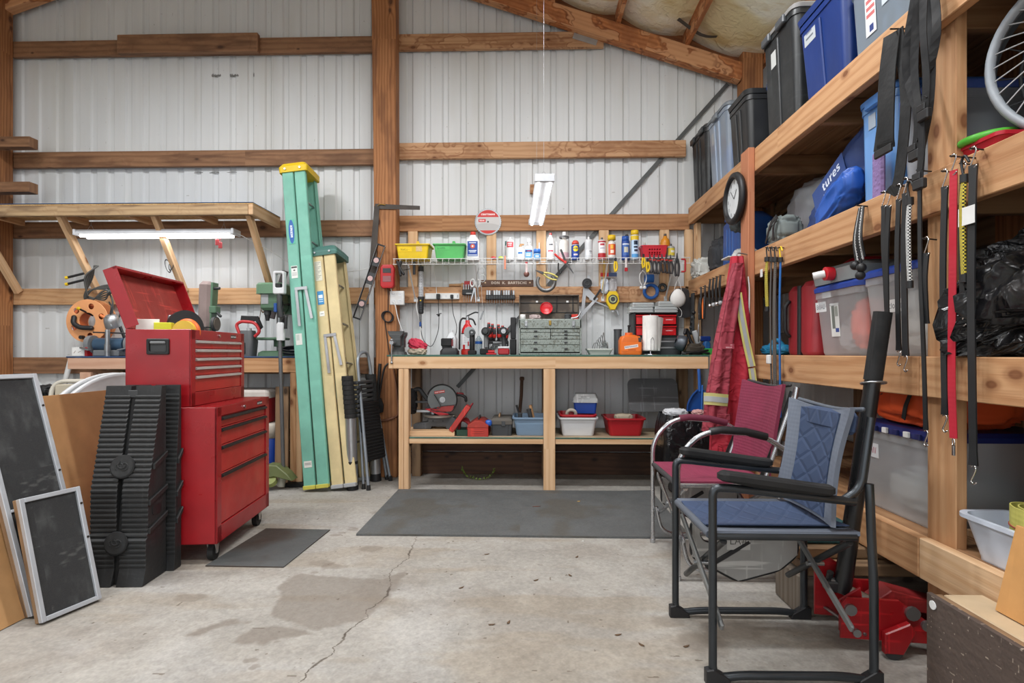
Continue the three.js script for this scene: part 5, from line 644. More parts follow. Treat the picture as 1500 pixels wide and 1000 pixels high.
{ const t = H('trouble_light', 'hanging tube work light with white lens and black handle', 'work light', [-0.925, 1.40, 0.11]); part(t, 'handle', loft([[0, 0.034, 0.034, 0.016], [0.012, 0.046, 0.04, 0.016], [0.12, 0.046, 0.04, 0.016], [0.135, 0.056, 0.045, 0.016], [0.148, 0.056, 0.045, 0.016]]), M.black); for (let i = 0; i < 4; i++) part(t, 'grip_rib', bx(-0.012, 0.02 + i * 0.02, 0.02, 0.012, 0.027 + i * 0.02, 0.023, 0.001), M.darkGrey); part(t, 'button', bx(-0.006, 0.108, 0.02, 0.006, 0.12, 0.0235, 0.002), M.yellow); part(t, 'lens', mv(cyl(0.021, 0.021, 0.22, 18), 0, 0.148, 0), mat(206, 208, 212, 0.35)); for (let i = 0; i < 9; i++) for (const s of [-1, 1]) part(t, 'lamp_dot', mv(sph(0.0045, 6), s * 0.008, 0.165 + i * 0.022, 0.0195), M.lightGrey); part(t, 'end_cap', mv(cyl(0.025, 0.023, 0.045, 18), 0, 0.367, 0), M.darkGrey); part(t, 'hook', tube([[0, 0.41, 0], [0.0, 0.43, 0.01], [0.0, 0.44, 0.03]], 0.003), M.black);
  part(t, 'power_cord', tube([[0, 0, 0], [0.0, -0.05, 0.0], [0.004, -0.12, 0.0]], 0.004), M.black); part(t, 'blue_tape', bx(-0.014, -0.11, -0.008, 0.004, -0.07, 0.012, 0.003), M.blue); part(t, 'white_cord', tube([[-0.03, 0.13, 0.0], [-0.04, 0.06, 0], [-0.02, -0.03, 0], [-0.005, -0.1, 0.0], [0.0, -0.2, 0.03], [0.02, -0.26, 0.08]], 0.004), M.white); }
{ const t = H('bit_rack', 'black magnetic holder of five chrome nut drivers on the girt', 'tool rack', [-0.515, 1.595, 0.062]); part(t, 'holder', bx(-0.055, -0.028, 0, 0.055, 0.018, 0.03, 0.003), M.black); for (let i = 0; i < 5; i++) { const d = part(t, 'driver', [mv(cyl(0.007, 0.008, 0.05, 8), -0.042 + i * 0.021, 0.012, 0.016)], M.alu); part(d, 'shank', rod([-0.042 + i * 0.021, -0.09, 0.016], [-0.042 + i * 0.021, 0.012, 0.016], 0.0022, 6), M.steel); } part(t, 'silver_marks', bx(-0.02, -0.022, 0.03, 0.03, -0.012, 0.031, 0.0003), M.lightGrey); }
single('red_block', 'red tin box perched on the girt behind the driver rack', 'box', [bx(-0.035, 0, -0.02, 0.035, 0.05, 0.02, 0.003)], mat(190, 40, 44, 0.5), [-0.52, 1.6395, 0.045]); single('wood_hammer_handle', 'short wooden hammer handle lying on the girt', 'hammer', [rod([-0.11, 0.014, 0], [0.0, 0.018, 0], 0.013, 10), bx(-0.0, 0, -0.015, 0.02, 0.036, 0.015, 0.003)], M.girtLight, [-0.58, 1.6395, 0.042]);
{ const t = H('driver_rail', 'black rail holding a row of steel drivers on the girt', 'tool rail', [-0.237, 1.552, 0.062]); part(t, 'rail', bx(-0.128, -0.026, 0, 0.128, 0.012, 0.028, 0.003), M.black); for (let i = 0; i < 12; i++) part(t, 'rail_rib', bx(-0.12 + i * 0.0209, -0.022, 0.028, -0.108 + i * 0.0209, 0.008, 0.031, 0.001), M.darkGrey); }
for (let i = 0; i < 12; i++) { const x = -0.352 + i * 0.0209, t = H('flat_driver', 'flat steel driver standing in the black wall rail', 'driver', [x, 1.552, 0.078], 'steel drivers in the wall rail'); const fat = 0.006 + 0.004 * hash(i, 5, 2); part(t, 'head', bx(-fat, 0.012, -0.006, fat, 0.05 + 0.006 * hash(i, 7, 1), 0.006, 0.002), i % 4 === 2 ? M.darkSteel : M.alu); part(t, 'shank', rod([0, -0.06 - 0.03 * hash(i, 3, 3), 0], [0, 0.012, 0], 0.0025, 6), M.steel); }
{ const t = H('name_sign', 'brown wooden name board with cream lettering above the driver rail', 'sign', [-0.165, 1.6395, 0.055]); part(t, 'board', bx(-0.245, 0, -0.01, 0.215, 0.058, 0.01, 0.003), mat(98, 66, 48, 0.55)); const g = new TextGeometry('DON  K.  BARTSCHI', { font, size: 0.022, depth: 0.002, curveSegments: 3 }); g.computeBoundingBox(); const w = g.boundingBox.max.x; g.scale(0.31 / w, 1, 1); g.translate(-0.155, 0.022, 0.010); part(t, 'lettering', g, mat(228, 212, 196, 0.6)); for (const x of [-0.205, 0.185]) part(t, 'rivet', mv(sph(0.009, 10), x, 0.032, 0.009), mat(226, 196, 160, 0.4)); }
{ const t = H('utility_knife', 'small folding knife hanging on a white string', 'knife', [-0.40, 1.35, 0.06]); part(t, 'knife', rot(cbox(0.014, 0.08, 0.012, 0.003), 0, 0, -0.35).translate(0, 0.04, 0), M.steel); part(t, 'string', tube([[0.012, 0.075, 0], [0.004, 0.15, 0.01], [0.0, 0.24, 0.02], [0.0, 0.30, 0.03]], 0.0015, { n: 5 }), M.white); }
function scissors(t, s, m) { part(t, 'blade', [extr([[-0.006, 0], [0.008, 0], [0.012, -0.11], [0.004, -0.13]], 0.003, 0.0006).rotateZ(0.12), extr([[-0.008, 0], [0.006, 0], [-0.004, -0.13], [-0.012, -0.11]], 0.003, 0.0006).rotateZ(-0.12).translate(0, 0, 0.003)], M.alu); for (const k of [-1, 1]) part(t, 'finger_loop', torus(0.022, 0.006, 20, 6).scale(0.8, 1.4, 1).translate(k * 0.024, 0.04, 0), m); }
{ const t = H('scissors', 'white-handled scissors hanging below the wire shelf', 'scissors', [-0.455, 1.62, 0.14]); scissors(t, 1, M.white); t.rotation.z = -0.1; part(t, 'hang_wire', rod([0, 0.06, 0], [0.02, 0.17, 0.03], 0.0015, 5), M.steel); }
single('safety_glasses', 'clear safety glasses hanging from the wire shelf', 'glasses', [torus(0.024, 0.0025, 20, 6).scale(1, 1.2, 1).translate(0, 0.03, 0), torus(0.024, 0.0025, 20, 6).scale(1, 1.2, 1).translate(0.004, -0.03, 0), rod([0, 0.055, 0], [-0.01, 0.10, -0.02], 0.002, 5)], mat(200, 202, 200, 0.3), [-0.38, 1.71, 0.30]);
{ const t = H('funnel_spoon', 'red-handled ladle hanging from the wire shelf', 'ladle', [-0.01, 1.71, 0.33]); part(t, 'bowl', mv(sph(0.024, 14).scale(1, 1, 0.5), 0, 0, 0), mat(120, 82, 74, 0.3, { metal: 0.5 })); part(t, 'handle', bx(-0.009, 0.012, 0.006, 0.009, 0.085, 0.012, 0.003), mat(236, 214, 212, 0.4)); part(t, 'red_tip', bx(-0.01, 0.08, 0.006, 0.01, 0.1, 0.013, 0.003), M.red); }
single('orange_marker', 'orange and white marker hanging from the shelf edge', 'marker', [rod([0, 0, 0], [0, 0.08, 0], 0.008, 10), bx(-0.006, 0.08, -0.004, 0.006, 0.11, 0.004, 0.002)], mat(236, 150, 120, 0.4), [-0.185, 1.745, 0.372]);
{ // coiled metal conduit with pliers
  const t = H('steel_hose', 'coiled grey braided steel hose hanging under the shelf', 'hose', [0.155, 1.66, 0.20]); for (let i = 0; i < 2; i++) part(t, 'coil', torus(0.075 - 0.004 * i, 0.013, 40, 8, 4.6).rotateZ(2.55).translate(0, 0, 0.022 * i), mat(150, 150, 150, 0.45, { metal: 0.6, bump: 0.002 })); for (const s of [-1, 1]) part(t, 'hanging_string', rod([s * 0.006, -0.075, 0.02], [s * 0.008, 0.14, 0.08], 0.0014, 5), mat(226, 196, 160, 0.8)); }
function pliers(t, len, hm, o = {}) { const a = o.a ?? 0.1; part(t, 'jaws', [extr([[-0.012, 0], [0.012, 0], [0.008, 0.035], [0.002, 0.07], [-0.002, 0.07], [-0.008, 0.035]], 0.012, 0.002).translate(0, 0, -0.006), rod([0, 0.004, -0.009], [0, 0.004, 0.009], 0.009, 10)], M.darkSteel); for (const s of [-1, 1]) part(t, 'handle', tube([[s * 0.006, 0, 0], [s * 0.018, -len * 0.35, 0], [s * 0.02, -len * 0.7, 0], [s * 0.012, -len, 0]], 0.007, { n: 7 }), hm); }
{ const t = H('yellow_pliers', 'yellow-handled pliers tucked through the coiled steel hose', 'pliers', [0.13, 1.725, 0.27]); pliers(t, 0.12, mat(226, 214, 120, 0.4)); t.rotation.z = 1.2; }
{ const t = H('red_shears', 'black-and-red garden shears hanging from the shelf edge', 'shears', [0.305, 1.80, 0.375]); part(t, 'blade', [extr([[-0.01, 0], [0.014, 0], [0.006, -0.10], [0.0, -0.12]], 0.006, 0.001)], M.darkSteel); for (const s of [-1, 1]) part(t, 'grip', tube([[0, 0, 0], [s * 0.018, 0.05, 0], [s * 0.03, 0.1, 0]], 0.009), s < 0 ? M.handleRed : M.darkGrey); part(t, 'pivot', rod([0, 0, -0.004], [0, 0, 0.012], 0.012, 12), M.handleRed); t.rotation.z = 0.62; }
single('cord_pull', 'short black hook hanging from the shelf edge near the shears', 'hook', [tube([[0, 0.05, 0], [0.0, 0.0, 0], [0.012, -0.03, 0], [0.024, -0.01, 0]], 0.006)], M.black, [0.25, 1.74, 0.37]);
{ const t = H('speed_square', 'aluminium rafter square hanging on the girt', 'square', [0.51, 1.36, 0.085]); const q = [[-0.05, 0], [-0.02, 0.29], [0.10, 0.17]]; part(t, 'plate', extr(q, 0.004, 0.0006, [[[-0.022, 0.075], [-0.006, 0.20], [0.052, 0.15]]]), M.alu); part(t, 'edge', beam([-0.052, -0.002, 0.003], [-0.022, 0.292, 0.003], 0.022, 0.01, 0.001), M.alu); part(t, 'hang_reel', [mv(rot(cyl(0.042, 0.042, 0.02, 24), Math.PI / 2), 0.0, 0.30, 0.02)], M.black); part(t, 'reel_hub', torus(0.02, 0.005, 20, 6).translate(0, 0.30, 0.04), M.darkGrey); part(t, 'hang_clip', bx(0.0, 0.32, 0.01, 0.03, 0.37, 0.016, 0.002), M.alu); }
{ const t = H('bar_clamp', 'thin steel bar clamp hanging aslant under the girt', 'clamp', [0.66, 1.40, 0.085]); part(t, 'bar', beam([-0.13, 0.13, 0], [0.12, 0.02, 0], 0.006, 0.014, 0.001), M.steel); part(t, 'jaw', beam([0.11, 0.03, 0], [0.125, -0.015, 0], 0.008, 0.02, 0.002, V(1, 0, 0)), M.steel); part(t, 'grip', beam([-0.09, 0.12, 0.01], [-0.03, 0.21, 0.01], 0.014, 0.018, 0.003, V(1, 0, 0)), M.black); part(t, 'cord', tube([[-0.02, 0.2, 0.01], [-0.01, 0.3, 0.04], [-0.02, 0.43, 0.15]], 0.003), M.yellow); }
for (const [x, lab, c] of [[0.665, 'clear parts bag with red and white header hanging by the girt', [206, 44, 40]], [0.735, 'clear bag of grey fittings with blue header hanging by the girt', [60, 84, 130]]]) { const t = H('parts_bag', lab, 'bag', [x, 1.57, 0.075]); part(t, 'header', bx(-0.036, 0.15, -0.003, 0.036, 0.185, 0.003, 0.001), mat(...c, 0.5)); part(t, 'header_stripe', bx(-0.034, 0.14, -0.003, 0.034, 0.152, 0.004, 0.001), mat(190, 178, 172, 0.5)); part(t, 'bag', mv(lump(0.07, 0.14, 0.035, { amp: 0.008, e: 0.45, s: x * 10 | 0 }), 0, 0.07, 0), c[0] > 150 ? mat(206, 212, 224, 0.25) : mat(176, 174, 176, 0.25)); }
{ const t = H('tape_measure', 'yellow reel tape measure hanging on the girt', 'tape measure', [0.73, 1.52, 0.10]); part(t, 'case', extr([[0.056, -0.02], [0.05, 0.04], [0.03, 0.07], [-0.03, 0.07], [-0.05, 0.04], [-0.056, -0.02], [-0.02, -0.09], [0.02, -0.09]], 0.045, 0.006).translate(0, 0, -0.02), M.yellow); part(t, 'face', rod([0, 0, 0.025], [0, 0, 0.029], 0.04, 28), M.darkGrey); part(t, 'face_ring', torus(0.025, 0.006, 24, 6).translate(0, 0, 0.029), mat(190, 200, 150, 0.4)); part(t, 'tongue', bx(-0.012, -0.11, -0.004, 0.012, -0.085, 0.012, 0.001), M.alu); }
{ const t = H('white_bungee', 'white looped cord with two white balls hanging below shelf', 'cord', [0.95, 1.60, 0.30]); for (const s of [-1, 1]) { part(t, 'loop', tube([[0, 0.14, 0], [s * 0.024, 0.11, 0], [s * 0.026, 0.06, 0], [s * 0.01, 0.02, 0]], 0.004), M.white); part(t, 'ball', mv(sph(0.014, 14), s * 0.014, 0.0, 0), M.white); } }
for (const [x, y, lab, hm, o] of [[0.715, 1.77, 'yellow-and-black snips hanging from the shelf edge', M.yellow, 0], [0.94, 1.80, 'yellow-jawed cutters hanging above the white cord', M.yellow, 0], [0.975, 1.765, 'yellow and black scissors beside the hanging cutters', M.yellow, 1]]) { const t = H('hanging_snips', lab, 'snips', [x, y, 0.372]); part(t, 'grip', [tube([[-0.006, 0.03, 0], [-0.01, -0.01, 0], [-0.004, -0.045, 0]], 0.008), tube([[0.006, 0.03, 0], [0.012, -0.01, 0], [0.006, -0.04, 0]], 0.008)], hm); part(t, 'joint', [bx(-0.008, 0.025, -0.005, 0.008, 0.065, 0.005, 0.002)], M.black); }
single('red_white_stick', 'red and white striped marker hanging from the shelf edge', 'marker', [rod([0, 0.0, 0], [0, 0.075, 0], 0.009, 10)], mat(230, 222, 220, 0.4), [0.80, 1.755, 0.37]); single('red_grip', 'small red spring clamp clipped under the striped marker', 'clamp', [bx(-0.012, 0, -0.008, 0.012, 0.03, 0.008, 0.003)], M.red, [0.80, 1.724, 0.37]);
for (let i = 0; i < 6; i++) { const t = H('hanging_pliers', 'black-handled pliers hanging by their red tips from the shelf edge', 'pliers', [0.995 + i * 0.033, 1.795 - 0.004 * (i % 3), 0.37], 'pliers along the shelf edge'); for (const s of [-1, 1]) part(t, 'handle', tube([[s * 0.004, 0.025, 0], [s * 0.014, -0.02, 0], [s * 0.013, -0.055, 0], [s * 0.007, -0.08, 0]], 0.0075, { n: 7 }), M.handleBlack); part(t, 'red_collar', bx(-0.013, 0.015, -0.007, 0.013, 0.03, 0.007, 0.003), M.handleRed); part(t, 'jaws', extr([[-0.008, 0.03], [0.008, 0.03], [0.003, 0.07], [-0.003, 0.07]], 0.008, 0.001).translate(0, 0, -0.004), M.darkSteel); t.rotation.z = (hash(i, 2, 9) - 0.5) * 0.2; }
{ const t = H('black_shears', 'large black shears at the right end of the shelf edge', 'shears', [1.21, 1.79, 0.37]); for (const s of [-1, 1]) part(t, 'handle', tube([[s * 0.005, 0.03, 0], [s * 0.016, -0.03, 0], [s * 0.01, -0.1, 0]], 0.01), M.handleBlack); part(t, 'jaws', extr([[-0.01, 0.03], [0.01, 0.03], [0.003, 0.08], [-0.003, 0.08]], 0.01, 0.001).translate(0, 0, -0.005), M.darkSteel); }
{ const t = H('red_clamp', 'red C-shaped handle hanging at the shelf end', 'clamp', [1.265, 1.77, 0.37]); part(t, 'handle', bent([[-0.02, 0.05, 0], [0.012, 0.05, 0], [0.012, -0.05, 0], [-0.02, -0.05, 0]], 0.007, 0.02), M.red); }
{ const t = H('dust_mask', 'white cup dust mask hanging by its elastic at shelf end', 'mask', [1.225, 1.51, 0.34]); part(t, 'cup', (() => { const g = new THREE.SphereGeometry(1, 24, 14); return warp(g, v => { const y = v.y; v.set(v.x * 0.062 * (1 - 0.22 * y * (y > 0 ? 1 : 0.6)), y * 0.075, v.z * 0.045); }); })(), mat(236, 234, 230, 0.95)); for (const s of [-1, 1]) part(t, 'elastic', tube([[s * 0.03, 0.06, 0], [s * 0.018, 0.11, 0], [0, 0.15, 0.01]], 0.002, { n: 5 }), M.white); part(t, 'lower_elastic', tube([[0.0, -0.07, 0], [0.03, -0.11, 0], [0.025, -0.15, 0], [-0.005, -0.15, 0]], 0.002, { n: 5 }), M.white); part(t, 'chain', rod([0, 0.15, 0.01], [-0.004, 0.235, 0.02], 0.003, 6), M.white); }
single('blue_tape_roll', 'roll of blue masking tape hung flat against the girt', 'tape', [lathe([[0.044, -0.012], [0.068, -0.012], [0.069, 0], [0.068, 0.012], [0.044, 0.012], [0.044, -0.012]], 36).rotateX(Math.PI / 2)], mat(36, 98, 178, 0.6), [1.062, 1.592, 0.078]); single('blue_tape_spool', 'short blue tape spool on its side above the tape roll', 'tape', [lathe([[0.02, -0.036], [0.036, -0.036], [0.036, 0.036], [0.02, 0.036], [0.02, -0.036]], 24).rotateZ(Math.PI / 2)], mat(40, 106, 186, 0.6), [1.042, 1.70, 0.11]); single('black_tape_roll', 'small roll of black tape hung beside the blue tape', 'tape', [lathe([[0.017, -0.01], [0.038, -0.01], [0.038, 0.01], [0.017, 0.01], [0.017, -0.01]], 28).rotateX(Math.PI / 2)], mat(62, 66, 66, 0.5), [1.163, 1.625, 0.075]);
single('red_tipped_clamp', 'black spring clamp with red tips hung at the shelf left end', 'clamp', [tube([[-0.03, 0.09, 0], [-0.01, 0.04, 0], [0.02, -0.01, 0]], 0.011), tube([[-0.0, 0.09, 0], [-0.015, 0.04, 0], [-0.005, -0.02, 0]], 0.011), rod([0.02, 0.02, 0.012], [0.075, 0.03, 0.012], 0.003, 6)], M.black, [-1.04, 1.72, 0.37]); single('black_grip', 'black torch hanging by a red loop under the wire shelf', 'torch', [cyl(0.011, 0.012, 0.09, 12), mv(cyl(0.013, 0.01, 0.02, 12), 0, 0.088, 0)], M.black, [-0.94, 1.71, 0.33]);
{ const t = H('pry_bars', 'black crescent wrench hanging down the post side', 'wrench', [-1.255, 0.55, 0.215]); part(t, 'shaft', polyTube([V(0, 0.42, 0), V(-0.012, 0.25, 0.005), V(-0.02, 0.12, 0.005)], 0.014, 8), M.black); part(t, 'head', extr([[-0.05, 0.0], [-0.06, 0.07], [-0.03, 0.13], [0.01, 0.13], [0.035, 0.07], [0.03, 0.01], [0.0, 0.0], [-0.005, 0.04], [-0.03, 0.05]], 0.02, 0.004).translate(0.0, 0, 0), M.black); }
single('cord_loop', 'black cord hanging down the post from its coil', 'cord', [tube([[0, 0, 0], [0.02, -0.15, 0.0], [0.045, -0.32, 0.005], [0.05, -0.38, 0.01]], 0.004), tube([[0.03, -0.36, 0.01], [0.0, -0.4, 0.02], [-0.03, -0.55, 0.02], [-0.07, -0.8, 0.01]], 0.008)], M.black, [-1.215, 1.33, 0.208]); single('hand_saw_frame', 'hacksaw with orange grip hanging low on the post', 'hacksaw', [tube([[0.05, 0.38, 0], [0.075, 0.2, 0], [0.085, 0.0, 0], [0.05, -0.04, 0]], 0.007), tube([[0.05, -0.04, 0], [-0.02, -0.06, 0], [-0.07, -0.065, 0]], 0.011)], mat(126, 82, 58, 0.6), [-1.19, 0.55, 0.216]);
// ================= left workbench, overhead shelf =================
M.blueTop = mat(52, 84, 128, 0.6, { k: 'scuff' });
{
  const t = thing('left_bench', 'blue-topped timber bench along the left wall', 'workbench', [-2.76, 0, 0.3]); const L = (n, x0, y0, z0, x1, y1, z1, m = M.bench) => part(t, n, bx(x0 + 2.76, y0, z0 - 0.3, x1 + 2.76, y1, z1 - 0.3, 0.003), m);
  L('top', -3.73, 1.022, 0.062, -1.825, 1.034, 0.525, M.blueTop); L('front_rail', -3.02, 0.905, 0.483, -1.80, 1.021, 0.521, M.shelf); L('front_rail', -3.72, 0.93, 0.483, -3.022, 1.021, 0.521, M.pinkWood); L('back_rail', -3.72, 0.905, 0.064, -1.80, 1.021, 0.1, M.dirtyWood);
  L('leg', -1.90, 0.03, 0.44, -1.852, 0.904, 0.52, M.shelf); L('leg', -1.85, 0.03, 0.44, -1.80, 0.904, 0.52, M.bench); L('leg', -3.62, 0, 0.44, -3.53, 0.904, 0.52, M.pinkWood); L('leg', -3.62, 0, 0.07, -3.53, 0.904, 0.15, M.dirtyWood); L('leg', -1.89, 0, 0.07, -1.80, 0.904, 0.15, M.dirtyWood); L('foot_pad', -1.92, 0, 0.42, -1.76, 0.029, 0.58, M.rubber);
}
const osbT = tex(512, 512, (u, v) => { let c = C(196, 158, 108); for (let o = 0; o < 3; o++) { const a = o * 1.1 + 0.4, x = u * Math.cos(a) - v * Math.sin(a), y = u * Math.sin(a) + v * Math.cos(a), n = n2(x * 14, y * 60, 701 + o); c = mix3(c, o === 1 ? C(166, 120, 72) : C(216, 184, 136), 0.5 * step(0.6, 0.8, n)); } return c; }); osbT.repeat.set(2, 2);
{
  const t = thing('overhead_shelf', 'strand-board shelf with blue top braced out from the left wall', 'shelf', [-3.3, 2.16, 0.06]); const X = 3.3;
  part(t, 'deck', bx(-4.6 + X, 0.083, 0.0, -2.18 + X, 0.094, 0.5, 0.002), new THREE.MeshStandardMaterial({ map: osbT, roughness: 0.8 })); part(t, 'blue_covering', bx(-4.6 + X, 0.095, 0.0, -2.18 + X, 0.099, 0.505, 0.001), mat(36, 84, 140, 0.6)); part(t, 'fascia', bx(-4.6 + X, 0.0, 0.465, -2.22 + X, 0.082, 0.503, 0.003), M.weatheredTan ??= wood({ a: C(196, 168, 130), b: C(160, 130, 96), dark: C(96, 74, 56), seed: 47, grime: 0.5, stain: 0.2 })); part(t, 'end_rail', bx(-2.218 + X, 0.0, 0.0, -2.18 + X, 0.082, 0.503, 0.003), M.bench);
  for (let i = 0; i < 4; i++) part(t, 'joist', bx(-4.5 + X + i * 0.58, 0.03, 0.03, -4.46 + X + i * 0.58, 0.082, 0.46), M.girtLight);
  for (const x of [-4.52, -3.80, -3.02, -2.245]) part(t, 'brace', beam([x + X, 0.04, 0.45], [x + X, -0.56, 0.03], 0.04, 0.06, 0.003, V(0, 0, 1)), M.bench);
}
for (const [y, lab] of [[2.815, 'short brown timber arm jutting from the left post, upper one'], [2.43, 'short brown timber arm jutting from the left post, lower one']]) single('timber_arm', lab, 'timber', [bx(-0.36, 0, -0.045, 0, 0.088, 0.045, 0.003)], M.girt, [-4.235, y, 0.255]);
single('wire_loop', 'grey wire loop hanging from the overhead shelf brace', 'wire', [torus(0.035, 0.004, 20, 6).scale(0.6, 1.6, 1).rotateZ(0.3), torus(0.03, 0.004, 20, 6).scale(0.6, 1.6, 1).rotateZ(-0.25).translate(0.03, 0.01, 0)], M.darkSteel, [-3.055, 1.80, 0.27]);
for (const [x, y, lab] of [[-2.535, 1.97, 'small red tag hanging on the lit shop light chain'], [-2.51, 1.945, 'lower red pull tag under the shop light end']]) single('pull_tag', lab, 'tag', [bx(-0.016, -0.03, -0.004, 0.016, 0.02, 0.004, 0.003), rod([0, 0.02, 0], [0.01, 0.1, 0], 0.0016, 5)], mat(176, 60, 64, 0.5), [x, y, 0.44]);
single('light_cord', 'thin white power cord strung from the left shop light', 'cord', [tube([[-2.40, 2.05, 0.40], [-2.2, 1.94, 0.3], [-1.95, 1.79, 0.12], [-1.6, 1.77, 0.09], [-1.30, 1.79, 0.21]], 0.003, { n: 5, seg: 50 })], M.white);
// extension cord reel and cords
{
  const t = thing('cord_reel', 'orange extension cord reel hanging on the left wall', 'cord reel', [-3.77, 1.335, 0.20]); const m = mat(246, 172, 116, 0.45), R = 0.185;
  const holes = [circ(0, 0, 0.072, 24), ...[0.3, 1.3, 2.4, 3.6, 4.9].map(a => circ(0.128 * Math.cos(a), 0.128 * Math.sin(a), 0.025, 14))]; const flange = extr(circ(0, 0, R, 44), 0.008, 0.0015, holes);
  part(t, 'flange', flange.clone().translate(0, 0, 0.045), m); part(t, 'flange', flange.translate(0, 0, -0.055), m); part(t, 'drum', lathe([[0.074, -0.05], [0.08, -0.05], [0.08, 0.048], [0.074, 0.048], [0.074, -0.05]], 32).rotateX(Math.PI / 2), mat(206, 110, 60, 0.5)); for (let i = 0; i < 3; i++) part(t, 'cord_winding', torus(0.11 + i * 0.017, 0.016, 36, 8).translate(0, 0, (i - 1) * 0.022), mat(232, 128, 84, 0.6));
  part(t, 'handle', tube([[-0.10, 0.03, 0.07], [-0.085, -0.02, 0.09], [-0.03, -0.055, 0.09], [0.05, -0.062, 0.07]], 0.02), M.black); part(t, 'crank_knob', rod([-0.03, -0.14, 0.05], [-0.03, -0.14, 0.09], 0.016, 14), M.black); part(t, 'hub_pin', rod([0.01, 0.05, 0.0], [-0.03, 0.1, 0.1], 0.008, 8), M.black); part(t, 'yellow_plug', rod([-0.03, 0.1, 0.1], [-0.036, 0.108, 0.113], 0.013, 10), M.yellow); part(t, 'stand', bent([[0.12, 0.05, 0.06], [0.19, 0.0, 0.04], [0.17, -0.14, 0.0], [0.05, -0.19, 0]], 0.012, 0.05), mat(232, 130, 66, 0.5));
}
single('cord_bundle', 'bundle of black cord looped over the overhead shelf brace', 'cord', [0, 1, 2, 3, 4].map(i => tube([[0.02 + 0.008 * i, 0.22, 0.04], [-0.03, 0.12, 0.02 * i], [-0.1 + 0.015 * i, -0.03, 0.01 * i], [-0.04, -0.09 + 0.012 * i, 0.02], [0.1, 0.01 - 0.02 * i, 0.03], [0.17, -0.01, 0.02 * i], [0.13, 0.06 - 0.01 * i, 0.01], [0.0, 0.02, 0.03], [-0.08, -0.06 + 0.01 * i, 0.02]], 0.0065, { n: 7, seg: 60 })).concat([tube([[0.15, 0.02, 0.02], [0.22, -0.06, 0.02], [0.23, -0.18, 0.02], [0.2, -0.26, 0.02]], 0.007), tube([[0.11, 0.02, 0.02], [0.17, -0.08, 0.03], [0.16, -0.28, 0.03]], 0.007)]), mat(78, 78, 76, 0.5), [-3.72, 1.585, 0.22]);
for (const [y, lab] of [[1.735, 'upper black peg with yellow tip on the shelf brace'], [1.68, 'lower black peg with yellow tip on the shelf brace']]) { const t = thing('hook_peg', lab, 'peg', [-3.80, y, 0.30]); part(t, 'peg', rod([0.04, 0.0, 0], [-0.08, -0.035, 0.02], 0.01, 8), M.black); part(t, 'tip', rod([-0.08, -0.035, 0.02], [-0.1, -0.041, 0.024], 0.013, 8), M.yellow); }
{ const t = thing('clamp_lamp', 'silver clamp lamp hanging beside the orange reel', 'lamp', [-3.50, 1.29, 0.30]); part(t, 'shade', lathe([[0.0, 0.10], [0.03, 0.1], [0.05, 0.085], [0.06, 0.05], [0.065, 0.0], [0.062, 0.0], [0.056, 0.05], [0.045, 0.08], [0, 0.09]], 24).rotateX(0.5), M.alu); part(t, 'bulb', mv(sph(0.034, 12), 0, 0.03, 0.015), M.lightGrey); part(t, 'arm', tube([[0, 0.1, 0.04], [0.0, 0.16, 0.03], [-0.04, 0.2, 0.0]], 0.007), M.black); part(t, 'clamp', beam([0.05, 0.0, 0.0], [0.09, -0.1, 0], 0.02, 0.02), M.black); }
const LB = 1.0345;
{ const t = thing('bench_lathe', 'blue-grey bench grinder with a steel bar across it', 'grinder', [-3.52, LB, 0.30]); part(t, 'motor', rod([-0.13, 0.1, 0], [0.12, 0.1, 0], 0.055, 20), mat(66, 92, 116, 0.4)); part(t, 'base', [bx(-0.11, 0, -0.06, 0.11, 0.05, 0.07, 0.006)], M.grey); for (const s of [-1, 1]) part(t, 'wheel', rod([s * 0.15, 0.1, 0], [s * 0.19, 0.1, 0], 0.075, 26), M.grey); part(t, 'tool_rest', beam([-0.2, 0.07, 0.08], [-0.12, 0.05, 0.09], 0.04, 0.012), M.steel); part(t, 'tool_rest', beam([0.12, 0.05, 0.09], [0.22, 0.07, 0.08], 0.04, 0.012), M.steel); part(t, 'cross_bar', rod([-0.12, 0.2, 0.05], [0.2, 0.19, 0.05], 0.006, 8), M.darkSteel); part(t, 'tail_post', [rod([0.055, 0.0, 0.12], [0.055, 0.22, 0.12], 0.018, 14), rod([0.055, 0.04, 0.12], [0.055, 0.1, 0.12], 0.024, 14)], M.steel); }
{ const t = thing('screw_box', 'small white and red printed box on the left bench', 'box', [-3.75, LB, 0.34]); part(t, 'box', bx(-0.06, 0, -0.03, 0.05, 0.075, 0.03), M.white); part(t, 'red_end', bx(0.0505, 0, -0.03, 0.075, 0.078, 0.03), M.red); decal(t, 'print', 0.1, 0.06, print(0.1, 0.06, (x, w, h) => { x.fillStyle = '#ecebe8'; x.fillRect(0, 0, w, h); x.strokeStyle = '#6d5a4c'; x.lineWidth = 4; x.beginPath(); x.moveTo(w * 0.15, h * 0.7); x.lineTo(w * 0.3, h * 0.35); x.moveTo(w * 0.5, h * 0.6); x.lineTo(w * 0.75, h * 0.4); x.stroke(); }), [-0.005, 0.036, 0.0306]); }
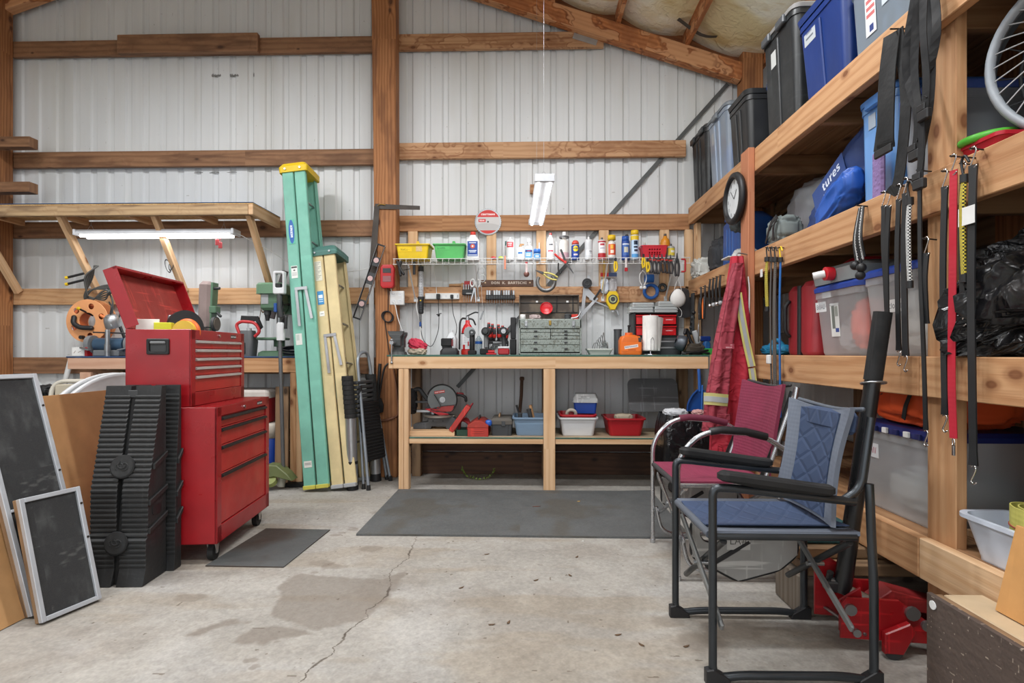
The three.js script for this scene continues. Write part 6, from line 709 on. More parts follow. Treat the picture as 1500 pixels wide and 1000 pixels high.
{ // belt and disc sander
  const t = thing('belt_sander', 'green bench sander with an upright brown belt and disc', 'sander', [-2.72, LB, 0.30]); const g = mat(96, 130, 104, 0.5);
  part(t, 'frame', [beam([0.045, 0.1, -0.02], [0.075, 0.62, -0.02], 0.09, 0.02, 0.004, V(1, 0, 0)), bx(0.05, 0.36, -0.05, 0.11, 0.42, 0.03, 0.006)], g); part(t, 'belt', (() => { const q = []; for (const [y0, z] of [[0.13, 0.03]]) q.push(mv(cbox(0.115, 0.52, 0.09, 0.03), 0, 0.37, 0)); return q.map(k => rot(k, 0, 0, -0.03)); })(), mat(150, 132, 128, 0.95, { bump: 0.001 })); part(t, 'work_table', bx(-0.08, 0.235, 0.05, 0.08, 0.243, 0.12), M.darkSteel); part(t, 'knob', [mv(rot(cyl(0.012, 0.012, 0.05, 10), 0, 0, Math.PI / 2), 0.13, 0.57, 0)], M.darkSteel); part(t, 'lever', beam([0.1, 0.37, 0], [0.15, 0.33, 0.02], 0.02, 0.02), M.darkGrey);
  part(t, 'sanding_disc', [rod([0.09, 0.27, 0.02], [0.115, 0.27, 0.02], 0.06, 28).rotateY(0.0)], M.darkGrey); part(t, 'disc_face', rod([0.1155, 0.27, 0.02], [0.12, 0.27, 0.02], 0.052, 26), mat(120, 110, 100, 0.9)); part(t, 'base', bx(-0.1, 0, -0.12, 0.12, 0.1, 0.12, 0.006), g); part(t, 'motor', rod([0.03, 0.27, -0.03], [0.09, 0.27, -0.03], 0.05, 16), g);
}
{ // drill press
  const t = thing('drill_press', 'green bench drill press with a grey chuck and column', 'drill press', [-2.12, LB, 0.27]); const g = mat(104, 142, 112, 0.45, { k: 'scuff' });
  part(t, 'base', loft([[0, 0.22, 0.26, 0.02], [0.03, 0.21, 0.25, 0.02], [0.045, 0.17, 0.2, 0.02]]), g); part(t, 'column', mv(cyl(0.024, 0.024, 0.46, 18), 0.015, 0.04, -0.02), M.steel); part(t, 'table', [bx(-0.16, 0.135, -0.06, 0.09, 0.155, 0.12, 0.006), mv(cyl(0.045, 0.045, 0.08, 18), 0.015, 0.08, -0.02)], g); part(t, 'head', loft([[0.38, 0.14, 0.17, 0.03], [0.40, 0.17, 0.2, 0.04], [0.52, 0.17, 0.2, 0.04]]).translate(-0.01, 0, 0.02), g); part(t, 'belt_cover', loft([[0.515, 0.24, 0.30, 0.06], [0.59, 0.245, 0.305, 0.07], [0.605, 0.22, 0.28, 0.06]]).translate(-0.005, 0, 0), mat(112, 148, 118, 0.4)); part(t, 'name_panel', bx(-0.075, 0.43, 0.12, -0.015, 0.51, 0.124, 0.002), M.lightGrey); part(t, 'quill', mv(cyl(0.028, 0.028, 0.05, 16), -0.05, 0.345, 0.06), M.darkGrey); part(t, 'chuck', mv(cyl(0.014, 0.024, 0.05, 14), -0.05, 0.295, 0.06), M.darkSteel); part(t, 'motor', mv(cyl(0.05, 0.05, 0.16, 18), 0.06, 0.36, -0.13), g);
  for (let i = 0; i < 3; i++) part(t, 'feed_lever', [rod([0.08, 0.43, 0.06], [0.09 + 0.0, 0.43 + 0.09 * Math.cos(i * 2.1 + 0.6), 0.06 + 0.09 * Math.sin(i * 2.1 + 0.6)], 0.005, 8), mv(sph(0.013, 10), 0.09, 0.43 + 0.09 * Math.cos(i * 2.1 + 0.6), 0.06 + 0.09 * Math.sin(i * 2.1 + 0.6))], M.black);
}
{ // chain saw on the bench
  const t = thing('chain_saw', 'grey chain saw with a red wrap handle on the left bench', 'chain saw', [-2.30, LB, 0.40]); part(t, 'body', loft([[0, 0.11, 0.12, 0.03], [0.12, 0.13, 0.13, 0.03], [0.21, 0.1, 0.1, 0.03]]), mat(96, 98, 100, 0.5)); part(t, 'dark_panel', bx(-0.055, 0.02, 0.062, 0.01, 0.11, 0.068, 0.004), M.black); part(t, 'red_badge', bx(-0.05, 0.115, 0.062, -0.02, 0.145, 0.069, 0.002), M.red); part(t, 'front_handle', bent([[-0.055, 0.18, 0.03], [-0.085, 0.26, 0.03], [-0.04, 0.285, 0.03], [0.075, 0.275, 0.03], [0.115, 0.2, 0.03], [0.07, 0.16, 0.03]], 0.013, 0.04), mat(206, 54, 58, 0.4)); part(t, 'hand_guard', extr([[-0.07, 0.27], [-0.06, 0.335], [0.08, 0.33], [0.12, 0.24], [0.10, 0.22], [0.06, 0.29]], 0.02, 0.004).translate(0, 0, -0.02), M.black); part(t, 'cap', mv(cyl(0.02, 0.02, 0.02, 12), 0.02, 0.21, 0.02), M.lightGrey); }
single('saw_chain_scabbard', 'dark bar with red and white stripes leaning behind the drill press', 'saw bar', [beam([0, 0, 0], [0.10, 0.42, -0.05], 0.012, 0.06, 0.004, V(1, 0, 0))], mat(70, 58, 60, 0.5), [-2.225, 1.36, 0.14]);
single('bench_cable', 'thick black hose coiled at the right end of the left bench', 'hose', [torus(0.13, 0.012, 36, 8).scale(1, 0.28, 1).rotateX(-0.9).translate(0, 0.045, 0), torus(0.12, 0.012, 36, 8).scale(1, 0.28, 1).rotateX(-0.9).translate(0.02, 0.065, 0.01)], M.black, [-1.93, LB - 0.005, 0.36]);
single('wire_hook', 'thin bent wire hanging from a nail on the pale girt', 'wire', [torus(0.03, 0.003, 20, 6).scale(0.7, 2.4, 1), rod([-0.018, -0.05, 0], [-0.03, -0.13, 0], 0.003, 6)], mat(110, 84, 60, 0.6), [-2.33, 1.49, 0.075]);
{ // string trimmer standing in front of the bench
  const t = thing('string_trimmer', 'long string trimmer with a white grip and green guard', 'trimmer', [-1.93, 0, 0.62]); part(t, 'shaft', rod([0.02, 0.12, 0], [-0.01, 1.3, 0], 0.015, 12), mat(120, 122, 124, 0.4, { metal: 0.6 })); part(t, 'grip', [extr(rrect(-0.045, 1.52, 0.045, 1.70, 0.015), 0.05, 0.006, [rrect(-0.025, 1.57, 0.03, 1.68, 0.01)]).translate(-0.01, 0, -0.025)], M.whitePlastic); part(t, 'throttle', bx(-0.04, 1.57, -0.02, 0.005, 1.605, 0.02, 0.004), M.black); part(t, 'upper_body', polyTube([V(-0.01, 1.52, 0), V(-0.012, 1.42, 0), V(0.0, 1.34, 0)], 0.02, 10), M.darkGrey); part(t, 'lower_grip', loft([[1.16, 0.06, 0.05, 0.02], [1.28, 0.07, 0.05, 0.02], [1.30, 0.04, 0.04, 0.015]]), M.whitePlastic); part(t, 'blue_tab', bx(-0.05, 1.38, -0.01, -0.025, 1.45, 0.02, 0.004), M.blue); part(t, 'loop_handle', bent([[0.01, 1.30, 0], [0.05, 1.36, 0.02], [0.05, 1.25, 0.03]], 0.012, 0.03), M.black);
  part(t, 'guard', (() => { const g = extr([[-0.13, 0], [-0.12, 0.06], [-0.06, 0.12], [0.02, 0.115], [0.10, 0.05], [0.14, 0.0], [0.1, 0.005], [0.0, 0.03]], 0.12, 0.006); return g.translate(-0.02, 0.08, -0.04); })(), mat(112, 122, 78, 0.5)); part(t, 'spool', rod([-0.05, 0.06, 0.05], [-0.05, 0.09, 0.08], 0.045, 20), mat(150, 160, 92, 0.5)); part(t, 'motor', rod([0, 0.02, 0], [0.02, 0.16, 0], 0.03, 14), mat(190, 190, 176, 0.5));
}
single('leaning_plank', 'weathered plank with a blue edge leaning under the left bench', 'plank', [beam([0, 0.0, 0], [-0.02, 0.78, -0.06], 0.03, 0.11, 0.003, V(1, 0, 0))], M.dirtyWood, [-2.0, 0.004, 0.44]);
{ const t = thing('water_cooler', 'blue drink cooler jug with a white collar under the left bench', 'cooler', [-2.20, 0, 0.30]); part(t, 'jug', lathe([[0, 0], [0.13, 0], [0.14, 0.02], [0.145, 0.36], [0, 0.36]], 28), mat(24, 62, 150, 0.4)); part(t, 'lid', mv(lathe([[0, 0], [0.148, 0], [0.148, 0.1], [0.13, 0.12], [0, 0.125]], 28), 0, 0.361, 0), mat(232, 224, 210, 0.5)); }
{ const t = thing('red_cooler', 'red cooler chest with a white lid behind the tool cabinet', 'cooler', [-2.32, 0.49, 0.28]); part(t, 'body', loft([[0, 0.38, 0.3, 0.03], [0.2, 0.4, 0.32, 0.03]]), mat(176, 34, 40, 0.4)); part(t, 'lid', loft([[0.201, 0.41, 0.33, 0.03], [0.25, 0.41, 0.33, 0.03], [0.27, 0.38, 0.3, 0.03]]), mat(224, 216, 208, 0.5)); }
// stand under the red cooler is the blue cooler: the chest rests on its lid
{ const t = thing('plank_box', 'rough plywood crate under the red cooler', 'crate', [-2.45, 0, 0.24]); part(t, 'crate', bx(-0.10, 0, -0.1, 0.10, 0.489, 0.1), M.dirtyWood); }
// ================= red tool chests =================
M.toolRed = mat(166, 24, 33, 0.32); M.toolRed2 = mat(190, 44, 42, 0.4); M.trimGrey = mat(196, 192, 188, 0.4, { metal: 0.3 });
const craft = print(0.07, 0.018, (x, w, h) => { x.fillStyle = '#3a3637'; x.fillRect(0, 0, w, h); T(x, 'CRAFTSMAN', w / 2, h / 2, h * 0.66, '#e6e2e0'); });
{
  const t = thing('rolling_cabinet', 'red rolling tool cabinet with wide drawers and black pulls', 'tool cabinet', [-1.822, 0, 1.859], 0.094), W = 0.23, D = 0.36, y0 = 0.1, y1 = 0.787;
  part(t, 'shell', [bx(-W, y0, -D, W - 0.03, y1, -D + 0.02, 0.002), bx(-W, y0, D - 0.004, W, y1, D, 0.002), bx(-W, y0, -D, -W + 0.004, y1, D, 0.001), bx(-W, y1 - 0.004, -D, W, y1, D, 0.002), bx(-W, y0, -D, W, y0 + 0.006, D, 0.002)], M.toolRed);
  part(t, 'front_frame', [bx(W - 0.014, y0, -D, W, y1, -D + 0.055, 0.002), bx(W - 0.014, y0, D - 0.05, W, y1, D, 0.002), bx(W - 0.014, y1 - 0.048, -D, W, y1, D, 0.002), bx(W - 0.014, y0, -D, W, y0 + 0.085, D, 0.002)], M.toolRed);
  part(t, 'drawer_cavity', bx(-W + 0.02, y0 + 0.02, -D + 0.03, W - 0.03, y1 - 0.05, D - 0.03), M.black);
  const dz0 = -D + 0.057, dz1 = D - 0.052; for (const [a, b, split] of [[0.682, 0.737, 1], [0.59, 0.679, 0], [0.448, 0.587, 0], [0.188, 0.445, 0]]) { const d = part(t, 'drawer', bx(W - 0.02, a, dz0, W - 0.005, b, dz1, 0.003), M.toolRed2); part(d, 'pull', extr([[0, 0], [0.0, 0.02], [0.014, 0.016], [0.016, 0.006]], dz1 - dz0, 0.001).translate(W - 0.005, b - 0.023, dz0), M.black); }
  part(t, 'lock', [rod([W, 0.762, 0.03], [W + 0.008, 0.762, 0.03], 0.009, 12)], M.chrome); decal(t, 'maker_plate', 0.075, 0.02, craft, [W + 0.0012, 0.762, -0.2], [0, Math.PI / 2, 0]);
  for (const sx of [-1, 1]) for (const sz of [-1, 1]) { const c = new THREE.Group(); c.name = 'caster'; t.add(c); const cx = sx * 0.18, cz = sz * 0.29; part(c, 'wheel', rod([cx - 0.014, 0.043, cz], [cx + 0.014, 0.043, cz], 0.043, 24), M.rubber); part(c, 'hub', rod([cx - 0.016, 0.043, cz], [cx + 0.016, 0.043, cz], 0.012, 12), M.steel); part(c, 'fork', [extr([[-0.03, 0.1], [0.025, 0.1], [0.008, 0.035], [-0.008, 0.035]], 0.003, 0.0006).rotateY(Math.PI / 2).translate(cx + 0.018, 0, cz), extr([[-0.03, 0.1], [0.025, 0.1], [0.008, 0.035], [-0.008, 0.035]], 0.003, 0.0006).rotateY(Math.PI / 2).translate(cx - 0.021, 0, cz), bx(cx - 0.025, 0.093, cz - 0.03, cx + 0.025, 0.0995, cz + 0.03)], M.trimGrey); }
}
{
  const t = thing('top_tool_chest', 'red top tool chest with its lid open, small grey-edged drawers', 'tool chest', [-1.822, 0.788, 1.859], 0.094), X0 = -0.23, X1 = 0.09, D = 0.33, H1 = 0.392;
  part(t, 'shell', [bx(X0, 0, D - 0.004, X1, H1, D, 0.002), bx(X0, 0, -D, X1, H1, -D + 0.004, 0.002), bx(X0, 0, -D, X0 + 0.004, H1, D, 0.001), bx(X0, 0, -D, X1, 0.005, D, 0.002), bx(X0 + 0.004, 0.315, -D + 0.005, X1 - 0.012, 0.32, D - 0.005, 0.001)], M.toolRed);
  part(t, 'front_frame', [bx(X1 - 0.012, 0, -D, X1, H1, -D + 0.05, 0.002), bx(X1 - 0.012, 0, D - 0.045, X1, H1, D, 0.002), bx(X1 - 0.012, H1 - 0.05, -D, X1, H1, D, 0.002), bx(X1 - 0.012, 0, -D, X1, 0.07, D, 0.002)], M.toolRed); part(t, 'drawer_cavity', bx(X0 + 0.02, 0.02, -D + 0.03, X1 - 0.024, 0.31, D - 0.03), M.black);
  const z0 = -D + 0.052, z1 = D - 0.047, row = (a, b, n) => { for (let i = 0; i < n; i++) { const p = lerp(z0, z1, i / n) + 0.001, q = lerp(z0, z1, (i + 1) / n) - 0.001, d = part(t, 'drawer', bx(X1 - 0.016, a, p, X1 - 0.003, b, q, 0.002), M.toolRed2); part(d, 'pull', extr([[0, 0], [0, 0.017], [0.01, 0.013], [0.012, 0.004]], q - p, 0.001).translate(X1 - 0.003, b - 0.018, p), M.trimGrey); } };
  row(0.296, 0.340, 3); row(0.25, 0.294, 3); row(0.204, 0.248, 1); row(0.157, 0.202, 1); row(0.072, 0.155, 1);
  part(t, 'lock', rod([X1, H1 - 0.024, 0.02], [X1 + 0.008, H1 - 0.024, 0.02], 0.009, 12), M.chrome); decal(t, 'maker_plate', 0.075, 0.02, craft, [X1 + 0.0012, H1 - 0.024, -0.17], [0, Math.PI / 2, 0]);
  const h = part(t, 'side_handle', extr(rrect(-0.055, -0.04, 0.055, 0.04, 0.008), 0.012, 0.003, [rrect(-0.04, -0.026, 0.04, 0.026, 0.006)]).translate(-0.07, 0.305, D - 0.002), M.black); part(h, 'handle_recess', bx(-0.112, 0.277, D - 0.001, -0.028, 0.333, D + 0.001, 0.0005), M.darkGrey); part(h, 'grip_bar', bx(-0.108, 0.318, D + 0.002, -0.032, 0.332, D + 0.012, 0.004), M.grey);
  // lid, hinged along the back edge and thrown open
  const g = l => l.map(k => { k.rotateZ(0.36); return k.translate(X0 + 0.004, H1 + 0.002, 0); }); const lid = part(t, 'lid', g([bx(-0.004, 0, -D, 0.0, 0.315, D, 0.001), bx(0, 0, D - 0.003, 0.065, 0.315, D, 0.001), bx(0, 0, -D, 0.065, 0.315, -D + 0.003, 0.001), bx(0, 0.311, -D, 0.065, 0.315, D, 0.001), bx(0.045, 0.302, -D, 0.065, 0.312, D, 0.001)]), M.toolRed); part(lid, 'lid_lining', g([bx(0.0005, 0.004, -D + 0.004, 0.003, 0.31, D - 0.004, 0.0005)]), mat(200, 74, 66, 0.6, { k: 'scuff' }), 'worn dusty inside of the lid'); part(lid, 'latch', g([bx(0.045, 0.296, -0.01, 0.06, 0.304, 0.01, 0.001)]), M.redDark);
}
{ // things in the open chest tray
  const P = (x, y, z) => { const c = Math.cos(0.094), s = Math.sin(0.094); return [-1.822 + x * c + z * s, y, 1.859 - x * s + z * c]; };
  { const t = thing('tape_reel', 'large yellow and orange tape measure in the open chest', 'tape measure', P(0.02, 1.109, 0.24)); part(t, 'case', rod([0, 0.06, -0.025], [0, 0.06, 0.025], 0.06, 26), mat(236, 196, 70, 0.4)); part(t, 'bumper', torus(0.058, 0.014, 26, 8, 3.4).rotateZ(-0.3).translate(0, 0.06, -0.01), mat(236, 112, 44, 0.4)); part(t, 'badge', bx(-0.04, 0.03, 0.025, 0.035, 0.075, 0.028, 0.003), mat(140, 44, 66, 0.4)); }
  { const t = thing('fish_tape_reel', 'black cable reel with a silver hub in the open chest', 'reel', P(-0.06, 1.109, 0.10)); part(t, 'wheel', rod([0, 0.09, 0], [0.03, 0.095, 0.02], 0.09, 30), M.black); part(t, 'hub', rod([0.03, 0.095, 0.02], [0.034, 0.0957, 0.0227], 0.038, 20), M.alu); part(t, 'handle', tube([[-0.03, 0.13, 0.02], [-0.06, 0.15, 0.03], [-0.06, 0.09, 0.03]], 0.008), M.steel); }
  single('yellow_box', 'small fluorescent yellow carton in the open chest', 'box', [bx(-0.04, 0, -0.03, 0.04, 0.11, 0.03)], mat(226, 226, 50, 0.6), P(-0.10, 1.109, 0.22), 0.3); { const t = thing('drill_index', 'white card of drill bits leaning in the open chest', 'card', P(-0.17, 1.109, 0.26), 0.2); part(t, 'card', rot(bx(-0.055, 0, -0.003, 0.055, 0.13, 0.003), -0.2, 0, 0), mat(232, 228, 222, 0.7)); for (let r = 0; r < 2; r++) for (let i = 0; i < 7; i++) part(t, 'bit', rot(mv(cbox(0.005, 0.012, 0.003, 0.001), -0.042 + i * 0.014, 0.035 + r * 0.03, 0.004), -0.2, 0, 0), M.screw); }
  single('steel_rule', 'long steel rule lying across the open chest tray', 'rule', [bx(-0.1, 0, -0.012, 0.1, 0.006, 0.012)], M.steel, P(-0.03, 1.169, 0.0), -1.2);
}
// ================= ramps =================
function ramp(pos, turn, label, tilt, thick) {
  const t = thing('car_ramp', label, 'ramp', pos, turn); const prof = [[0.0, 0.0]], yb = [[0, 0.265], [0.06, 0.262], [0.07, 0.235], [0.20, 0.232], [0.215, 0.21], [0.42, 0.205], [0.55, 0.16], [0.9, 0.045]], depth = y => { for (let i = 1; i < yb.length; i++) if (y <= yb[i][0]) return lerp(yb[i - 1][1], yb[i][1], (y - yb[i - 1][0]) / (yb[i][0] - yb[i - 1][0])); return 0.045; };
  prof.push([depth(0), 0]); for (let y = 0.075; y < 0.86; y += 0.0225) { const d = depth(y); prof.push([d - 0.006, y], [d, y + 0.004], [d, y + 0.012], [d - 0.006, y + 0.016]); } prof.push([0.05, 0.9], [0.0, 0.9]);
  const half = extr(prof, 0.118, 0.0015); half.rotateY(-Math.PI / 2);   // profile depth -> +z, width -> -x
  part(t, 'tread_half', half.clone().translate(-0.012, 0, 0), M.ramp ??= mat(46, 47, 48, 0.55, { k: 'scuff', bump: 0.0008 })); part(t, 'tread_half', half.translate(0.13, 0, 0), M.ramp);
  part(t, 'core', extr([[0, 0], [0.225, 0], [0.19, 0.21], [0.13, 0.55], [0.035, 0.88], [0, 0.88]], 0.03, 0.001).rotateY(-Math.PI / 2).translate(0.015, 0, 0), M.blackMatte);
  for (const [y, r] of [[0.53, 0.05], [0.19, 0.047]]) { const d = depth(y) + 0.004, a = Math.atan2(depth(y - 0.05) - depth(y + 0.05), 0.1); const g = mv(rot(cyl(r, r, 0.012, 28), Math.PI / 2 - a, 0, 0), 0, y, d - 0.004); const m = part(t, 'disc', g, M.ramp, 'round moulded disc'); part(m, 'disc_rim', rot(torus(r, 0.007, 28, 8), -a, 0, 0).translate(0, y, d), M.blackMatte); part(m, 'relief', [0, 1, 2].map(i => rot(torus(r * 0.34, 0.004, 16, 6, 4), -a, 0, i * 2.1).translate((i - 1) * r * 0.22, y + (i % 2) * r * 0.2, d + 0.008)), M.ramp); }
  for (const y of [0.27, 0.40, 0.56]) part(t, 'side_step', extr([[0.0, y], [depth(y) * 0.98, y - 0.045], [depth(y), y - 0.02], [0.0, y + 0.025]], 0.012, 0.003).rotateY(-Math.PI / 2).translate(0.141, 0, 0), M.ramp);
  part(t, 'side_slot', extr(rrect(0.06, 0.30, 0.16, 0.345, 0.02), 0.002, 0.0004).rotateY(-Math.PI / 2).translate(0.1325, 0, 0), M.black); part(t, 'top_latch', bx(-0.025, 0.845, 0.05, 0.02, 0.88, 0.06, 0.003), M.darkGrey);
  t.rotation.order = 'YXZ'; t.rotation.x = tilt; t.scale.z = thick; return t;
}
ramp([-1.885, 0.003, 2.305], 0.06, 'black plastic car ramp stood on end in front of its twin', 0, 0.70); ramp([-1.855, 0.003, 2.235], 0.08, 'second black car ramp between the first ramp and red cabinet', 0, 0.25);
// ================= screens and card at the left =================
M.screenFrame = mat(196, 200, 206, 0.4, { metal: 0.25 }); const meshT = tex(512, 512, (u, v) => { let c = C(40, 41, 43); c = mix3(c, C(86, 88, 88), 0.5 * step(0.5, 0.85, fbm(u * 5, v * 9, 721, 5))); c = mix3(c, C(140, 140, 136), 0.35 * step(0.7, 0.86, fbm(u * 16, v * 7, 725))); return mix3(c, C(96, 92, 84), 0.2 * n2(u * 256, v * 256, 727)); }); meshT.repeat.set(2, 2); M.screenMesh = new THREE.MeshStandardMaterial({ map: meshT, roughness: 0.85 });
// panel in the z-y plane: near bottom corner a, far bottom corner b (x, z), leaning towards -x by lean over height h
function leaning(t, a, b, h, lean, th) { const A = V(a[0], 0, a[1]), Z = V(a[0] - b[0], 0, a[1] - b[1]), L = Z.length(); Z.normalize(); const up = V(-lean, h, 0); up.sub(Z.clone().multiplyScalar(up.dot(Z))).normalize(); const Xn = V().crossVectors(up, Z); t.matrixAutoUpdate = true; t.quaternion.setFromRotationMatrix(new THREE.Matrix4().makeBasis(Xn, up, Z)); t.position.set((a[0] + b[0]) / 2, 0, (a[1] + b[1]) / 2); return L; }
function screen(label, a, b, h, lean, fw, rails) {
  const t = thing('window_screen', label, 'screen'), L = leaning(t, a, b, h, lean), S = Math.hypot(h, lean), z = L / 2, th = 0.022; t.position.y = 0.012;
  part(t, 'stile', bx(-th, 0, z - fw, 0, S, z, 0.002), M.screenFrame); part(t, 'stile', bx(-th, 0, -z, 0, S, -z + fw, 0.002), M.screenFrame); part(t, 'rail', bx(-th, 0, -z + fw, 0, fw, z - fw, 0.002), M.screenFrame); part(t, 'rail', bx(-th, S - fw, -z + fw, 0, S, z - fw, 0.002), M.screenFrame); for (const r of rails) part(t, 'rail', bx(-th, r, -z + fw, 0, r + fw * 0.6, z - fw, 0.002), M.screenFrame);
  part(t, 'backing_frame', bx(-th - 0.02, 0, -z, -th - 0.0005, S, z, 0.002), M.dirtyWood); part(t, 'mesh', bx(-th * 0.9, fw, -z + fw, -th * 0.5, S - fw, z - fw, 0.001), M.screenMesh); for (const [y, zz] of [[S * 0.55, -z + fw / 2], [S * 0.85, -z + fw / 2]]) part(t, 'screw', rod([0, y, zz], [0.003, y, zz], 0.005, 8), M.screw); return t;
}
screen('small framed window screen standing in front of the tall one', [-1.883, 2.852], [-1.819, 2.626], 0.47, 0.135, 0.018, []);
{ const t = screen('tall two-pane window screen leaning against the cardboard', [-1.972, 2.80], [-1.925, 2.545], 0.955, 0.31, 0.02, [0.42]); part(t, 'latch', rod([0.0, 0.32, -0.10], [0.012, 0.32, -0.10], 0.01, 8), mat(110, 120, 90, 0.5)); }
M.card = mat(196, 150, 100, 0.9, { k: 'smudge' }); 
{ const t = thing('cardboard_sheet', 'tall flat cardboard sheet leaning behind the window screens', 'cardboard'); const L = leaning(t, [-2.03, 3.5], [-2.0, 2.62], 0.86, 0.33); part(t, 'sheet', bx(-0.006, 0.0, -L / 2, 0, 0.92, L / 2, 0.001), M.card); t.position.y = 0.003; }
{ const t = thing('cardboard_sheet', 'wide cardboard sheet standing behind the black ramps', 'cardboard'); const L = leaning(t, [-2.16, 2.42], [-2.2, 1.75], 0.83, 0.2); part(t, 'sheet', bx(-0.008, 0.0, -L / 2, 0, 0.87, L / 2, 0.001), M.card); t.position.y = 0.004; }
// folded round tables and chair
for (const [x, lab] of [[-2.60, 'white round folding tabletop standing on edge behind the cardboard'], [-2.66, 'second white round tabletop leaning behind the first']]) { const t = thing('round_tabletop', lab, 'tabletop', [x, 0.6, 1.42]); part(t, 'top', [lathe([[0, -0.008], [0.44, -0.012], [0.455, -0.02], [0.46, 0], [0.455, 0.02], [0.44, 0.012], [0, 0.008]], 56).rotateZ(Math.PI / 2)], mat(226, 228, 230, 0.4)); t.position.y = 0.475; t.rotation.set(0, -0.35, 0.05); }
{ const t = thing('folding_chair', 'beige folding chair back showing behind the cardboard', 'chair', [-3.0, 0, 1.30], 0.25); part(t, 'back_frame', bent([[-0.2, 0.02, 0], [-0.2, 0.87, -0.1], [0.2, 0.87, -0.1], [0.2, 0.02, 0]], 0.014, 0.09), mat(206, 200, 186, 0.4)); part(t, 'backrest', bx(-0.18, 0.68, -0.105, 0.18, 0.85, -0.085, 0.008), mat(186, 176, 156, 0.5)); part(t, 'seat', bx(-0.19, 0.4, -0.07, 0.19, 0.44, -0.03, 0.01), mat(186, 176, 156, 0.5)); for (const s of [-1, 1]) part(t, 'leg', rod([s * 0.17, 0.02, 0.05], [s * 0.17, 0.45, -0.04], 0.012, 10), mat(206, 200, 186, 0.4)); }
single('pvc_pipe', 'white plastic pipe with a broken elbow leaning on the left wall', 'pipe', [rod([0.0, 0, 0.2], [0.10, 0.99, 0.0], 0.021, 14), tube([[0.09, 0.93, 0.0], [0.14, 0.97, 0.01], [0.18, 1.0, 0.01]], 0.02)], M.white, [-4.12, 0.02, 0.12]);
single('dark_box_flap', 'dark umbrella lying on top behind the tall window screen', 'umbrella', [lump(0.2, 0.07, 0.3, { amp: 0.02, s: 12 })], M.black, [-3.52, 0.786, 0.9]);
{ const t = thing('storage_drum', 'dark plastic drum behind the leaning cardboard', 'drum', [-3.52, 0, 0.9]); part(t, 'drum', lathe([[0, 0], [0.15, 0], [0.165, 0.02], [0.17, 0.72], [0.16, 0.75], [0, 0.75]], 26), M.darkGrey); }
// ================= ladders =================
function stepLadder(o, label) {
  const t = thing('step_ladder', label, 'ladder', o.pos, 0); const { h, m, capM, n, zb, zt, w = 0.09 } = o;   // width along z, rails apart in x
  for (const [nm, x, th] of [['front_rail', -0.052, 0.028], ['rear_rail', 0.052, 0.024]]) for (const s of [1, -1]) part(t, nm, [beam([x, 0.02, s * zb / 2], [x * 0.95, h - 0.06, s * zt / 2], th, w, 0.006, V(1, 0, 0)), beam([x + 0.036, 0.02, s * (zb / 2 - 0.02)], [x * 0.95 + 0.036, h - 0.06, s * (zt / 2 - 0.02)], 0.03, 0.01, 0.003, V(1, 0, 0))], m);
  for (let i = 1; i <= n; i++) { const y = i * (h - 0.1) / (n + 0.6), z = lerp(zb, zt, y / h) / 2 - 0.014; part(t, 'step', [bx(-0.09, y, -z, -0.01, y + 0.03, z, 0.004)], M.alu); part(t, 'rear_bar', rod([0.052, y, -z], [0.052, y, z], 0.009, 8), M.alu); }
  part(t, 'top_cap', [loft([[h - 0.075, 0.23, zt + 0.05, 0.02], [h - 0.03, 0.24, zt + 0.06, 0.03], [h, 0.20, zt + 0.02, 0.03]])], capM);
  for (const x of [-0.06, 0.06]) part(t, 'rivet', rod([x, h - 0.05, zt / 2 + 0.03], [x, h - 0.05, zt / 2 + 0.035], 0.008, 10), M.steel);
  for (const x of [-0.05, 0.05]) for (const s of [1, -1]) part(t, 'foot', bx(x - 0.05, 0, s * zb / 2 - 0.025, x + 0.045, 0.03, s * zb / 2 + 0.025, 0.004), o.footM);
  const yb = h * o.br; part(t, 'spreader', [beam([-0.04, yb, zb * 0.42 + 0.02 - 0.0], [-0.03, yb - 0.3, zb * 0.45 + 0.025], 0.004, 0.022, 0.001, V(1, 0, 0)), beam([0.035, yb, zb * 0.42 + 0.02], [0.07, yb - 0.25, zb * 0.45 + 0.022], 0.004, 0.022, 0.001, V(1, 0, 0)), bx(-0.05, yb - 0.012, zb * 0.42 + 0.018, 0.05, yb + 0.012, zb * 0.42 + 0.024, 0.001)], M.alu); return t;
}
M.ladderGreen = mat(128, 194, 174, 0.6); M.ladderYellow = mat(228, 208, 158, 0.6);
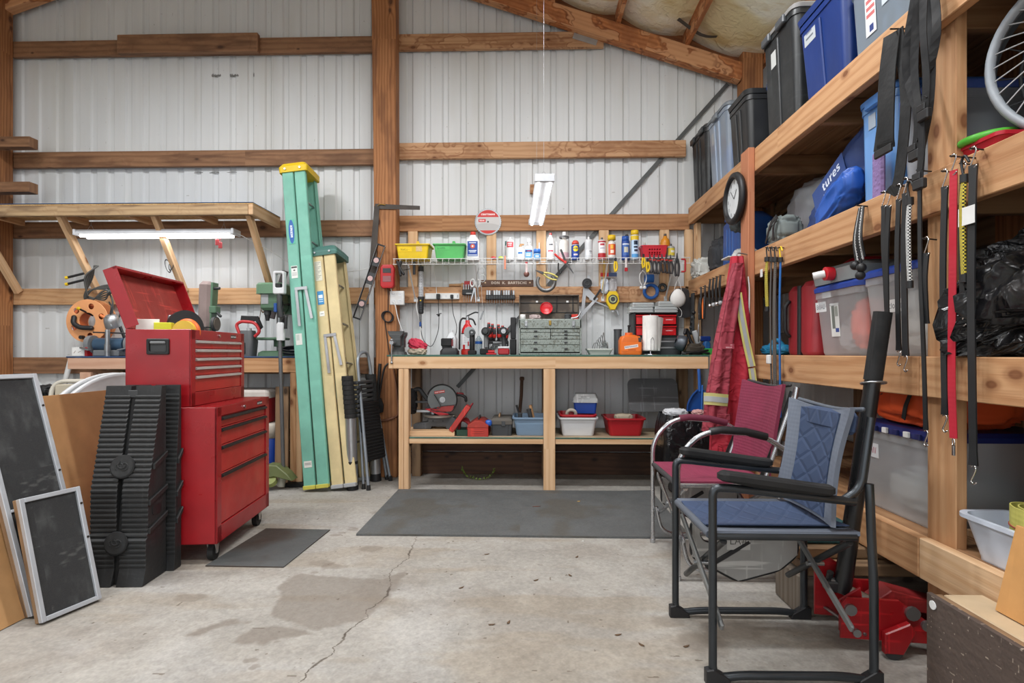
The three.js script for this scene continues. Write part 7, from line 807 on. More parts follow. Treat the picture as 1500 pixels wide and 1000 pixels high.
{
  const t = stepLadder({ pos: [-1.61, 0.012, 0.53], h: 2.6, m: M.ladderGreen, capM: M.yellow, n: 7, zb: 0.36, zt: 0.24, br: 0.60, footM: mat(214, 206, 90, 0.5) }, 'tall green fibreglass stepladder with a yellow top cap, folded upright'); t.rotation.set(-0.075, 0, 0.112, 'ZXY');
  const lz = y => lerp(0.36, 0.24, y / 2.55) / 2 + 0.016; decal(t, 'maker_label', 0.05, 0.2, print(0.05, 0.2, (x, w, h) => { x.fillStyle = '#5cb89c'; x.fillRect(0, 0, w, h); x.fillStyle = '#2b5fa8'; x.beginPath(); x.ellipse(w / 2, h / 2, w * 0.46, h * 0.49, 0, 0, 7); x.fill(); x.save(); x.translate(w / 2, h / 2); x.rotate(-Math.PI / 2); T(x, 'WERNER', 0, 0, w * 0.5, '#fff', 'center', 'italic bold'); x.restore(); }), [-0.048, 2.03, lz(2.0) + 0.0], [-0.024, 0, 0]);
  decal(t, 'notice_label', 0.05, 0.1, print(0.05, 0.1, bar('#e4e4e0', [[0.05, 0.14, 0.05, 0.9, '#444'], [0.3, 0.12, 0.35, 0.3, '#666'], [0.55, 0.04, 0.1, 0.8, '#999'], [0.65, 0.04, 0.1, 0.8, '#999'], [0.75, 0.04, 0.1, 0.8, '#999']])), [-0.048, 1.70, lz(1.7)], [-0.024, 0, 0]); decal(t, 'notice_label', 0.05, 0.09, print(0.05, 0.09, bar('#d8dad4', [[0.1, 0.5, 0.1, 0.5, '#b8c4bc']])), [-0.05, 1.16, lz(1.16)], [-0.024, 0, 0]); decal(t, 'foot_label', 0.06, 0.05, print(0.06, 0.05, bar('#e0dfd8', [[0.3, 0.1, 0.1, 0.8, '#888'], [0.5, 0.1, 0.1, 0.8, '#888']])), [-0.05, 0.19, lz(0.19)], [-0.024, 0, 0]);
}
{
  const t = stepLadder({ pos: [-1.405, 0.012, 0.50], h: 1.92, m: M.ladderYellow, capM: mat(96, 150, 140, 0.5, { k: 'scuff' }), n: 5, zb: 0.36, zt: 0.27, br: 0.62, footM: M.lightGrey }, 'shorter cream-yellow fibreglass stepladder with a teal top cap'); t.rotation.set(-0.09, 0, 0.132, 'ZXY');
  const lz = y => lerp(0.36, 0.27, y / 1.86) / 2 + 0.016; decal(t, 'notice_label', 0.055, 0.16, print(0.055, 0.16, bar('#d8d4c4', Array.from({ length: 12 }, (_, i) => [0.05 + i * 0.075, 0.03, 0.1, 0.8 - 0.2 * (i % 3), '#9a968a']))), [-0.048, 1.72, lz(1.72)], [-0.024, 0, 0]); decal(t, 'blue_label', 0.05, 0.11, print(0.05, 0.11, bar('#3c8cc4', [[0.28, 0.25, 0.15, 0.7, '#e8eef4'], [0.6, 0.06, 0.15, 0.7, '#cfe2f2'], [0.75, 0.06, 0.15, 0.7, '#cfe2f2']])), [-0.048, 1.5, lz(1.5)], [-0.024, 0, 0]); decal(t, 'round_label', 0.04, 0.04, print(0.04, 0.04, bar('#eceae4', [[0.45, 0.12, 0.2, 0.6, '#888']])), [-0.048, 1.37, lz(1.37)], [-0.024, 0, 0]);
}
{ const t = thing('telescopic_ladder', 'collapsed telescopic ladder with black collars and silver tubes', 'ladder', [-1.36, 0, 0.63]); for (const [sx, sz] of [[0, 0], [0.10, -0.3]]) { part(t, 'tube', mv(cyl(0.042, 0.042, 0.5, 20), sx, 0.055, sz), M.alu); part(t, 'end_boot', mv(cyl(0.046, 0.044, 0.06, 18), sx, 0, sz), M.black); part(t, 'mid_collar', mv(cyl(0.0435, 0.0435, 0.022, 20), sx, 0.2, sz), M.black); for (let i = 0; i < 9; i++) part(t, 'collar', mv(cyl(0.046, 0.044, 0.035, 18), sx - 0.002 * i, 0.556 + i * 0.0365, sz), M.rubber); } for (let i = 0; i < 8; i++) part(t, 'rung', beam([0.03, 0.57 + i * 0.0365, -0.03], [0.09, 0.57 + i * 0.0365, -0.27], 0.05, 0.026, 0.006), M.darkGrey); t.rotation.z = 0.03; }
{ // folding step stool
  const t = thing('step_stool', 'folded grey step stool with two ribbed black treads', 'step stool', [-1.23, 0, 0.42]), m = mat(150, 158, 166, 0.4, { metal: 0.4 });
  part(t, 'front_frame', bent([[-0.0, 0.0, 0.23], [-0.13, 1.05, 0.10], [-0.09, 1.08, -0.06], [0.05, 0.0, -0.14]], 0.0125, 0.08), m); part(t, 'rear_frame', bent([[-0.05, 0.0, 0.19], [-0.12, 0.75, 0.10]], 0.011, 0.05), m); part(t, 'rear_frame', bent([[0.09, 0.0, -0.1], [-0.04, 0.75, -0.08]], 0.011, 0.05), m);
  for (const [y, x] of [[0.55, -0.045], [0.32, -0.01]]) { const g = cbox(0.03, 0.24, 0.25, 0.008); rot(g, 0, -0.35, 0.12); part(t, 'tread', mv(g, x, y, 0.035), M.black); for (let i = 0; i < 9; i++) { const q = cbox(0.004, 0.008, 0.23, 0.001); q.translate(0.017, -0.1 + i * 0.025, 0); rot(q, 0, -0.35, 0.12); part(t, 'tread_rib', mv(q, x, y, 0.035), M.rubber); } }
  for (const p of [[0, 0, 0.23], [0.05, 0, -0.14], [-0.05, 0, 0.19], [0.09, 0, -0.1]]) part(t, 'rubber_foot', mv(cyl(0.018, 0.014, 0.04, 12), ...p), M.rubber); for (const [x, y, z] of [[-0.10, 0.78, 0.135], [-0.055, 0.80, -0.06]]) part(t, 'clip', mv(cbox(0.035, 0.05, 0.035, 0.005), x, y, z), M.black);
}
// ================= timber racks on the right =================
const RX = 1.38;
{
  const t = thing('storage_rack', 'tall timber storage rack with four shelves along the right wall', 'rack', [1.7, 0, 2.3]); const L = (n, x0, y0, z0, x1, y1, z1, m = M.shelf, r = 0.003) => part(t, n, bx(x0 - 1.7, y0, z0 - 2.3, x1 - 1.7, y1, z1 - 2.3, r), m);
  for (const [y0, y1, far] of [[2.165, 2.305, 0.09], [1.535, 1.68, 0.09], [0.908, 1.048, 0.66], [0.268, 0.41, 1.35]]) {
    L('front_rail', RX, y0, far, RX + 0.038, y1, 2.958); L('front_rail', RX, y0, 2.962, RX + 0.038, y1, 4.7, y0 < 0.5 ? M.bench : M.shelf); L('back_rail', 2.02, y0, far, 2.055, y1, 4.7, M.dirtyWood);
    const ny = 5; for (let i = 0; i < ny; i++) L('deck_plank', lerp(RX + 0.042, 2.05, i / ny), y1 - 0.02, far + 0.01, lerp(RX + 0.042, 2.05, (i + 1) / ny) - 0.006, y1, 4.7, M.shelfDeck ??= wood({ a: C(168, 128, 90), b: C(138, 98, 64), dark: C(84, 54, 34), seed: 51, rings: 18, grime: 0.35 }));
    for (const z of [far + 0.02, 1.42, 2.2, 2.99, 3.7, 4.5]) if (z > far) L('cross_joist', RX + 0.04, y0, z, 2.018, y1 - 0.021, z + 0.038, M.shelfDeck);
  }
  for (const [z] of [[2.944], [4.5]]) L('post', RX + 0.041, 0, z, RX + 0.079, 2.26, z + 0.135, M.shelf); L('post', 1.34, 0, 1.395, RX - 0.001, 2.31, 1.52, M.shelfRed); L('post', RX + 0.041, 0, 0.10, RX + 0.079, 2.16, 0.19, M.bench);
  for (const z of [0.2, 1.42, 3.0, 4.5]) L('rear_post', 2.0, 0, z + 0.04, 2.018, 2.9, z + 0.12, M.dirtyWood);
}
const S4 = 2.306, S3 = 1.681, S2 = 1.049, S1 = 0.411;
// storage totes: front face at x, z0..z1 along the rack
const clearM = (r = 226, g = 232, b = 236, tr = 0.7) => phys(r, g, b, 0.28, { transmission: tr, thickness: 0 });
function tote(name, label, x, y, z0, z1, h, body, lidM, o = {}) {
  const W = o.d ?? 0.5, D = z1 - z0, t = thing(name, label, 'tote', [x + W / 2, y, (z0 + z1) / 2]), tp = o.tp ?? 0.88, lh = o.lid ?? 0.035;
  part(t, 'body', loft([[0, W * tp * 0.97, D * tp * 0.97, 0.03], [0.012, W * tp, D * tp, 0.035], [h - lh - 0.03, W * 0.965, D * 0.965, 0.045], [h - lh - 0.03, W * 0.985, D * 0.985, 0.045], [h - lh, W * 0.985, D * 0.985, 0.045]], 5), body);
  if (lidM) part(t, 'lid', loft([[h - lh + 0.001, W * 1.01, D * 1.01, 0.05], [h - lh + 0.02, W * 1.02, D * 1.02, 0.05], [h, W * 0.95, D * 0.95, 0.045]], 5), lidM); else part(t, 'rim', loft([[h - 0.03, W * 1.0, D * 1.0, 0.05], [h, W * 1.03, D * 1.03, 0.05], [h, W * 0.95, D * 0.95, 0.04], [h - 0.06, W * 0.93, D * 0.93, 0.04]], 5, false, false), body);
  const ribs = o.ribs ?? 0; for (let i = 0; i < ribs; i++) { const z = (i - (ribs - 1) / 2) * D * 0.22; part(t, 'rib', beam([-W * tp / 2 - 0.002, 0.03, z * tp], [-W * 0.4825 - 0.002, h - lh - 0.05, z], 0.03, 0.014, 0.005, V(1, 0, 0)), body); }
  if (o.clips) for (const s of o.clips) part(t, 'clip', [bx(-W * 0.51 - 0.012, h - lh - 0.03, s * D * 0.28 - 0.05, -W * 0.49, h - lh + 0.018, s * D * 0.28 + 0.05, 0.006)], o.clipM ?? lidM); if (o.endClip) part(t, 'end_clip', bx(-0.07, h - lh - 0.05, D * 0.50, 0.07, h - lh + 0.015, D * 0.5 + 0.02, 0.006), o.clipM ?? lidM);
  for (const q of o.stuff ?? []) { const g = lump(W * 0.72 * (q.w ?? 1), h * (q.h ?? 0.6), D * 0.75 * (q.dz ?? 1), { amp: 0.02, e: 0.45, s: q.s ?? 3 }); part(t, 'contents', mv(g, q.x ?? 0, h * (q.h ?? 0.6) / 2 + 0.016 + (q.y ?? 0), q.z ?? 0), q.m); }
  for (const q of o.print ?? []) { const ang = Math.atan2(W * (0.965 - tp) / 2, h); const o2 = decal(t, q.n ?? 'label', q.w, q.h, q.m, [-(lerp(W * tp, W * 0.965, q.y / h)) / 2 - 0.004, q.y, q.z], [0, 0, 0]); o2.rotation.set(ang * 0, -Math.PI / 2, 0); o2.rotation.order = 'YXZ'; o2.rotation.x = ang; }
  return t;
}
const toteBlack = mat(44, 46, 48, 0.45, { k: 'scuff' }), toteBlue = mat(28, 58, 126, 0.4), toteGreyLid = mat(112, 118, 124, 0.45), toteLight = mat(104, 154, 214, 0.35), lidBlue = mat(46, 76, 168, 0.4);
const handLabel = (w, h, lines, bg = '#b9bec2', fg = '#2a2e34', bold = 'normal') => print(w, h, (x, W, H) => { x.fillStyle = bg; x.fillRect(0, 0, W, H); lines.forEach((s, i) => T(x, s, W / 2, H * (i + 0.5) / lines.length, H / lines.length * 0.62, fg, 'center', bold)); }, { rough: 0.6 });
tote('storage_tote', 'black tote at the far end of the top shelf by the wall', 1.40, S4, 0.08, 0.48, 0.58, toteBlack, mat(56, 58, 60, 0.45), { d: 0.38, ribs: 2, clips: [-1, 1] });
tote('storage_tote', 'clear tote with a grey lid and blue contents on the top shelf', 1.40, S4, 0.52, 0.95, 0.55, clearM(206, 220, 236), toteGreyLid, { ribs: 2, clips: [0], stuff: [{ h: 0.6, m: mat(60, 112, 176, 0.8), s: 4 }], print: [{ w: 0.08, h: 0.09, y: 0.38, z: -0.08, m: handLabel(0.08, 0.09, ['', ''], '#a9abab') }] });
tote('storage_tote', 'black tote with rounded rim between clear and blue totes', 1.40, S4, 0.98, 1.33, 0.45, mat(40, 41, 42, 0.45), null, { ribs: 2 });
tote('storage_tote', 'narrow blue tote squeezed behind the big black tote', 1.52, S4, 1.34, 1.52, 0.47, toteBlue, mat(36, 70, 140, 0.4), { clips: [0], d: 0.4, print: [{ w: 0.06, h: 0.1, y: 0.22, z: 0.02, m: handLabel(0.06, 0.1, ['', ''], '#ccd4de') }] });
tote('storage_tote', 'biggest black tote with grey clips on the top shelf', 1.41, S4, 1.53, 1.95, 0.63, mat(48, 51, 53, 0.45, { k: 'scuff' }), mat(150, 148, 146, 0.5), { ribs: 1, clips: [-1, 0.6], clipM: mat(84, 88, 92, 0.45), endClip: true, print: [{ w: 0.1, h: 0.09, y: 0.45, z: -0.04, m: handLabel(0.1, 0.09, ['', ''], '#c4c6c4') }] });
tote('storage_tote', 'open-topped dark blue tote beside the biggest black tote', 1.41, S4, 1.98, 2.42, 0.47, mat(24, 54, 122, 0.4), null, { ribs: 1, tp: 0.84, print: [{ w: 0.11, h: 0.08, y: 0.36, z: -0.1, m: print(0.11, 0.08, bar('#b4babe', [[0.25, 0.1, 0.2, 0.5, '#7c828a'], [0.55, 0.12, 0.15, 0.65, '#646a74']])) }] });
tote('storage_tote', 'clear grey-blue tote with a handwritten label on the top shelf', 1.41, S4, 2.45, 2.94, 0.36, clearM(196, 212, 226), mat(70, 104, 168, 0.4), { tp: 0.9, clips: [-0.8], clipM: clearM(), stuff: [{ h: 0.7, m: mat(120, 132, 146, 0.8), s: 8 }], print: [{ w: 0.15, h: 0.14, y: 0.22, z: 0.06, m: handLabel(0.15, 0.14, ['Single', 'Coleman', 'Sl. Bag'], '#c2ccd4', '#1c2030', 'bold') }, { n: 'price_label', w: 0.07, h: 0.16, y: 0.16, z: -0.09, m: print(0.07, 0.16, bar('#e6e6e6', [[0.08, 0.1, 0.1, 0.8, '#c46a6a'], [0.26, 0.1, 0.1, 0.8, '#c46a6a'], [0.44, 0.1, 0.1, 0.8, '#c46a6a'], [0.75, 0.18, 0.35, 0.4, '#2c3f7c']])) }] });
tote('storage_tote', 'last tote on the top shelf beside the black straps', 1.42, S4, 3.0, 3.45, 0.4, clearM(190, 204, 220), toteGreyLid, { stuff: [{ h: 0.6, m: mat(110, 120, 130, 0.8) }] });
// ---- second shelf
{ const t = thing('fuel_jug', 'blue plastic fluid jug standing on the second shelf', 'jug', [1.62, S3, 0.78]); part(t, 'jug', [loft([[0, 0.26, 0.36, 0.04], [0.34, 0.26, 0.36, 0.05], [0.40, 0.2, 0.2, 0.05]])], mat(44, 88, 160, 0.4)); part(t, 'handle', bent([[-0.1, 0.37, -0.12], [-0.1, 0.45, -0.10], [-0.1, 0.45, 0.08], [-0.1, 0.39, 0.1]], 0.028, 0.05), mat(44, 88, 160, 0.4)); for (const z of [-0.06, 0.0, 0.06]) part(t, 'rib', bx(-0.134, 0.06, z - 0.006, -0.128, 0.3, z + 0.006, 0.002), mat(60, 104, 172, 0.4)); }
single('drawstring_bag', 'dark grey cloth bag by the blue jug on second shelf', 'bag', [mv(lump(0.24, 0.30, 0.24, { amp: 0.025, s: 21 }), 0, 0.145, 0)], mat(58, 60, 64, 0.9), [1.58, S3, 0.43]); single('plastic_sack', 'crumpled white plastic sack at the far end of second shelf', 'sack', [mv(lump(0.18, 0.17, 0.16, { amp: 0.03, s: 23, fq: 14 }), 0, 0.08, 0)], mat(214, 214, 208, 0.4), [1.47, S3, 0.21]); single('white_hat', 'white baseball hat lying behind the reddish post', 'hat', [mv(lump(0.15, 0.09, 0.19, { amp: 0.008, e: 0.8, s: 2 }), 0, 0.045, 0), mv(cbox(0.1, 0.01, 0.14, 0.004), -0.09, 0.025, 0)], mat(226, 226, 224, 0.8), [1.48, S3, 1.10]); single('grey_hat', 'dark grey knit hat hanging beside the clock', 'hat', [mv(lump(0.12, 0.2, 0.2, { amp: 0.012, e: 0.8, s: 6 }), 0, 0, 0)], mat(78, 86, 88, 0.95), [1.44, 1.98, 1.12]);
{ const t = thing('wall_clock', 'round black-rimmed clock hung on the reddish rack post', 'clock', [1.325, 2.04, 1.36]); const R = g => { g.rotateZ(Math.PI / 2); return g; }; part(t, 'rim', R(lathe([[0.125, 0.0], [0.155, -0.005], [0.165, 0.01], [0.16, 0.028], [0.14, 0.036], [0.125, 0.03], [0.125, 0.0]], 40)), M.black); part(t, 'face', R(cyl(0.13, 0.13, 0.012, 40)), mat(226, 230, 232, 0.3)); for (let i = 0; i < 12; i++) { const a = i / 12 * 6.28319; part(t, 'hour_mark', bx(-0.0135, -0.011, -0.003, -0.0125, 0.011, 0.003, 0.0003).rotateX(a * 0).translate(0, 0.105 * Math.cos(a), 0.105 * Math.sin(a)), M.darkGrey); } part(t, 'hand', beam([-0.014, 0, 0], [-0.014, 0.05, 0.04], 0.006, 0.001, 0.0003, V(1, 0, 0)), M.black); part(t, 'hand', beam([-0.015, 0, 0], [-0.015, 0.06, -0.06], 0.004, 0.001, 0.0003, V(1, 0, 0)), M.black); }
{ const t = thing('sleeping_bag', 'grey-white rolled sleeping bag in a clear sack', 'sleeping bag', [1.82, S3, 1.47]); part(t, 'roll', mv(lump(0.34, 0.44, 0.56, { amp: 0.025, s: 31, e: 0.7, fq: 6 }), 0, 0.22, 0), mat(176, 180, 186, 0.55)); }
{ const t = thing('grey_backpack', 'small grey bag with black straps on the second shelf', 'bag', [1.49, S3, 1.66]); part(t, 'bag', mv(lump(0.15, 0.17, 0.2, { amp: 0.018, s: 33 }), 0, 0.085, 0), mat(118, 126, 124, 0.85)); part(t, 'strap', ribbon([[-0.08, 0.03, -0.06], [-0.085, 0.12, 0.02], [-0.075, 0.16, 0.08]], 0.02, 0.004, [0, 1, 0]), M.black); part(t, 'strap', ribbon([[-0.085, 0.02, 0.06], [-0.09, 0.1, 0.07], [-0.075, 0.15, 0.09]], 0.02, 0.004, [0, 0, 1]), M.black); } single('red_cloth', 'folded red cloth under the small grey bag', 'cloth', [mv(lump(0.16, 0.13, 0.12, { amp: 0.02, s: 35 }), 0, 0.065, 0)], mat(170, 36, 44, 0.9), [1.56, S3, 1.50]);
{ const t = thing('mattress_bag', 'navy mattress-cover bag with white lettering on the second shelf', 'bag', [1.65, S3, 2.08], 0); const g = lump(0.26, 0.34, 0.72, { amp: 0.016, s: 41, e: 0.6, fq: 6 }); warp(g, v => { v.y += 0.62 * (v.z - 0.05); v.y = Math.max(v.y, -0.2); }); part(t, 'bag', mv(g, 0, 0.201, 0), mat(44, 68, 124, 0.6)); const d = decal(t, 'lettering', 0.30, 0.12, print(0.30, 0.12, (x, w, h) => { x.fillStyle = '#2f4a86'; x.fillRect(0, 0, w, h); T(x, 'tures', w * 0.6, h * 0.36, h * 0.56, '#dfe6f2'); T(x, 'V E R', w * 0.45, h * 0.8, h * 0.3, '#dfe6f2'); }), [-0.14, 0.23, 0.03], [0, -Math.PI / 2, 0]); d.rotation.order = 'YXZ'; d.rotation.z = 0.45; d.rotation.x = -0.05; }
single('blue_sack', 'bright blue nylon sack beside the navy bag', 'sack', [mv(warp(lump(0.12, 0.15, 0.32, { amp: 0.014, s: 43, fq: 5 }), v => { v.y += 0.5 * v.z; v.y = Math.max(v.y, -0.075); }), 0, 0.076, 0)], mat(34, 88, 178, 0.5), [1.46, S3 + 0.002, 2.30]);
tote('storage_tote', 'light blue tote with clip lid on the second shelf', 1.45, S3, 2.46, 2.72, 0.47, toteLight, mat(70, 128, 200, 0.4), { tp: 0.92, clips: [0], d: 0.46, print: [{ w: 0.05, h: 0.06, y: 0.36, z: -0.03, m: handLabel(0.05, 0.06, ['', ''], '#9aa6b4') }] });
tote('storage_tote', 'clear tote with a periwinkle lid behind the black straps', 1.44, S3, 2.735, 2.935, 0.36, clearM(232, 236, 240), mat(92, 120, 206, 0.4), { clips: [0], d: 0.5, stuff: [{ h: 0.7, m: mat(206, 210, 214, 0.6), s: 15 }] });
single('purple_panel', 'purple mesh panel slipped between the second shelf totes', 'panel', [bx(-0.01, 0, -0.035, 0.01, 0.2, 0.035, 0.02)], mat(140, 116, 168, 0.7, { bump: 0.004 }), [1.425, S3, 2.66]);
tote('storage_tote', 'dark clear tote with a navy lid behind the second post', 1.60, S3, 3.10, 3.6, 0.36, clearM(70, 76, 84, 0.6), mat(30, 40, 80, 0.4), { d: 0.4, stuff: [{ h: 0.8, m: M.blackMatte, s: 18 }] });
{ // box fan with round grille
  const t = thing('floor_fan', 'round grey floor fan with a wire grille on the second shelf', 'fan', [1.66, S3, 3.33], -0.85), cy = 0.27; const R = g => { g.rotateX(Math.PI / 2); return g.translate(0, cy, 0); };
  part(t, 'front_ring', R(lathe([[0.243, 0.03], [0.248, 0.05], [0.264, 0.05], [0.27, 0.03], [0.262, 0.0], [0.245, 0.01], [0.243, 0.03]], 56)), mat(176, 184, 192, 0.4)); part(t, 'shroud', R(lathe([[0.262, 0.0], [0.268, 0.0], [0.262, -0.06], [0.255, -0.06], [0.262, 0.0]], 56)), mat(104, 112, 120, 0.45)); for (let i = 0; i < 36; i++) { const a = i / 36 * 6.28319, b = a + 0.5; part(t, 'grille_wire', polyTube([V(0.04 * Math.cos(a), cy + 0.04 * Math.sin(a), 0.06), V(0.14 * Math.cos(a + 0.28), cy + 0.14 * Math.sin(a + 0.28), 0.062), V(0.245 * Math.cos(b), cy + 0.245 * Math.sin(b), 0.04)], 0.0022, 5), M.lightGrey); } part(t, 'rear_guard', R(torus(0.2, 0.006, 40, 6).rotateX(Math.PI / 2).translate(0, -0.09, 0)), M.darkGrey); for (let i = 0; i < 16; i++) { const a = i / 16 * 6.28319; part(t, 'rear_wire', polyTube([V(0.25 * Math.cos(a), cy + 0.25 * Math.sin(a), -0.055), V(0.2 * Math.cos(a), cy + 0.2 * Math.sin(a), -0.09), V(0.05 * Math.cos(a), cy + 0.05 * Math.sin(a), -0.1)], 0.003, 5), M.darkGrey); }
  for (let i = 0; i < 3; i++) part(t, 'blade', (() => { const g = extr([[0.02, -0.03], [0.19, -0.09], [0.2, 0.03], [0.1, 0.08], [0.02, 0.03]], 0.004, 0.001); g.rotateX(0.35); g.rotateZ(i * 2.094); return g.translate(0, cy, 0); })(), mat(60, 66, 74, 0.5)); part(t, 'hub', R(cyl(0.045, 0.04, 0.05, 20).translate(0, 0.02, 0)), M.darkGrey); part(t, 'stand', [bx(-0.2, 0, -0.07, 0.2, 0.03, 0.05, 0.01), bx(-0.03, 0.0, -0.06, 0.03, 0.05, 0.0)], M.grey);
}
single('red_toy_tray', 'red plastic tray under the fan on second shelf', 'tray', [tubGeo(0.16, 0.24, 0.06, { r: 0.02, rim: 0.006 })], mat(190, 32, 50, 0.4), [1.52, S3, 3.11]); single('green_ring', 'bright green plastic ring lying on the red tray', 'ring', [torus(0.07, 0.013, 30, 8).rotateX(Math.PI / 2).rotateZ(0.08)], mat(92, 190, 62, 0.4), [1.50, S3 + 0.075, 3.11]);
// ---- third shelf
{ const t = thing('red_suitcase', 'dark red hard suitcase standing on the third shelf', 'suitcase', [1.68, S2, 1.88], 0); part(t, 'front_shell', loft([[0, 0.42, 0.13, 0.05], [0.02, 0.44, 0.15, 0.06], [0.36, 0.44, 0.15, 0.06], [0.39, 0.40, 0.12, 0.05]]).translate(0, 0, 0.08), mat(158, 44, 52, 0.35)); part(t, 'rear_shell', loft([[0, 0.42, 0.12, 0.05], [0.02, 0.44, 0.13, 0.06], [0.35, 0.44, 0.13, 0.06], [0.38, 0.40, 0.1, 0.05]]).translate(0, 0, -0.075), mat(150, 40, 48, 0.35)); part(t, 'zip_band', loft([[0.002, 0.43, 0.03, 0.014], [0.375, 0.43, 0.03, 0.014]]), M.black); part(t, 'side_handle', bent([[-0.225, 0.1, -0.07], [-0.25, 0.13, -0.07], [-0.25, 0.27, -0.07], [-0.225, 0.30, -0.07]], 0.011, 0.02), M.black); }
single('black_duffel', 'black soft bag with clips beside the red suitcase', 'bag', [mv(lump(0.32, 0.30, 0.26, { amp: 0.03, s: 51, fq: 12 }), 0, 0.145, 0)], mat(40, 40, 43, 0.85), [1.74, S2, 1.60]); single('blue_sandal', 'bright blue and black sandal by the reddish post', 'shoe', [mv(lump(0.1, 0.06, 0.22, { amp: 0.008, s: 52, e: 0.7 }), 0, 0.03, 0), tube([[-0.04, 0.03, -0.04], [0, 0.09, 0.0], [0.04, 0.03, 0.04]], 0.012)], mat(32, 132, 176, 0.6), [1.50, S2, 1.54], 0.3);
single('parts_crate', 'black crate of bottles behind the reddish post', 'crate', [loft([[0, 0.22, 0.2, 0.02], [0.14, 0.25, 0.22, 0.02], [0.14, 0.23, 0.2, 0.02], [0.02, 0.2, 0.18, 0.02]])], M.black, [1.74, S2, 1.43]);
for (let i = 0; i < 4; i++) single('caulk_tip', 'white pointed tube standing in the black crate', 'tube', [lathe([[0, 0], [0.015, 0], [0.015, 0.19], [0.004, 0.24], [0, 0.24]], 12)], M.white, [1.68 + i * 0.04, S2 + 0.021, 1.43 + 0.03 * (i % 2)], 0, 'tubes in the black crate');
tote('storage_tote', 'clear tote with blue lid and orange cloth on third shelf', 1.45, S2, 2.06, 2.48, 0.345, clearM(246, 247, 248, 0.78), lidBlue, { tp: 0.86, d: 0.5, stuff: [{ w: 0.9, h: 0.75, dz: 0.5, z: 0.09, x: -0.04, m: mat(236, 92, 62, 0.8), s: 61 }, { w: 0.8, h: 0.5, dz: 0.4, z: -0.12, m: mat(196, 196, 200, 0.8), s: 62 }], print: [{ w: 0.1, h: 0.05, y: 0.24, z: -0.14, m: handLabel(0.1, 0.05, ['BOAD'], '#d8dadc', '#333842') }, { n: 'header_label', w: 0.08, h: 0.03, y: 0.295, z: -0.08, m: handLabel(0.08, 0.03, ['TUB'], '#c8cccf', '#333842') }, { n: 'print_label', w: 0.075, h: 0.16, y: 0.17, z: -0.02, m: print(0.075, 0.16, bar('#d8dad8', [[0.06, 0.7, 0.15, 0.35, '#6e746e'], [0.1, 0.3, 0.55, 0.35, '#9aa09a'], [0.75, 0.12, 0.5, 0.4, '#3c4f90']])) }] });
tote('storage_tote', 'clear tote marked clothes with blue lid on third shelf', 1.44, S2, 2.50, 2.94, 0.36, clearM(246, 247, 248, 0.78), lidBlue, { tp: 0.86, d: 0.5, stuff: [{ h: 0.75, m: mat(206, 204, 198, 0.85), s: 65 }], print: [{ w: 0.12, h: 0.05, y: 0.20, z: 0.0, m: handLabel(0.12, 0.05, ['clothes'], '#dcdcdc', '#2c2f38') }] });
{ const t = thing('water_can', 'grey flat water can with a red cap lying on the tote', 'can', [1.62, S2 + 0.346, 2.26]); part(t, 'can', loft([[0, 0.34, 0.40, 0.05], [0.06, 0.36, 0.42, 0.06], [0.085, 0.28, 0.34, 0.06]]), mat(150, 156, 158, 0.35)); part(t, 'cap', rod([-0.18, 0.04, 0.02], [-0.215, 0.04, 0.02], 0.032, 20), mat(200, 32, 44, 0.4)); part(t, 'spout', rod([-0.215, 0.04, 0.02], [-0.26, 0.03, 0.0], 0.018, 14), M.white); part(t, 'red_handle', tube([[-0.12, 0.08, 0.0], [-0.06, 0.11, 0.0], [0.06, 0.11, 0.02], [0.12, 0.08, 0.02]], 0.01), mat(190, 30, 44, 0.4)); }
{ const t = thing('rubbish_sack', 'big shiny black rubbish sack bulging over the third shelf', 'sack', [1.62, S2, 3.42]); const g = lump(0.46, 0.40, 0.66, { amp: 0.05, s: 71, fq: 16, seg: 80 }); warp(g, v => { if (v.z < -0.12) { v.y -= 0.10 * (-v.z - 0.12) / 0.2; v.x -= 0.12 * (-v.z - 0.12) / 0.2; } v.y = Math.max(v.y, -0.19); }); part(t, 'sack', mv(g, 0, 0.191, 0), M.bagBlack, 'crumpled glossy black plastic'); }
// ---- bottom shelf
tote('storage_tote', 'clear tote with dark blue lid on the lowest shelf', 1.45, S1, 2.42, 2.93, 0.36, clearM(238, 240, 242, 0.72), mat(36, 46, 110, 0.4), { tp: 0.9, d: 0.5, stuff: [{ h: 0.45, m: mat(198, 196, 190, 0.8), s: 81 }], print: [{ n: 'red_writing', w: 0.09, h: 0.06, y: 0.24, z: -0.12, m: handLabel(0.09, 0.06, ['DW'], '#cfd0d2', '#9c4a5a') }] });
{ const q = scene.children[scene.children.length - 1]; for (let i = 0; i < 7; i++) part(q, 'lid_clasp', bx(-0.2665, 0.328, -0.209 + i * 0.065, -0.2545, 0.35, -0.181 + i * 0.065, 0.002), i % 2 ? M.white : mat(30, 38, 90, 0.4)); }
{ const t = thing('orange_duffel', 'orange nylon duffel bag lying on the lowest clear tote', 'bag', [1.66, S1 + 0.361, 2.68]); part(t, 'bag', mv(lump(0.38, 0.20, 0.5, { amp: 0.028, s: 83, fq: 6, seg: 64 }), 0, 0.098, 0), mat(226, 84, 30, 0.7)); part(t, 'zip', tube([[-0.17, 0.08, -0.18], [-0.185, 0.14, -0.02], [-0.15, 0.18, 0.1], [-0.17, 0.1, 0.2]], 0.006), M.black); part(t, 'strap', ribbon([[-0.19, 0.03, 0.06], [-0.195, 0.1, 0.09], [-0.15, 0.185, 0.1], [-0.02, 0.2, 0.1]], 0.02, 0.003, [0, 0, 1]), M.blackMatte); }
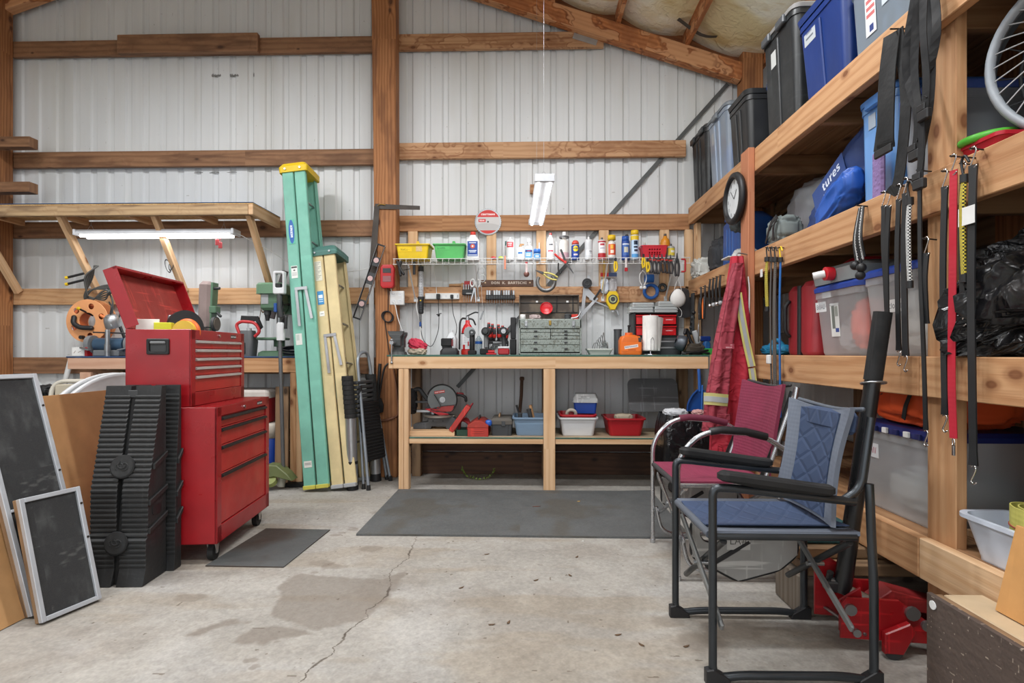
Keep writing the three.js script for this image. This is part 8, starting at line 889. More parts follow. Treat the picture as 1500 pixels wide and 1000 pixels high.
tote('storage_tote', 'dark clear tote behind the second post on the lowest shelf', 1.62, S1, 3.10, 3.7, 0.37, clearM(90, 96, 102, 0.6), mat(70, 76, 84, 0.4), { d: 0.36, stuff: [{ h: 0.75, m: M.blackMatte, s: 87 }] });
{ const t = thing('wash_basin', 'white plastic basin on the lowest shelf holding yellow straps', 'basin', [1.50, S1, 3.32]); part(t, 'basin', tubGeo(0.20, 0.44, 0.135, { tp: 0.78, r: 0.05, rim: 0.014 }), mat(214, 222, 236, 0.35)); }
{ const t = thing('tow_strap', 'rolled yellow tow strap with red stitching in the basin', 'strap', [1.50, S1 + 0.145, 3.34]); const pts = []; for (let i = 0; i <= 60; i++) { const a = i / 60 * 6.28319 * 3, r = 0.035 + 0.045 * i / 60; pts.push([r * 0.9 * Math.cos(a), 0, r * 1.6 * Math.sin(a)]); } part(t, 'coil', ribbon(pts, 0.095, 0.004, [0, 1, 0], { seg: 140 }), mat(214, 208, 108, 0.85, { bump: 0.001, bt: 'weave' })); part(t, 'stitching', ribbon(pts.slice(44).map(p => [p[0] * 1.05, -0.012, p[2] * 1.03]), 0.004, 0.003, [0, 1, 0]), mat(176, 84, 70, 0.9)); for (let i = 0; i < 3; i++) part(t, 'loose_loop', ribbon([[0.02, 0.03, 0.05 + 0.03 * i], [0.0, 0.08 + 0.01 * i, 0.09 + 0.03 * i], [-0.05, 0.05, 0.14 + 0.03 * i], [-0.04, -0.02, 0.17 + 0.02 * i]], 0.06, 0.004, [0.6, 0.2, 0.6]), mat(206, 206, 100, 0.85)); part(t, 'buckle', mv(lump(0.06, 0.03, 0.07, { amp: 0.004, seg: 20 }), 0, 0.045, -0.03), M.darkSteel); }
single('white_lid_basin', 'wooden slat lying behind the low rail by the second post', 'slat', [bx(-0.1, 0, -0.06, 0.12, 0.025, 0.06)], M.bench, [1.66, S1, 3.0]);
// ---- stored under the rack
for (const [y0, y1, x0, z0, z1, lab] of [[0, 0.165, 1.09, 2.47, 2.69, 'thick weathered timber block on the floor under the rack'], [0.166, 0.215, 1.12, 2.45, 2.70, 'rough plank lying on the timber block under the rack'], [0.216, 0.262, 1.10, 2.43, 2.64, 'upper worn plank of the stack under the rack']]) single('timber_beam', lab, 'timber', [bx(-0.35, 0, -(z1 - z0) / 2, 0.35, y1 - y0, (z1 - z0) / 2, 0.006)], y0 ? M.dirtyWood : M.weathered, [x0 + 0.35, y0, (z0 + z1) / 2]);
single('teal_case', 'small dark teal plastic case on the timber stack', 'case', [bx(-0.1, 0, -0.05, 0.1, 0.09, 0.05, 0.008)], mat(36, 84, 88, 0.5), [1.24, 0.2625, 2.55]);
{ // floor jack
  const t = thing('floor_jack', 'red hydraulic floor jack with a long black handle, half under rack', 'jack', [1.25, 0, 2.88], -0.12), r = mat(184, 26, 34, 0.35, { k: 'scuff' }), bolt = (x, y, z, q = 0.014) => part(t, 'bolt', rod([x, y, z], [x, y, z + 0.012], q, 12), M.steel);
  for (const z of [-0.09, 0.09]) part(t, 'side_plate', extr([[-0.13, 0.05], [-0.13, 0.17], [-0.11, 0.195], [0.06, 0.195], [0.12, 0.15], [0.16, 0.12], [0.42, 0.11], [0.45, 0.05], [0.02, 0.05]], 0.012, 0.002).translate(0, 0, z - 0.006), r);
  part(t, 'lift_arm', extr([[0.0, 0.16], [0.06, 0.21], [0.4, 0.13], [0.4, 0.10], [0.05, 0.15]], 0.09, 0.004).translate(0, 0, -0.045), mat(172, 46, 48, 0.5, { k: 'scuff' })); part(t, 'yoke', extr([[-0.16, 0.06], [-0.16, 0.22], [-0.12, 0.29], [-0.06, 0.25], [-0.04, 0.16], [-0.08, 0.06]], 0.012, 0.002).translate(0, 0, -0.075), r); part(t, 'yoke', extr([[-0.12, 0.06], [-0.12, 0.17], [-0.05, 0.22], [-0.03, 0.1]], 0.012, 0.002).translate(0, 0, 0.05), r);
  part(t, 'hydraulic_cylinder', rod([-0.12, 0.2, -0.03], [0.1, 0.11, 0.03], 0.022, 14), M.steel); part(t, 'cross_rod', rod([-0.13, 0.09, -0.08], [-0.05, 0.07, 0.1], 0.006, 8), M.steel); part(t, 'pump_block', [bx(-0.14, 0.17, -0.05, -0.08, 0.21, 0.0, 0.006), rod([-0.12, 0.2, -0.04], [-0.12, 0.24, -0.02], 0.012, 10)], M.darkSteel);
  bolt(-0.1, 0.155, 0.096, 0.02); bolt(-0.08, 0.075, 0.096); bolt(0.10, 0.155, 0.096, 0.024); bolt(0.145, 0.115, 0.096, 0.018);
  for (const [x, z] of [[0.03, 0.115], [0.03, -0.115], [0.4, 0.115], [0.4, -0.115]]) part(t, 'wheel', rod([x, 0.03, z - 0.012], [x, 0.03, z + 0.012], 0.03, 18), M.darkSteel); part(t, 'caster_bracket', extr([[0.0, 0.02], [0.0, 0.09], [0.08, 0.13], [0.1, 0.1], [0.06, 0.02]], 0.03, 0.004).translate(0, 0, 0.1), r);
  part(t, 'handle', [rod([-0.08, 0.17, -0.02], [0.05, 1.2, 0.0], 0.031, 16, 0.026)], mat(30, 31, 33, 0.3)); part(t, 'handle_grip', rod([0.02, 0.96, -0.005], [0.052, 1.21, 0.0], 0.031, 16), M.blackMatte); part(t, 'handle_collar', torus(0.04, 0.004, 20, 6).rotateX(1.4).translate(0.02, 0.95, 0), M.steel);
}
{ const t = thing('particle_box', 'dark brown fibre-faced cabinet panel box on the floor beside the rack', 'box', [1.36, 0, 3.73], 0.0); const ft = tex(512, 256, (u, v) => { let c = mix3(C(92, 78, 70), C(72, 60, 54), fbm(u * 6, v * 40, 741, 4)); if (n2(u * 60, v * 40, 743) > 0.93) c = mix3(c, C(196, 182, 164), 0.6); return c; }); ft.repeat.set(2, 3); part(t, 'side_panel', bx(-0.16, 0, -0.47, -0.145, 0.342, 0.47, 0.002), new THREE.MeshStandardMaterial({ map: ft, roughness: 0.85, bumpMap: grit, bumpScale: 0.002 })); part(t, 'core', bx(-0.1445, 0, -0.47, -0.115, 0.335, 0.47), M.dirtyWood); part(t, 'top_board', bx(-0.112, 0, -0.47, 0.006, 0.335, 0.47, 0.004), mat(206, 182, 148, 0.8)); part(t, 'screw_washer', rod([-0.161, 0.315, -0.44], [-0.164, 0.315, -0.44], 0.013, 14), M.white); }
{ const t = thing('tan_board', 'smooth tan board standing on the brown box, leaning on the rail', 'board', [1.325, 0.337, 3.37], 0); part(t, 'board', extr([[0, 0], [0.8, 0], [0.8, 0.24], [0.03, 0.25]], 0.012, 0.001).rotateY(-Math.PI / 2).rotateZ(-0.13), mat(216, 160, 98, 0.7)); }
// ================= hung on the rack rails =================
const RF = RX - 0.002;   // face of the rails
const hookGeo = (x, y, z) => tube([[x + 0.004, y + 0.002, z], [x - 0.02, y + 0.008, z], [x - 0.028, y - 0.008, z]], 0.0025, { n: 6 });
const sHook = (x, y, z, s = 0.03) => tube([[x, y + s, z - s * 0.3], [x, y + s * 1.2, z], [x, y + s * 0.8, z + s * 0.35], [x, y, z], [x, y - s * 0.7, z - s * 0.35], [x, y - s, z], [x, y - s * 0.8, z + s * 0.4]], 0.0026, { n: 6, seg: 26 });
M.epdm = mat(36, 37, 39, 0.5);
function rubberStrap(label, z, x, y0, y1, group, o = {}) { const t = thing('rubber_strap', label, 'strap', [x, y1, z], 0, group), h = y0 - y1, sw = o.sway ?? 0, w = o.w ?? 0.024; part(t, 'strap', ribbon([[0, h, 0], [-0.006, h * 0.66, sw * 0.4], [-0.004, h * 0.33, sw * 0.8], [0, 0, sw]], u => w * (u < 0.05 || u > 0.95 ? 0.9 : 0.75), 0.006, [0.25, 0, 1]), M.epdm); part(t, 'hook', sHook(0, h + 0.02, 0), M.chrome); if (!o.bare) part(t, 'hook', sHook(0, -0.03, sw, 0.026), M.chrome); part(t, 'nail', rod([RX - x + 0.01, h + 0.045, 0], [-0.012, h + 0.05, 0], 0.0025, 6), M.screw); return t; }
function bungee(label, z, x, y0, y1, m, o = {}) { const t = thing('elastic_bungee', label, 'bungee', [x, y1, z]), h = y0 - y1, n = o.n ?? 1; for (let i = 0; i < n; i++) { const dz = (i - (n - 1) / 2) * 0.016; part(t, 'cord', tube([[0, h, dz * 0.5], [-0.006, h * 0.7, dz], [-0.004, h * 0.3, dz * 1.2], [0, 0, dz]], o.r ?? 0.006, { n: 8 }), m); } part(t, 'hook', tube([[0, h - 0.01, 0], [0, h + 0.045, -0.012], [0, h + 0.062, 0.002], [0, h + 0.04, 0.018]], 0.0042, { n: 6 }), o.hm ?? M.black); part(t, 'collar', mv(cyl(0.0085 + 0.004 * n, 0.0085 + 0.004 * n, 0.025, 10), 0, h - 0.02, 0), M.black); if (!o.noEnd) part(t, 'end_collar', mv(cyl(0.0085 + 0.003 * n, 0.0085 + 0.003 * n, 0.025, 10), 0, -0.012, 0), M.black); part(t, 'nail', rod([RX - x + 0.01, h + 0.055, 0], [-0.012, h + 0.06, 0], 0.0025, 6), M.screw); return t; }
const checker = (a, b) => { const t = tex(64, 256, (u, v) => ((Math.floor(u * 6) + Math.floor(v * 24)) % 2 ? a : b)); t.repeat.set(30, 6); return new THREE.MeshStandardMaterial({ map: t, roughness: 0.8 }); };
M.bungeeY = checker(C(226, 204, 70), C(44, 44, 40)); M.bungeeK = checker(C(52, 50, 50), C(110, 104, 98)); M.bungeeW = checker(C(232, 232, 230), C(36, 36, 38));
// by the reddish post
bungee('yellow and black checked bungee looped on the second rail', 1.74, 1.362, 1.60, 1.31, M.bungeeY, { n: 2 }); bungee('dark flecked bungee hanging beside the yellow bungee', 1.80, 1.360, 1.59, 0.86, M.bungeeK, { r: 0.005 }); bungee('pair of long brown-black bungees by the blue cord', 1.85, 1.360, 1.58, 0.72, M.bungeeK, { n: 2, r: 0.0065 });
{ const t = bungee('long plain blue shock cord hanging from the second rail', 1.91, 1.362, 1.57, 0.70, mat(34, 104, 176, 0.6), { r: 0.006, hm: M.yellow }); } single('price_tag', 'white paper tag on the yellow bungee', 'tag', [bx(-0.002, 0, -0.014, 0.002, 0.045, 0.014, 0.0008)], M.white, [1.353, 1.50, 1.68]); single('white_toggle', 'white plastic cord toggle hanging below the third shelf edge', 'toggle', [bx(-0.008, 0, -0.02, 0.008, 0.05, 0.02, 0.004)], M.white, [1.345, 1.0, 1.80]);
{ const t = thing('ball_bungees', 'bunch of black ball bungee loops on the second rail', 'bungee', [1.355, 1.38, 2.66]); for (let i = 0; i < 6; i++) part(t, 'loop', tube([[0, 0.27, (i - 2.5) * 0.006], [-0.008 - 0.003 * i, 0.15, (i - 2.5) * 0.016], [-0.004, 0.05 + 0.01 * (i % 3), (i - 2.5) * 0.012]], 0.0045, { n: 6 }), i % 3 === 1 ? M.bungeeW : M.black); for (const [y, z] of [[0.025, 0.014], [-0.005, 0.006], [0.04, -0.03]]) part(t, 'ball', mv(sph(0.019, 14), -0.008, y, z), M.black); part(t, 'nail', rod([0.03, 0.275, 0], [-0.02, 0.28, 0], 0.003, 6), M.screw); }
{ const g = 'rubber straps on the second rail'; rubberStrap('knotted black rubber strap folded over its hook', 2.81, 1.352, 1.62, 1.20, undefined, { sway: 0.02 }); rubberStrap('black rubber strap beside the knotted one', 2.85, 1.346, 1.61, 1.17, undefined, { sway: -0.01 }); rubberStrap('black rubber strap ending level with the third shelf', 2.90, 1.350, 1.62, 1.07, undefined, { sway: 0.0 }); rubberStrap('widest black rubber strap with hooks at both ends', 2.945, 1.345, 1.63, 1.05, undefined, { w: 0.03 }); rubberStrap('long thin black strap reaching the orange duffel', 3.01, 1.35, 1.64, 0.80, undefined, { w: 0.018, sway: 0.03 }); rubberStrap('short black strap doubled by the second post', 3.035, 1.355, 1.40, 1.16, undefined, { w: 0.026, bare: true });
  bungee('black and white checked bungee among the rubber straps', 2.975, 1.340, 1.60, 1.30, M.bungeeW, { r: 0.008 }); rubberStrap('black rubber strap beside the red web strap', 3.125, 1.352, 1.60, 0.86, undefined, { w: 0.026 });
  { const t = thing('red_web_strap', 'red webbing strap with a small snap hook at its end', 'strap', [1.350, 0.79, 3.165]); part(t, 'webbing', ribbon([[0, 0.85, 0], [-0.006, 0.5, 0.004], [-0.003, 0.2, -0.004], [0, 0, 0]], 0.024, 0.003, [0.3, 0, 1]), mat(186, 28, 50, 0.8, { bump: 0.0006, bt: 'weave' })); part(t, 'snap_hook', [torus(0.011, 0.002, 16, 6).rotateY(1.2).translate(0, -0.012, 0), bx(-0.003, -0.055, -0.005, 0.003, -0.022, 0.005, 0.001)], M.chrome); part(t, 'wire_hook', sHook(0, 0.865, 0), M.chrome); part(t, 'nail', rod([0.04, 0.89, 0], [-0.012, 0.895, 0], 0.0025, 6), M.screw); }
  { const t = bungee('yellow and black bungee with a paper tag near the fan', 3.215, 1.346, 1.605, 1.29, M.bungeeY, { r: 0.0085 }); part(t, 'paper_tag', bx(-0.012, 0.16, -0.01, -0.010, 0.215, 0.055, 0.0005), M.white); }
  rubberStrap('very long black strap with a hook near the low tote', 3.245, 1.350, 1.63, 0.72, undefined, { w: 0.03 }); rubberStrap('short black strap with a figure-eight hook beside the very long one', 3.20, 1.354, 1.60, 1.20, undefined, { w: 0.022 }); }
// wide black hook-and-loop straps on the top rail
{ const t = thing('hook_loop_strap', 'wide black hook-and-loop strap folded over a nail, top rail', 'strap', [1.345, 1.78, 2.86]); const f = mat(24, 24, 25, 0.9, { bump: 0.001 }); part(t, 'wide_band', ribbon([[0, 0.46, 0.01], [-0.012, 0.3, 0.0], [-0.012, 0.1, -0.01], [-0.004, 0.045, -0.02]], 0.075, 0.005, [0.2, 0, 1]), f); part(t, 'rear_band', ribbon([[0.012, 0.46, -0.01], [0.016, 0.25, -0.05], [0.012, 0.06, -0.085]], 0.055, 0.004, [0.2, 0, 1]), f); part(t, 'tail_band', ribbon([[0.008, 0.46, 0.03], [0.01, 0.2, 0.07], [0.006, -0.08, 0.04], [0.0, -0.13, 0.0]], 0.045, 0.004, [0.2, 0, 1]), f); part(t, 'buckle', [bx(-0.02, 0.02, -0.07, -0.008, 0.05, 0.03, 0.003)], M.black); part(t, 'nail', rod([0.05, 0.465, 0.03], [-0.02, 0.465, 0.03], 0.003, 6), M.screw); }
for (let k = 0; k < 3; k++) { const t = thing('buckle_strap', ['thin black web strap with a buckle hanging from top rail', 'long black web strap reaching the second rail', 'black web strap with a twisted tail by the second post'][k], 'strap', [1.340 - 0.008 * k, [1.73, 1.62, 1.84][k], 3.0 + 0.035 * k]), h = [0.58, 0.70, 0.48][k]; const f = mat(26, 26, 28, 0.85); part(t, 'webbing', ribbon([[0.0, h, 0], [-0.01, h * 0.6, -0.03 + 0.02 * k], [-0.006, h * 0.25, 0.02], [0, 0.02, 0.0]], 0.026, 0.003, u => [0.3, 0, 1 - 0.8 * Math.sin(u * 5 + k)]), f); part(t, 'webbing', ribbon([[0.012, h, 0.02], [0.008, h * 0.55, 0.045], [0.004, h * 0.2, 0.05 - 0.03 * k], [0.0, 0.06, 0.01]], 0.026, 0.003, u => [0.4, 0, Math.cos(u * 3)]), f); part(t, 'buckle', [bx(-0.012, -0.005, -0.022, 0.008, 0.03, 0.03, 0.004), bx(-0.008, 0.03, -0.03, 0.004, 0.055, 0.01, 0.003)], M.black); part(t, 'nail', rod([0.06, h + 0.004, 0.005], [-0.02, h + 0.006, 0.005], 0.003, 6), M.screw); }
// small tools on the far part of the second rail
for (const [z, lab, k] of [[0.62, 'orange-handled pliers on the far second rail', 0], [0.52, 'black-handled cutters on the far second rail', 1], [0.32, 'bundle of small black tools at the rail end', 2]]) { const t = thing('rail_tool', lab, 'tool', [1.352, 1.33, z]); if (k < 2) { for (const s of [-1, 1]) part(t, 'handle', tube([[0, 0.16, 0], [-0.004, 0.1, s * 0.02], [-0.004, 0.0, s * 0.012]], 0.009), k ? M.black : (s < 0 ? M.orange : M.black)); part(t, 'jaws', extr([[-0.012, 0.15], [0.012, 0.15], [0.005, 0.25], [-0.005, 0.25]], 0.012, 0.002).rotateY(Math.PI / 2), M.darkSteel); } else { for (let i = 0; i < 5; i++) part(t, 'tool', [rod([-0.006, -0.12 + 0.03 * (i % 3), (i - 2) * 0.02], [0, 0.22, (i - 2) * 0.015], 0.008, 8), mv(sph(0.018, 8), -0.006, -0.1 + 0.04 * i, (i - 2) * 0.02)], i % 2 ? M.darkGrey : M.black); } part(t, 'nail', rod([0.03, 0.235, 0], [-0.012, 0.24, 0], 0.003, 6), M.screw); }
for (let i = 0; i < 4; i++) { const t = thing('ball_tie', 'black cord with a small ball hanging from the far rail', 'cord', [1.352, 1.42, 0.76 + i * 0.075], 0, 'ball cords on the far rail'); part(t, 'cord', tube([[0, 0.18, -0.006], [-0.006, 0.1, -0.014], [0, 0.0, 0]], 0.005, { n: 6 }), M.black); part(t, 'cord', tube([[0, 0.18, 0.006], [-0.006, 0.1, 0.014], [0, 0.0, 0]], 0.005, { n: 6 }), M.black); part(t, 'ball', mv(sph(0.016, 12), 0, -0.008, 0), i % 2 ? M.lightGrey : M.chrome); part(t, 'nail', rod([0.03, 0.185, 0], [-0.01, 0.187, 0], 0.003, 6), M.screw); }
single('wire_hook', 'grey wire carabiner dangling below the far rail tools', 'hook', [torus(0.03, 0.004, 22, 6).scale(0.7, 2.2, 1).rotateY(1.2), tube([[0, 0.06, 0], [0.0, 0.13, 0.01], [0.0, 0.2, 0]], 0.003)], M.steel, [1.345, 1.22, 0.50]);
// saw blades hanging in the corner behind the mask
single('corner_saw_blades', 'stack of round grey blades hung in the corner', 'blades', [0, 1, 2].map(i => rod([0, 0, 0.01 * i], [0, 0, 0.01 * i + 0.003], 0.11, 32).translate(0.01 * i, -0.02 * i, 0)), M.darkSteel, [1.32, 1.51, 0.10]);
// ================= red coverall =================
{
  const t = thing('coverall', 'red work coverall with reflective stripes hung beside the reddish post', 'overalls', [1.235, 0, 1.50]); const cloth = (r, g, b) => Object.assign(mat(r, g, b, 0.95), { bumpMap: wrinkle, bumpScale: 0.012 });
  // hanging cloth: rows [y, centre x, width, thickness, z], folds run down the cloth and open towards the hem
  const drape = (rows, s, amp, folds) => { const N = 72, K = 64, pos = [], idx = [], at = u => { const q = u * (rows.length - 1), a = Math.min(rows.length - 2, Math.floor(q)), f = sm(q - a); return rows[a].map((v, i) => lerp(v, rows[a + 1][i], f)); };
    for (let i = 0; i <= N; i++) { const u = i / N, [y, cx, w, th, cz] = at(u); for (let k = 0; k < K; k++) { const a = k / K * 6.28319, c = Math.cos(a), q = Math.sin(a), open = 0.25 + 0.9 * u; const f = amp * open * (Math.sin(c * folds * 3.1 + s + 1.6 * n2(u * 3, s, 5)) + 1.1 * (n2(c * 3 + 7, u * 9 + s, s) - 0.5) + 0.8 * (n2(c * 1.5 + u * 6, u * 14, s + 3) - 0.5)); pos.push(cx + c * w / 2, y + 0.02 * (n2(c * 3 + 5, s, 9) - 0.5) * u, cz + Math.sign(q) * Math.pow(Math.abs(q), 0.6) * th / 2 + f); } }
    for (let i = 0; i < N; i++) for (let k = 0; k < K; k++) { const a = i * K + k, b = i * K + (k + 1) % K, c = a + K, d = b + K; idx.push(a, b, c, b, d, c); } const g = new THREE.BufferGeometry(); g.setAttribute('position', new THREE.Float32BufferAttribute(pos, 3)); g.setIndex(idx); g.computeVertexNormals(); return g; };
  part(t, 'body', drape([[1.65, 0.045, 0.075, 0.05, 0.0], [1.5, 0.04, 0.11, 0.07, 0.0], [1.25, 0.035, 0.17, 0.08, 0.01], [1.0, 0.02, 0.21, 0.09, 0.01], [0.7, 0.0, 0.23, 0.1, 0.02], [0.34, -0.01, 0.24, 0.1, 0.02]], 3, 0.016, 2), cloth(190, 40, 60));
  part(t, 'sleeve', drape([[1.60, 0.03, 0.06, 0.05, 0.05], [1.4, -0.01, 0.09, 0.06, 0.06], [1.1, -0.065, 0.11, 0.07, 0.07], [0.8, -0.105, 0.125, 0.075, 0.075], [0.6, -0.125, 0.13, 0.075, 0.075]], 9, 0.011, 1.4), cloth(158, 58, 72));
  const st = (pts, w) => { const a = part(t, 'yellow_stripe', ribbon(pts, w, 0.003, [1, 0.2, 0], { seg: 24 }), mat(214, 206, 122, 0.7)); part(a, 'silver_stripe', ribbon(pts.map(p => [p[0], p[1], p[2] + 0.003]), w * 0.45, 0.003, [1, 0.2, 0], { seg: 24 }), mat(176, 180, 182, 0.35)); };
  st([[0.022, 1.42, 0.075], [0.042, 1.28, 0.078], [0.07, 1.12, 0.082], [0.10, 0.98, 0.085]], 0.045); st([[0.10, 0.97, 0.082], [0.115, 0.86, 0.083], [0.12, 0.78, 0.083]], 0.04);
  { const b = part(t, 'cuff_stripe', ribbon([[-0.19, 0.79, 0.105], [-0.15, 0.79, 0.122], [-0.10, 0.785, 0.124], [-0.05, 0.78, 0.11]], 0.07, 0.003, [0, 1, 0]), mat(206, 198, 126, 0.7)); part(b, 'silver_band', ribbon([[-0.19, 0.79, 0.108], [-0.15, 0.79, 0.125], [-0.10, 0.785, 0.127], [-0.05, 0.78, 0.113]], 0.032, 0.003, [0, 1, 0]), mat(180, 184, 184, 0.35)); }
  decal(t, 'name_patch', 0.07, 0.03, print(0.07, 0.03, (x, w, h) => { x.fillStyle = '#9a3a48'; x.fillRect(0, 0, w, h); T(x, 'TY', w * 0.75, h * 0.28, h * 0.34, '#e6c6c8'); T(x, 'WALLA', w * 0.55, h * 0.7, h * 0.36, '#e6c6c8'); }), [-0.052, 1.10, 0.123], [0, 0, 0]); part(t, 'pocket', bx(-0.115, 0.63, 0.112, -0.04, 0.70, 0.122, 0.002), cloth(146, 50, 64)); part(t, 'hanging_cord', tube([[0.10, 1.52, 0.03], [0.105, 1.42, 0.035], [0.10, 1.1, 0.03]], 0.004), M.white); part(t, 'hanger_hook', tube([[0.115, 1.66, 0.0], [0.05, 1.67, 0.0], [0.04, 1.64, 0.0]], 0.004), M.steel);
}
// ================= folding chairs =================
function armChair(name, label, pos, turn, o) {   // faces +z locally, width along x; origin on the floor at the middle
  const t = thing(name, label, 'chair', pos, turn), W = o.w / 2, D = o.d / 2, r = o.r, A = o.arm, m = o.frame, sh = o.seat;
  for (const s of [-1, 1]) {
    part(t, 'side_frame', bent(o.loop ? [[s * W, A - 0.03, -D + 0.06], [s * W, A + 0.012, D - 0.05], [s * W, A + 0.012, D - 0.0], [s * W, 0.30, D], [s * W, r, D], [s * W, r + 0.012, D - 0.09], [s * W, r + 0.014, -D + 0.09], [s * W, r, -D], [s * W, 0.3, -D], [s * W, sh + 0.05, -D + 0.01], [s * W, o.top * 0.74, -D + 0.015]] : [[s * W, A - 0.1, -D - 0.02], [s * W, A - 0.02, -D + 0.1], [s * W, A, D - 0.12], [s * W, A - 0.12, D], [s * W, 0.3, D], [s * W, r, D]], r, o.loop ? 0.045 : 0.13, 12), m);
    if (!o.loop) { part(t, 'rear_leg', bent([[s * W, r, -D], [s * W, sh, -D + 0.02], [s * W, o.top, -D - 0.06]], r, 0.06, 12), m); part(t, 'floor_bar', bent([[s * W, 0.2, D - 0.02], [s * W, 0.05, D - 0.05], [s * W, 0.05, -D + 0.06], [s * W, 0.2, -D + 0.02]], r * 0.8, 0.08, 10), m); part(t, 'leg_tip', mv(cyl(r * 1.2, r * 1.2, 0.02, 12), s * W, 0, D), m); }
    else for (const z of [D, -D]) part(t, 'corner_foot', extr([[-0.024, 0], [-0.024, 0.045], [0.0, 0.05], [0.05, 0.02], [0.055, 0]], r * 2.3, 0.003).rotateY(z > 0 ? Math.PI / 2 : -Math.PI / 2).translate(s * W + (z > 0 ? -r * 1.15 : r * 1.15), 0, z), M.black);
    part(t, 'back_post', bent(o.loop ? [[s * (W - 0.005), A - 0.03, -D + 0.10], [s * (W - 0.005), A + 0.01, -D + 0.04], [s * (W - 0.015), o.top - 0.015, -D + 0.0]] : [[s * (W - 0.02), sh + 0.02, -D + 0.08], [s * (W - 0.025), o.top, -D - 0.07]], r * 0.95, 0.05, 12), m);
    part(t, 'armrest', o.pad === 'flat' ? warp(loft([[-0.002, 0.05, o.d * 0.68, 0.02], [0.004, 0.062, o.d * 0.72, 0.026], [0.02, 0.062, o.d * 0.72, 0.026], [0.027, 0.05, o.d * 0.68, 0.02]]), v => { v.y += 0.03 * sm(clamp((v.z + 0.05) / (o.d * 0.36))) + (v.z > o.d * 0.22 ? 0.012 : 0); }).translate(s * W, A - 0.004, 0.055) : polyTube([V(s * W, A - 0.03, -D + 0.08), V(s * W, A - 0.005, -D + 0.18), V(s * W, A + 0.002, D - 0.2), V(s * W, A - 0.005, D - 0.15)], r * 1.5, 10), s < 0 ? o.padM : (o.padM2 ?? o.padM));
  }
  // crossing braces front and back
  for (const z of [D - 0.045, -D + 0.06]) { part(t, 'cross_brace', rod([-W - 0.005, 0.17, z], [W - 0.03, sh - 0.03, z], r * 0.85, 10), m); part(t, 'cross_brace', beam([W + 0.03, 0.19, z + 0.024], [-W + 0.02, sh - 0.06, z + 0.024], 0.012, 0.026, 0.004, V(0, 1, 0)), o.flat ?? m); part(t, 'pivot', rod([0, (sh + 0.13) / 2, z - 0.02], [0, (sh + 0.13) / 2, z + 0.04], 0.008, 8), M.steel); }
  for (const s of [-1, 1]) part(t, 'seat_rail', rod([s * (W - 0.03), sh - 0.012, -D + 0.04], [s * (W - 0.03), sh - 0.012, D], r, 12), o.railM ?? m);
  // seat and back fabric
  const sheet = (w, h, th, bulge) => { const g = new THREE.BoxGeometry(w, th, h, 24, 1, 24); return warp(g, v => { const a = v.x / w * 2, b = v.z / h * 2; v.y -= bulge * (1 - a * a) * (1 - 0.3 * b * b); }); };
  const seat = part(t, 'seat', crease(sheet(o.w - 0.045, o.d - 0.03, 0.014, 0.018).translate(0, sh, 0.015), 0.5), o.fab); const inner = o.fab2 ? part(seat, 'seat_panel', crease(sheet(o.w - 0.16, o.d - 0.035, 0.004, 0.016).translate(0, sh + 0.0095, 0.015), 0.5), o.fab2) : null; part(seat, 'front_hem', rod([-(W - 0.03), sh - 0.008, D], [W - 0.03, sh - 0.008, D], 0.013, 10), o.hem);
  const bz = o.loop ? 0.06 : 0, bh = o.top - sh - 0.02, bw = o.w - 0.03; const bk = (w, h, th, dy = 0, dz = 0) => { const g = new THREE.BoxGeometry(w, h, th, 20, 24, 1); warp(g, v => { const a = v.x / bw * 2, u = (v.y + h / 2) / h; v.z -= 0.03 * (1 - a * a); const pinch = 1 - 0.10 * Math.sin(u * Math.PI) * (o.fab2 ? 1.4 : 0.2); v.x *= pinch; if (u > 0.97) v.y += 0.018 * a * a; }); g.rotateX(-0.16); return crease(g.translate(0, sh + bh / 2 + 0.02 + dy, -D - 0.0 + 0.03 + dz + bz), 0.5); };
  const back = part(t, 'backrest', bk(bw, bh, 0.016), o.fab); if (o.fab2) { part(back, 'back_panel', bk(bw * 0.62, bh * 0.93, 0.004, 0, 0.011), o.fab2); part(back, 'head_pad', mv(rot(cbox(bw * 0.9, 0.075, 0.03, 0.012), -0.16), 0, o.top - 0.04, -D - 0.035 + bz + 0.015), o.fab2); } part(back, 'top_hem', bent([[-bw / 2, o.top + 0.01, -D - 0.035 + bz], [0, o.top - 0.012, -D - 0.065 + bz], [bw / 2, o.top + 0.01, -D - 0.035 + bz]], 0.008, 0.15, 8), o.hem);
  if (o.strap) for (const s of [-1, 1]) part(t, 'back_strap', ribbon([[s * (W - 0.03), o.top - 0.02, -D - 0.05], [s * (W - 0.025), sh + 0.22, -D + 0.02], [s * (W - 0.02), sh + 0.02, -D + 0.10]], 0.02, 0.004, [0, 0.3, 1]), M.black);
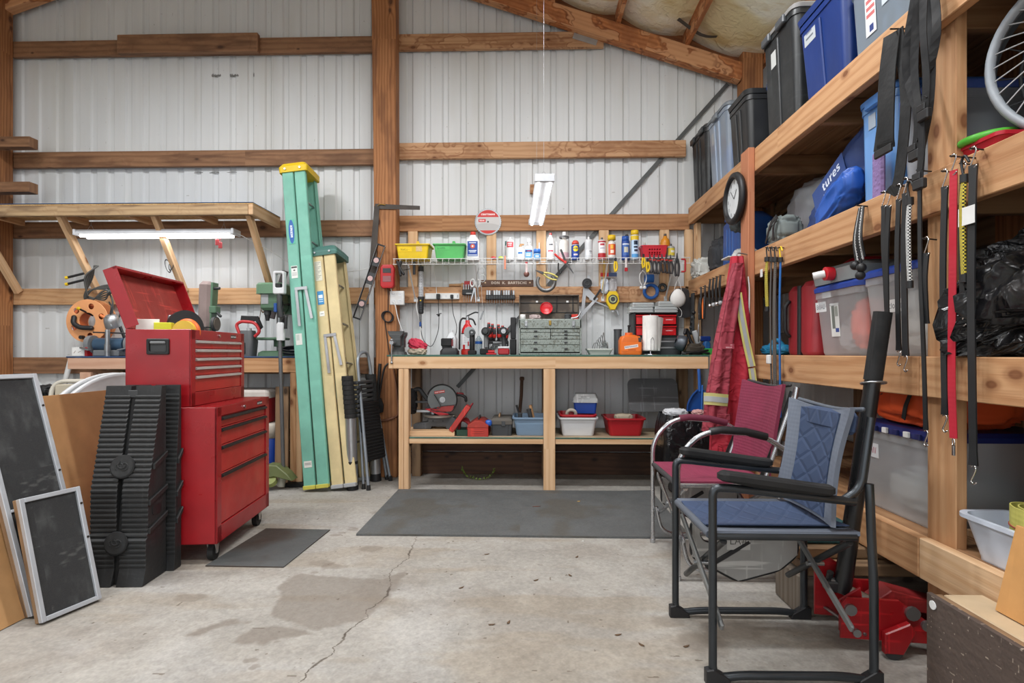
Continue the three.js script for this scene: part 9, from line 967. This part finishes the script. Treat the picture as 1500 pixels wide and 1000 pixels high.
  // folded side table on the +x... side given by o.side
  const tb = new THREE.Group(); tb.name = 'side_table'; t.add(tb); part(tb, 'table_panel', extr([[-0.21, 0.0], [0.20, 0.0], [0.20, -0.13], [0.13, -0.19], [-0.03, -0.235], [-0.21, -0.14]], 0.014, 0.003, [circ(-0.14, -0.05, 0.036, 18)]).rotateY(Math.PI / 2).translate(o.side * (W - 0.055), sh - 0.07, -0.0), mat(190, 188, 184, 0.5, { k: 'scuff' })); part(tb, 'edge_band', bent([[-0.21, -0.0, 0.007], [0.20, -0.0, 0.007], [0.20, -0.13, 0.007], [0.13, -0.19, 0.007], [-0.03, -0.235, 0.007], [-0.21, -0.14, 0.007]], 0.007, 0.03, 8, true).rotateY(Math.PI / 2).translate(o.side * (W - 0.055), sh - 0.07, 0), M.black); part(tb, 'slotted_bar', rot(cbox(0.012, 0.02, 0.2, 0.004), 0.55, 0, 0).translate(o.side * (W - 0.055) + (o.side > 0 ? -0.01 : 0.012), sh - 0.20, 0.07), M.black); part(tb, 'cup_ring', torus(0.04, 0.008, 22, 8).rotateY(Math.PI / 2).translate(o.side * (W - 0.055), sh - 0.12, 0.14), M.black);
  return t;
}
const quiltT = tex(256, 256, (u, v) => { const a = Math.abs(((u * 3 + v * 2) % 1) - 0.5), b = Math.abs(((u * 3 - v * 2 + 8) % 1) - 0.5); return 0.55 + 0.45 * Math.min(1, Math.min(a, b) * 6); }, false); quiltT.repeat.set(4, 4);
const navy = mat(58, 74, 104, 0.85); navy.bumpMap = quiltT; navy.bumpScale = 0.006; const greyFab = mat(112, 120, 134, 0.85, { bump: 0.0008, bt: 'weave' }), maroon = mat(140, 50, 78, 0.8, { bump: 0.0015, bt: 'weave' });
M.gunmetal = mat(72, 76, 80, 0.35, { metal: 0.75 }); M.silverTube = mat(206, 208, 212, 0.25, { metal: 0.9 });
{ const c = armChair('camp_chair', 'blue quilted folding camp chair with black armrests and dark frame', [0.85, 0, 2.93], -Math.PI / 2, { w: 0.46, d: 0.51, r: 0.0135, arm: 0.615, seat: 0.475, top: 0.868, loop: true, frame: M.gunmetal, pad: 'flat', padM: M.blackMatte, fab: greyFab, fab2: navy, hem: mat(92, 98, 108, 0.8), side: -1, flat: mat(140, 142, 142, 0.4, { metal: 0.6 }) });
  decal(c.getObjectByName('side_table'), 'marker_writing', 0.09, 0.07, print(0.09, 0.07, (x, w, h) => { x.fillStyle = '#bcbab6'; x.fillRect(0, 0, w, h); T(x, 'LA#', w / 2, h / 2, h * 0.6, '#55544f', 'center', 'normal'); }), [-0.23 + 0.0725, 0.33, 0.03], [0, Math.PI / 2, 0]); }
armChair('camp_chair', 'maroon mesh folding camp chair with silver frame by the overalls', [0.945, 0, 2.07], -Math.PI / 2, { w: 0.53, d: 0.49, r: 0.0125, arm: 0.70, seat: 0.45, top: 0.90, loop: false, frame: M.silverTube, pad: 'tube', padM: mat(108, 40, 62, 0.85), padM2: M.black, fab: maroon, hem: mat(60, 58, 60, 0.8), strap: true, side: -1 });
renderer.render(scene, camera);
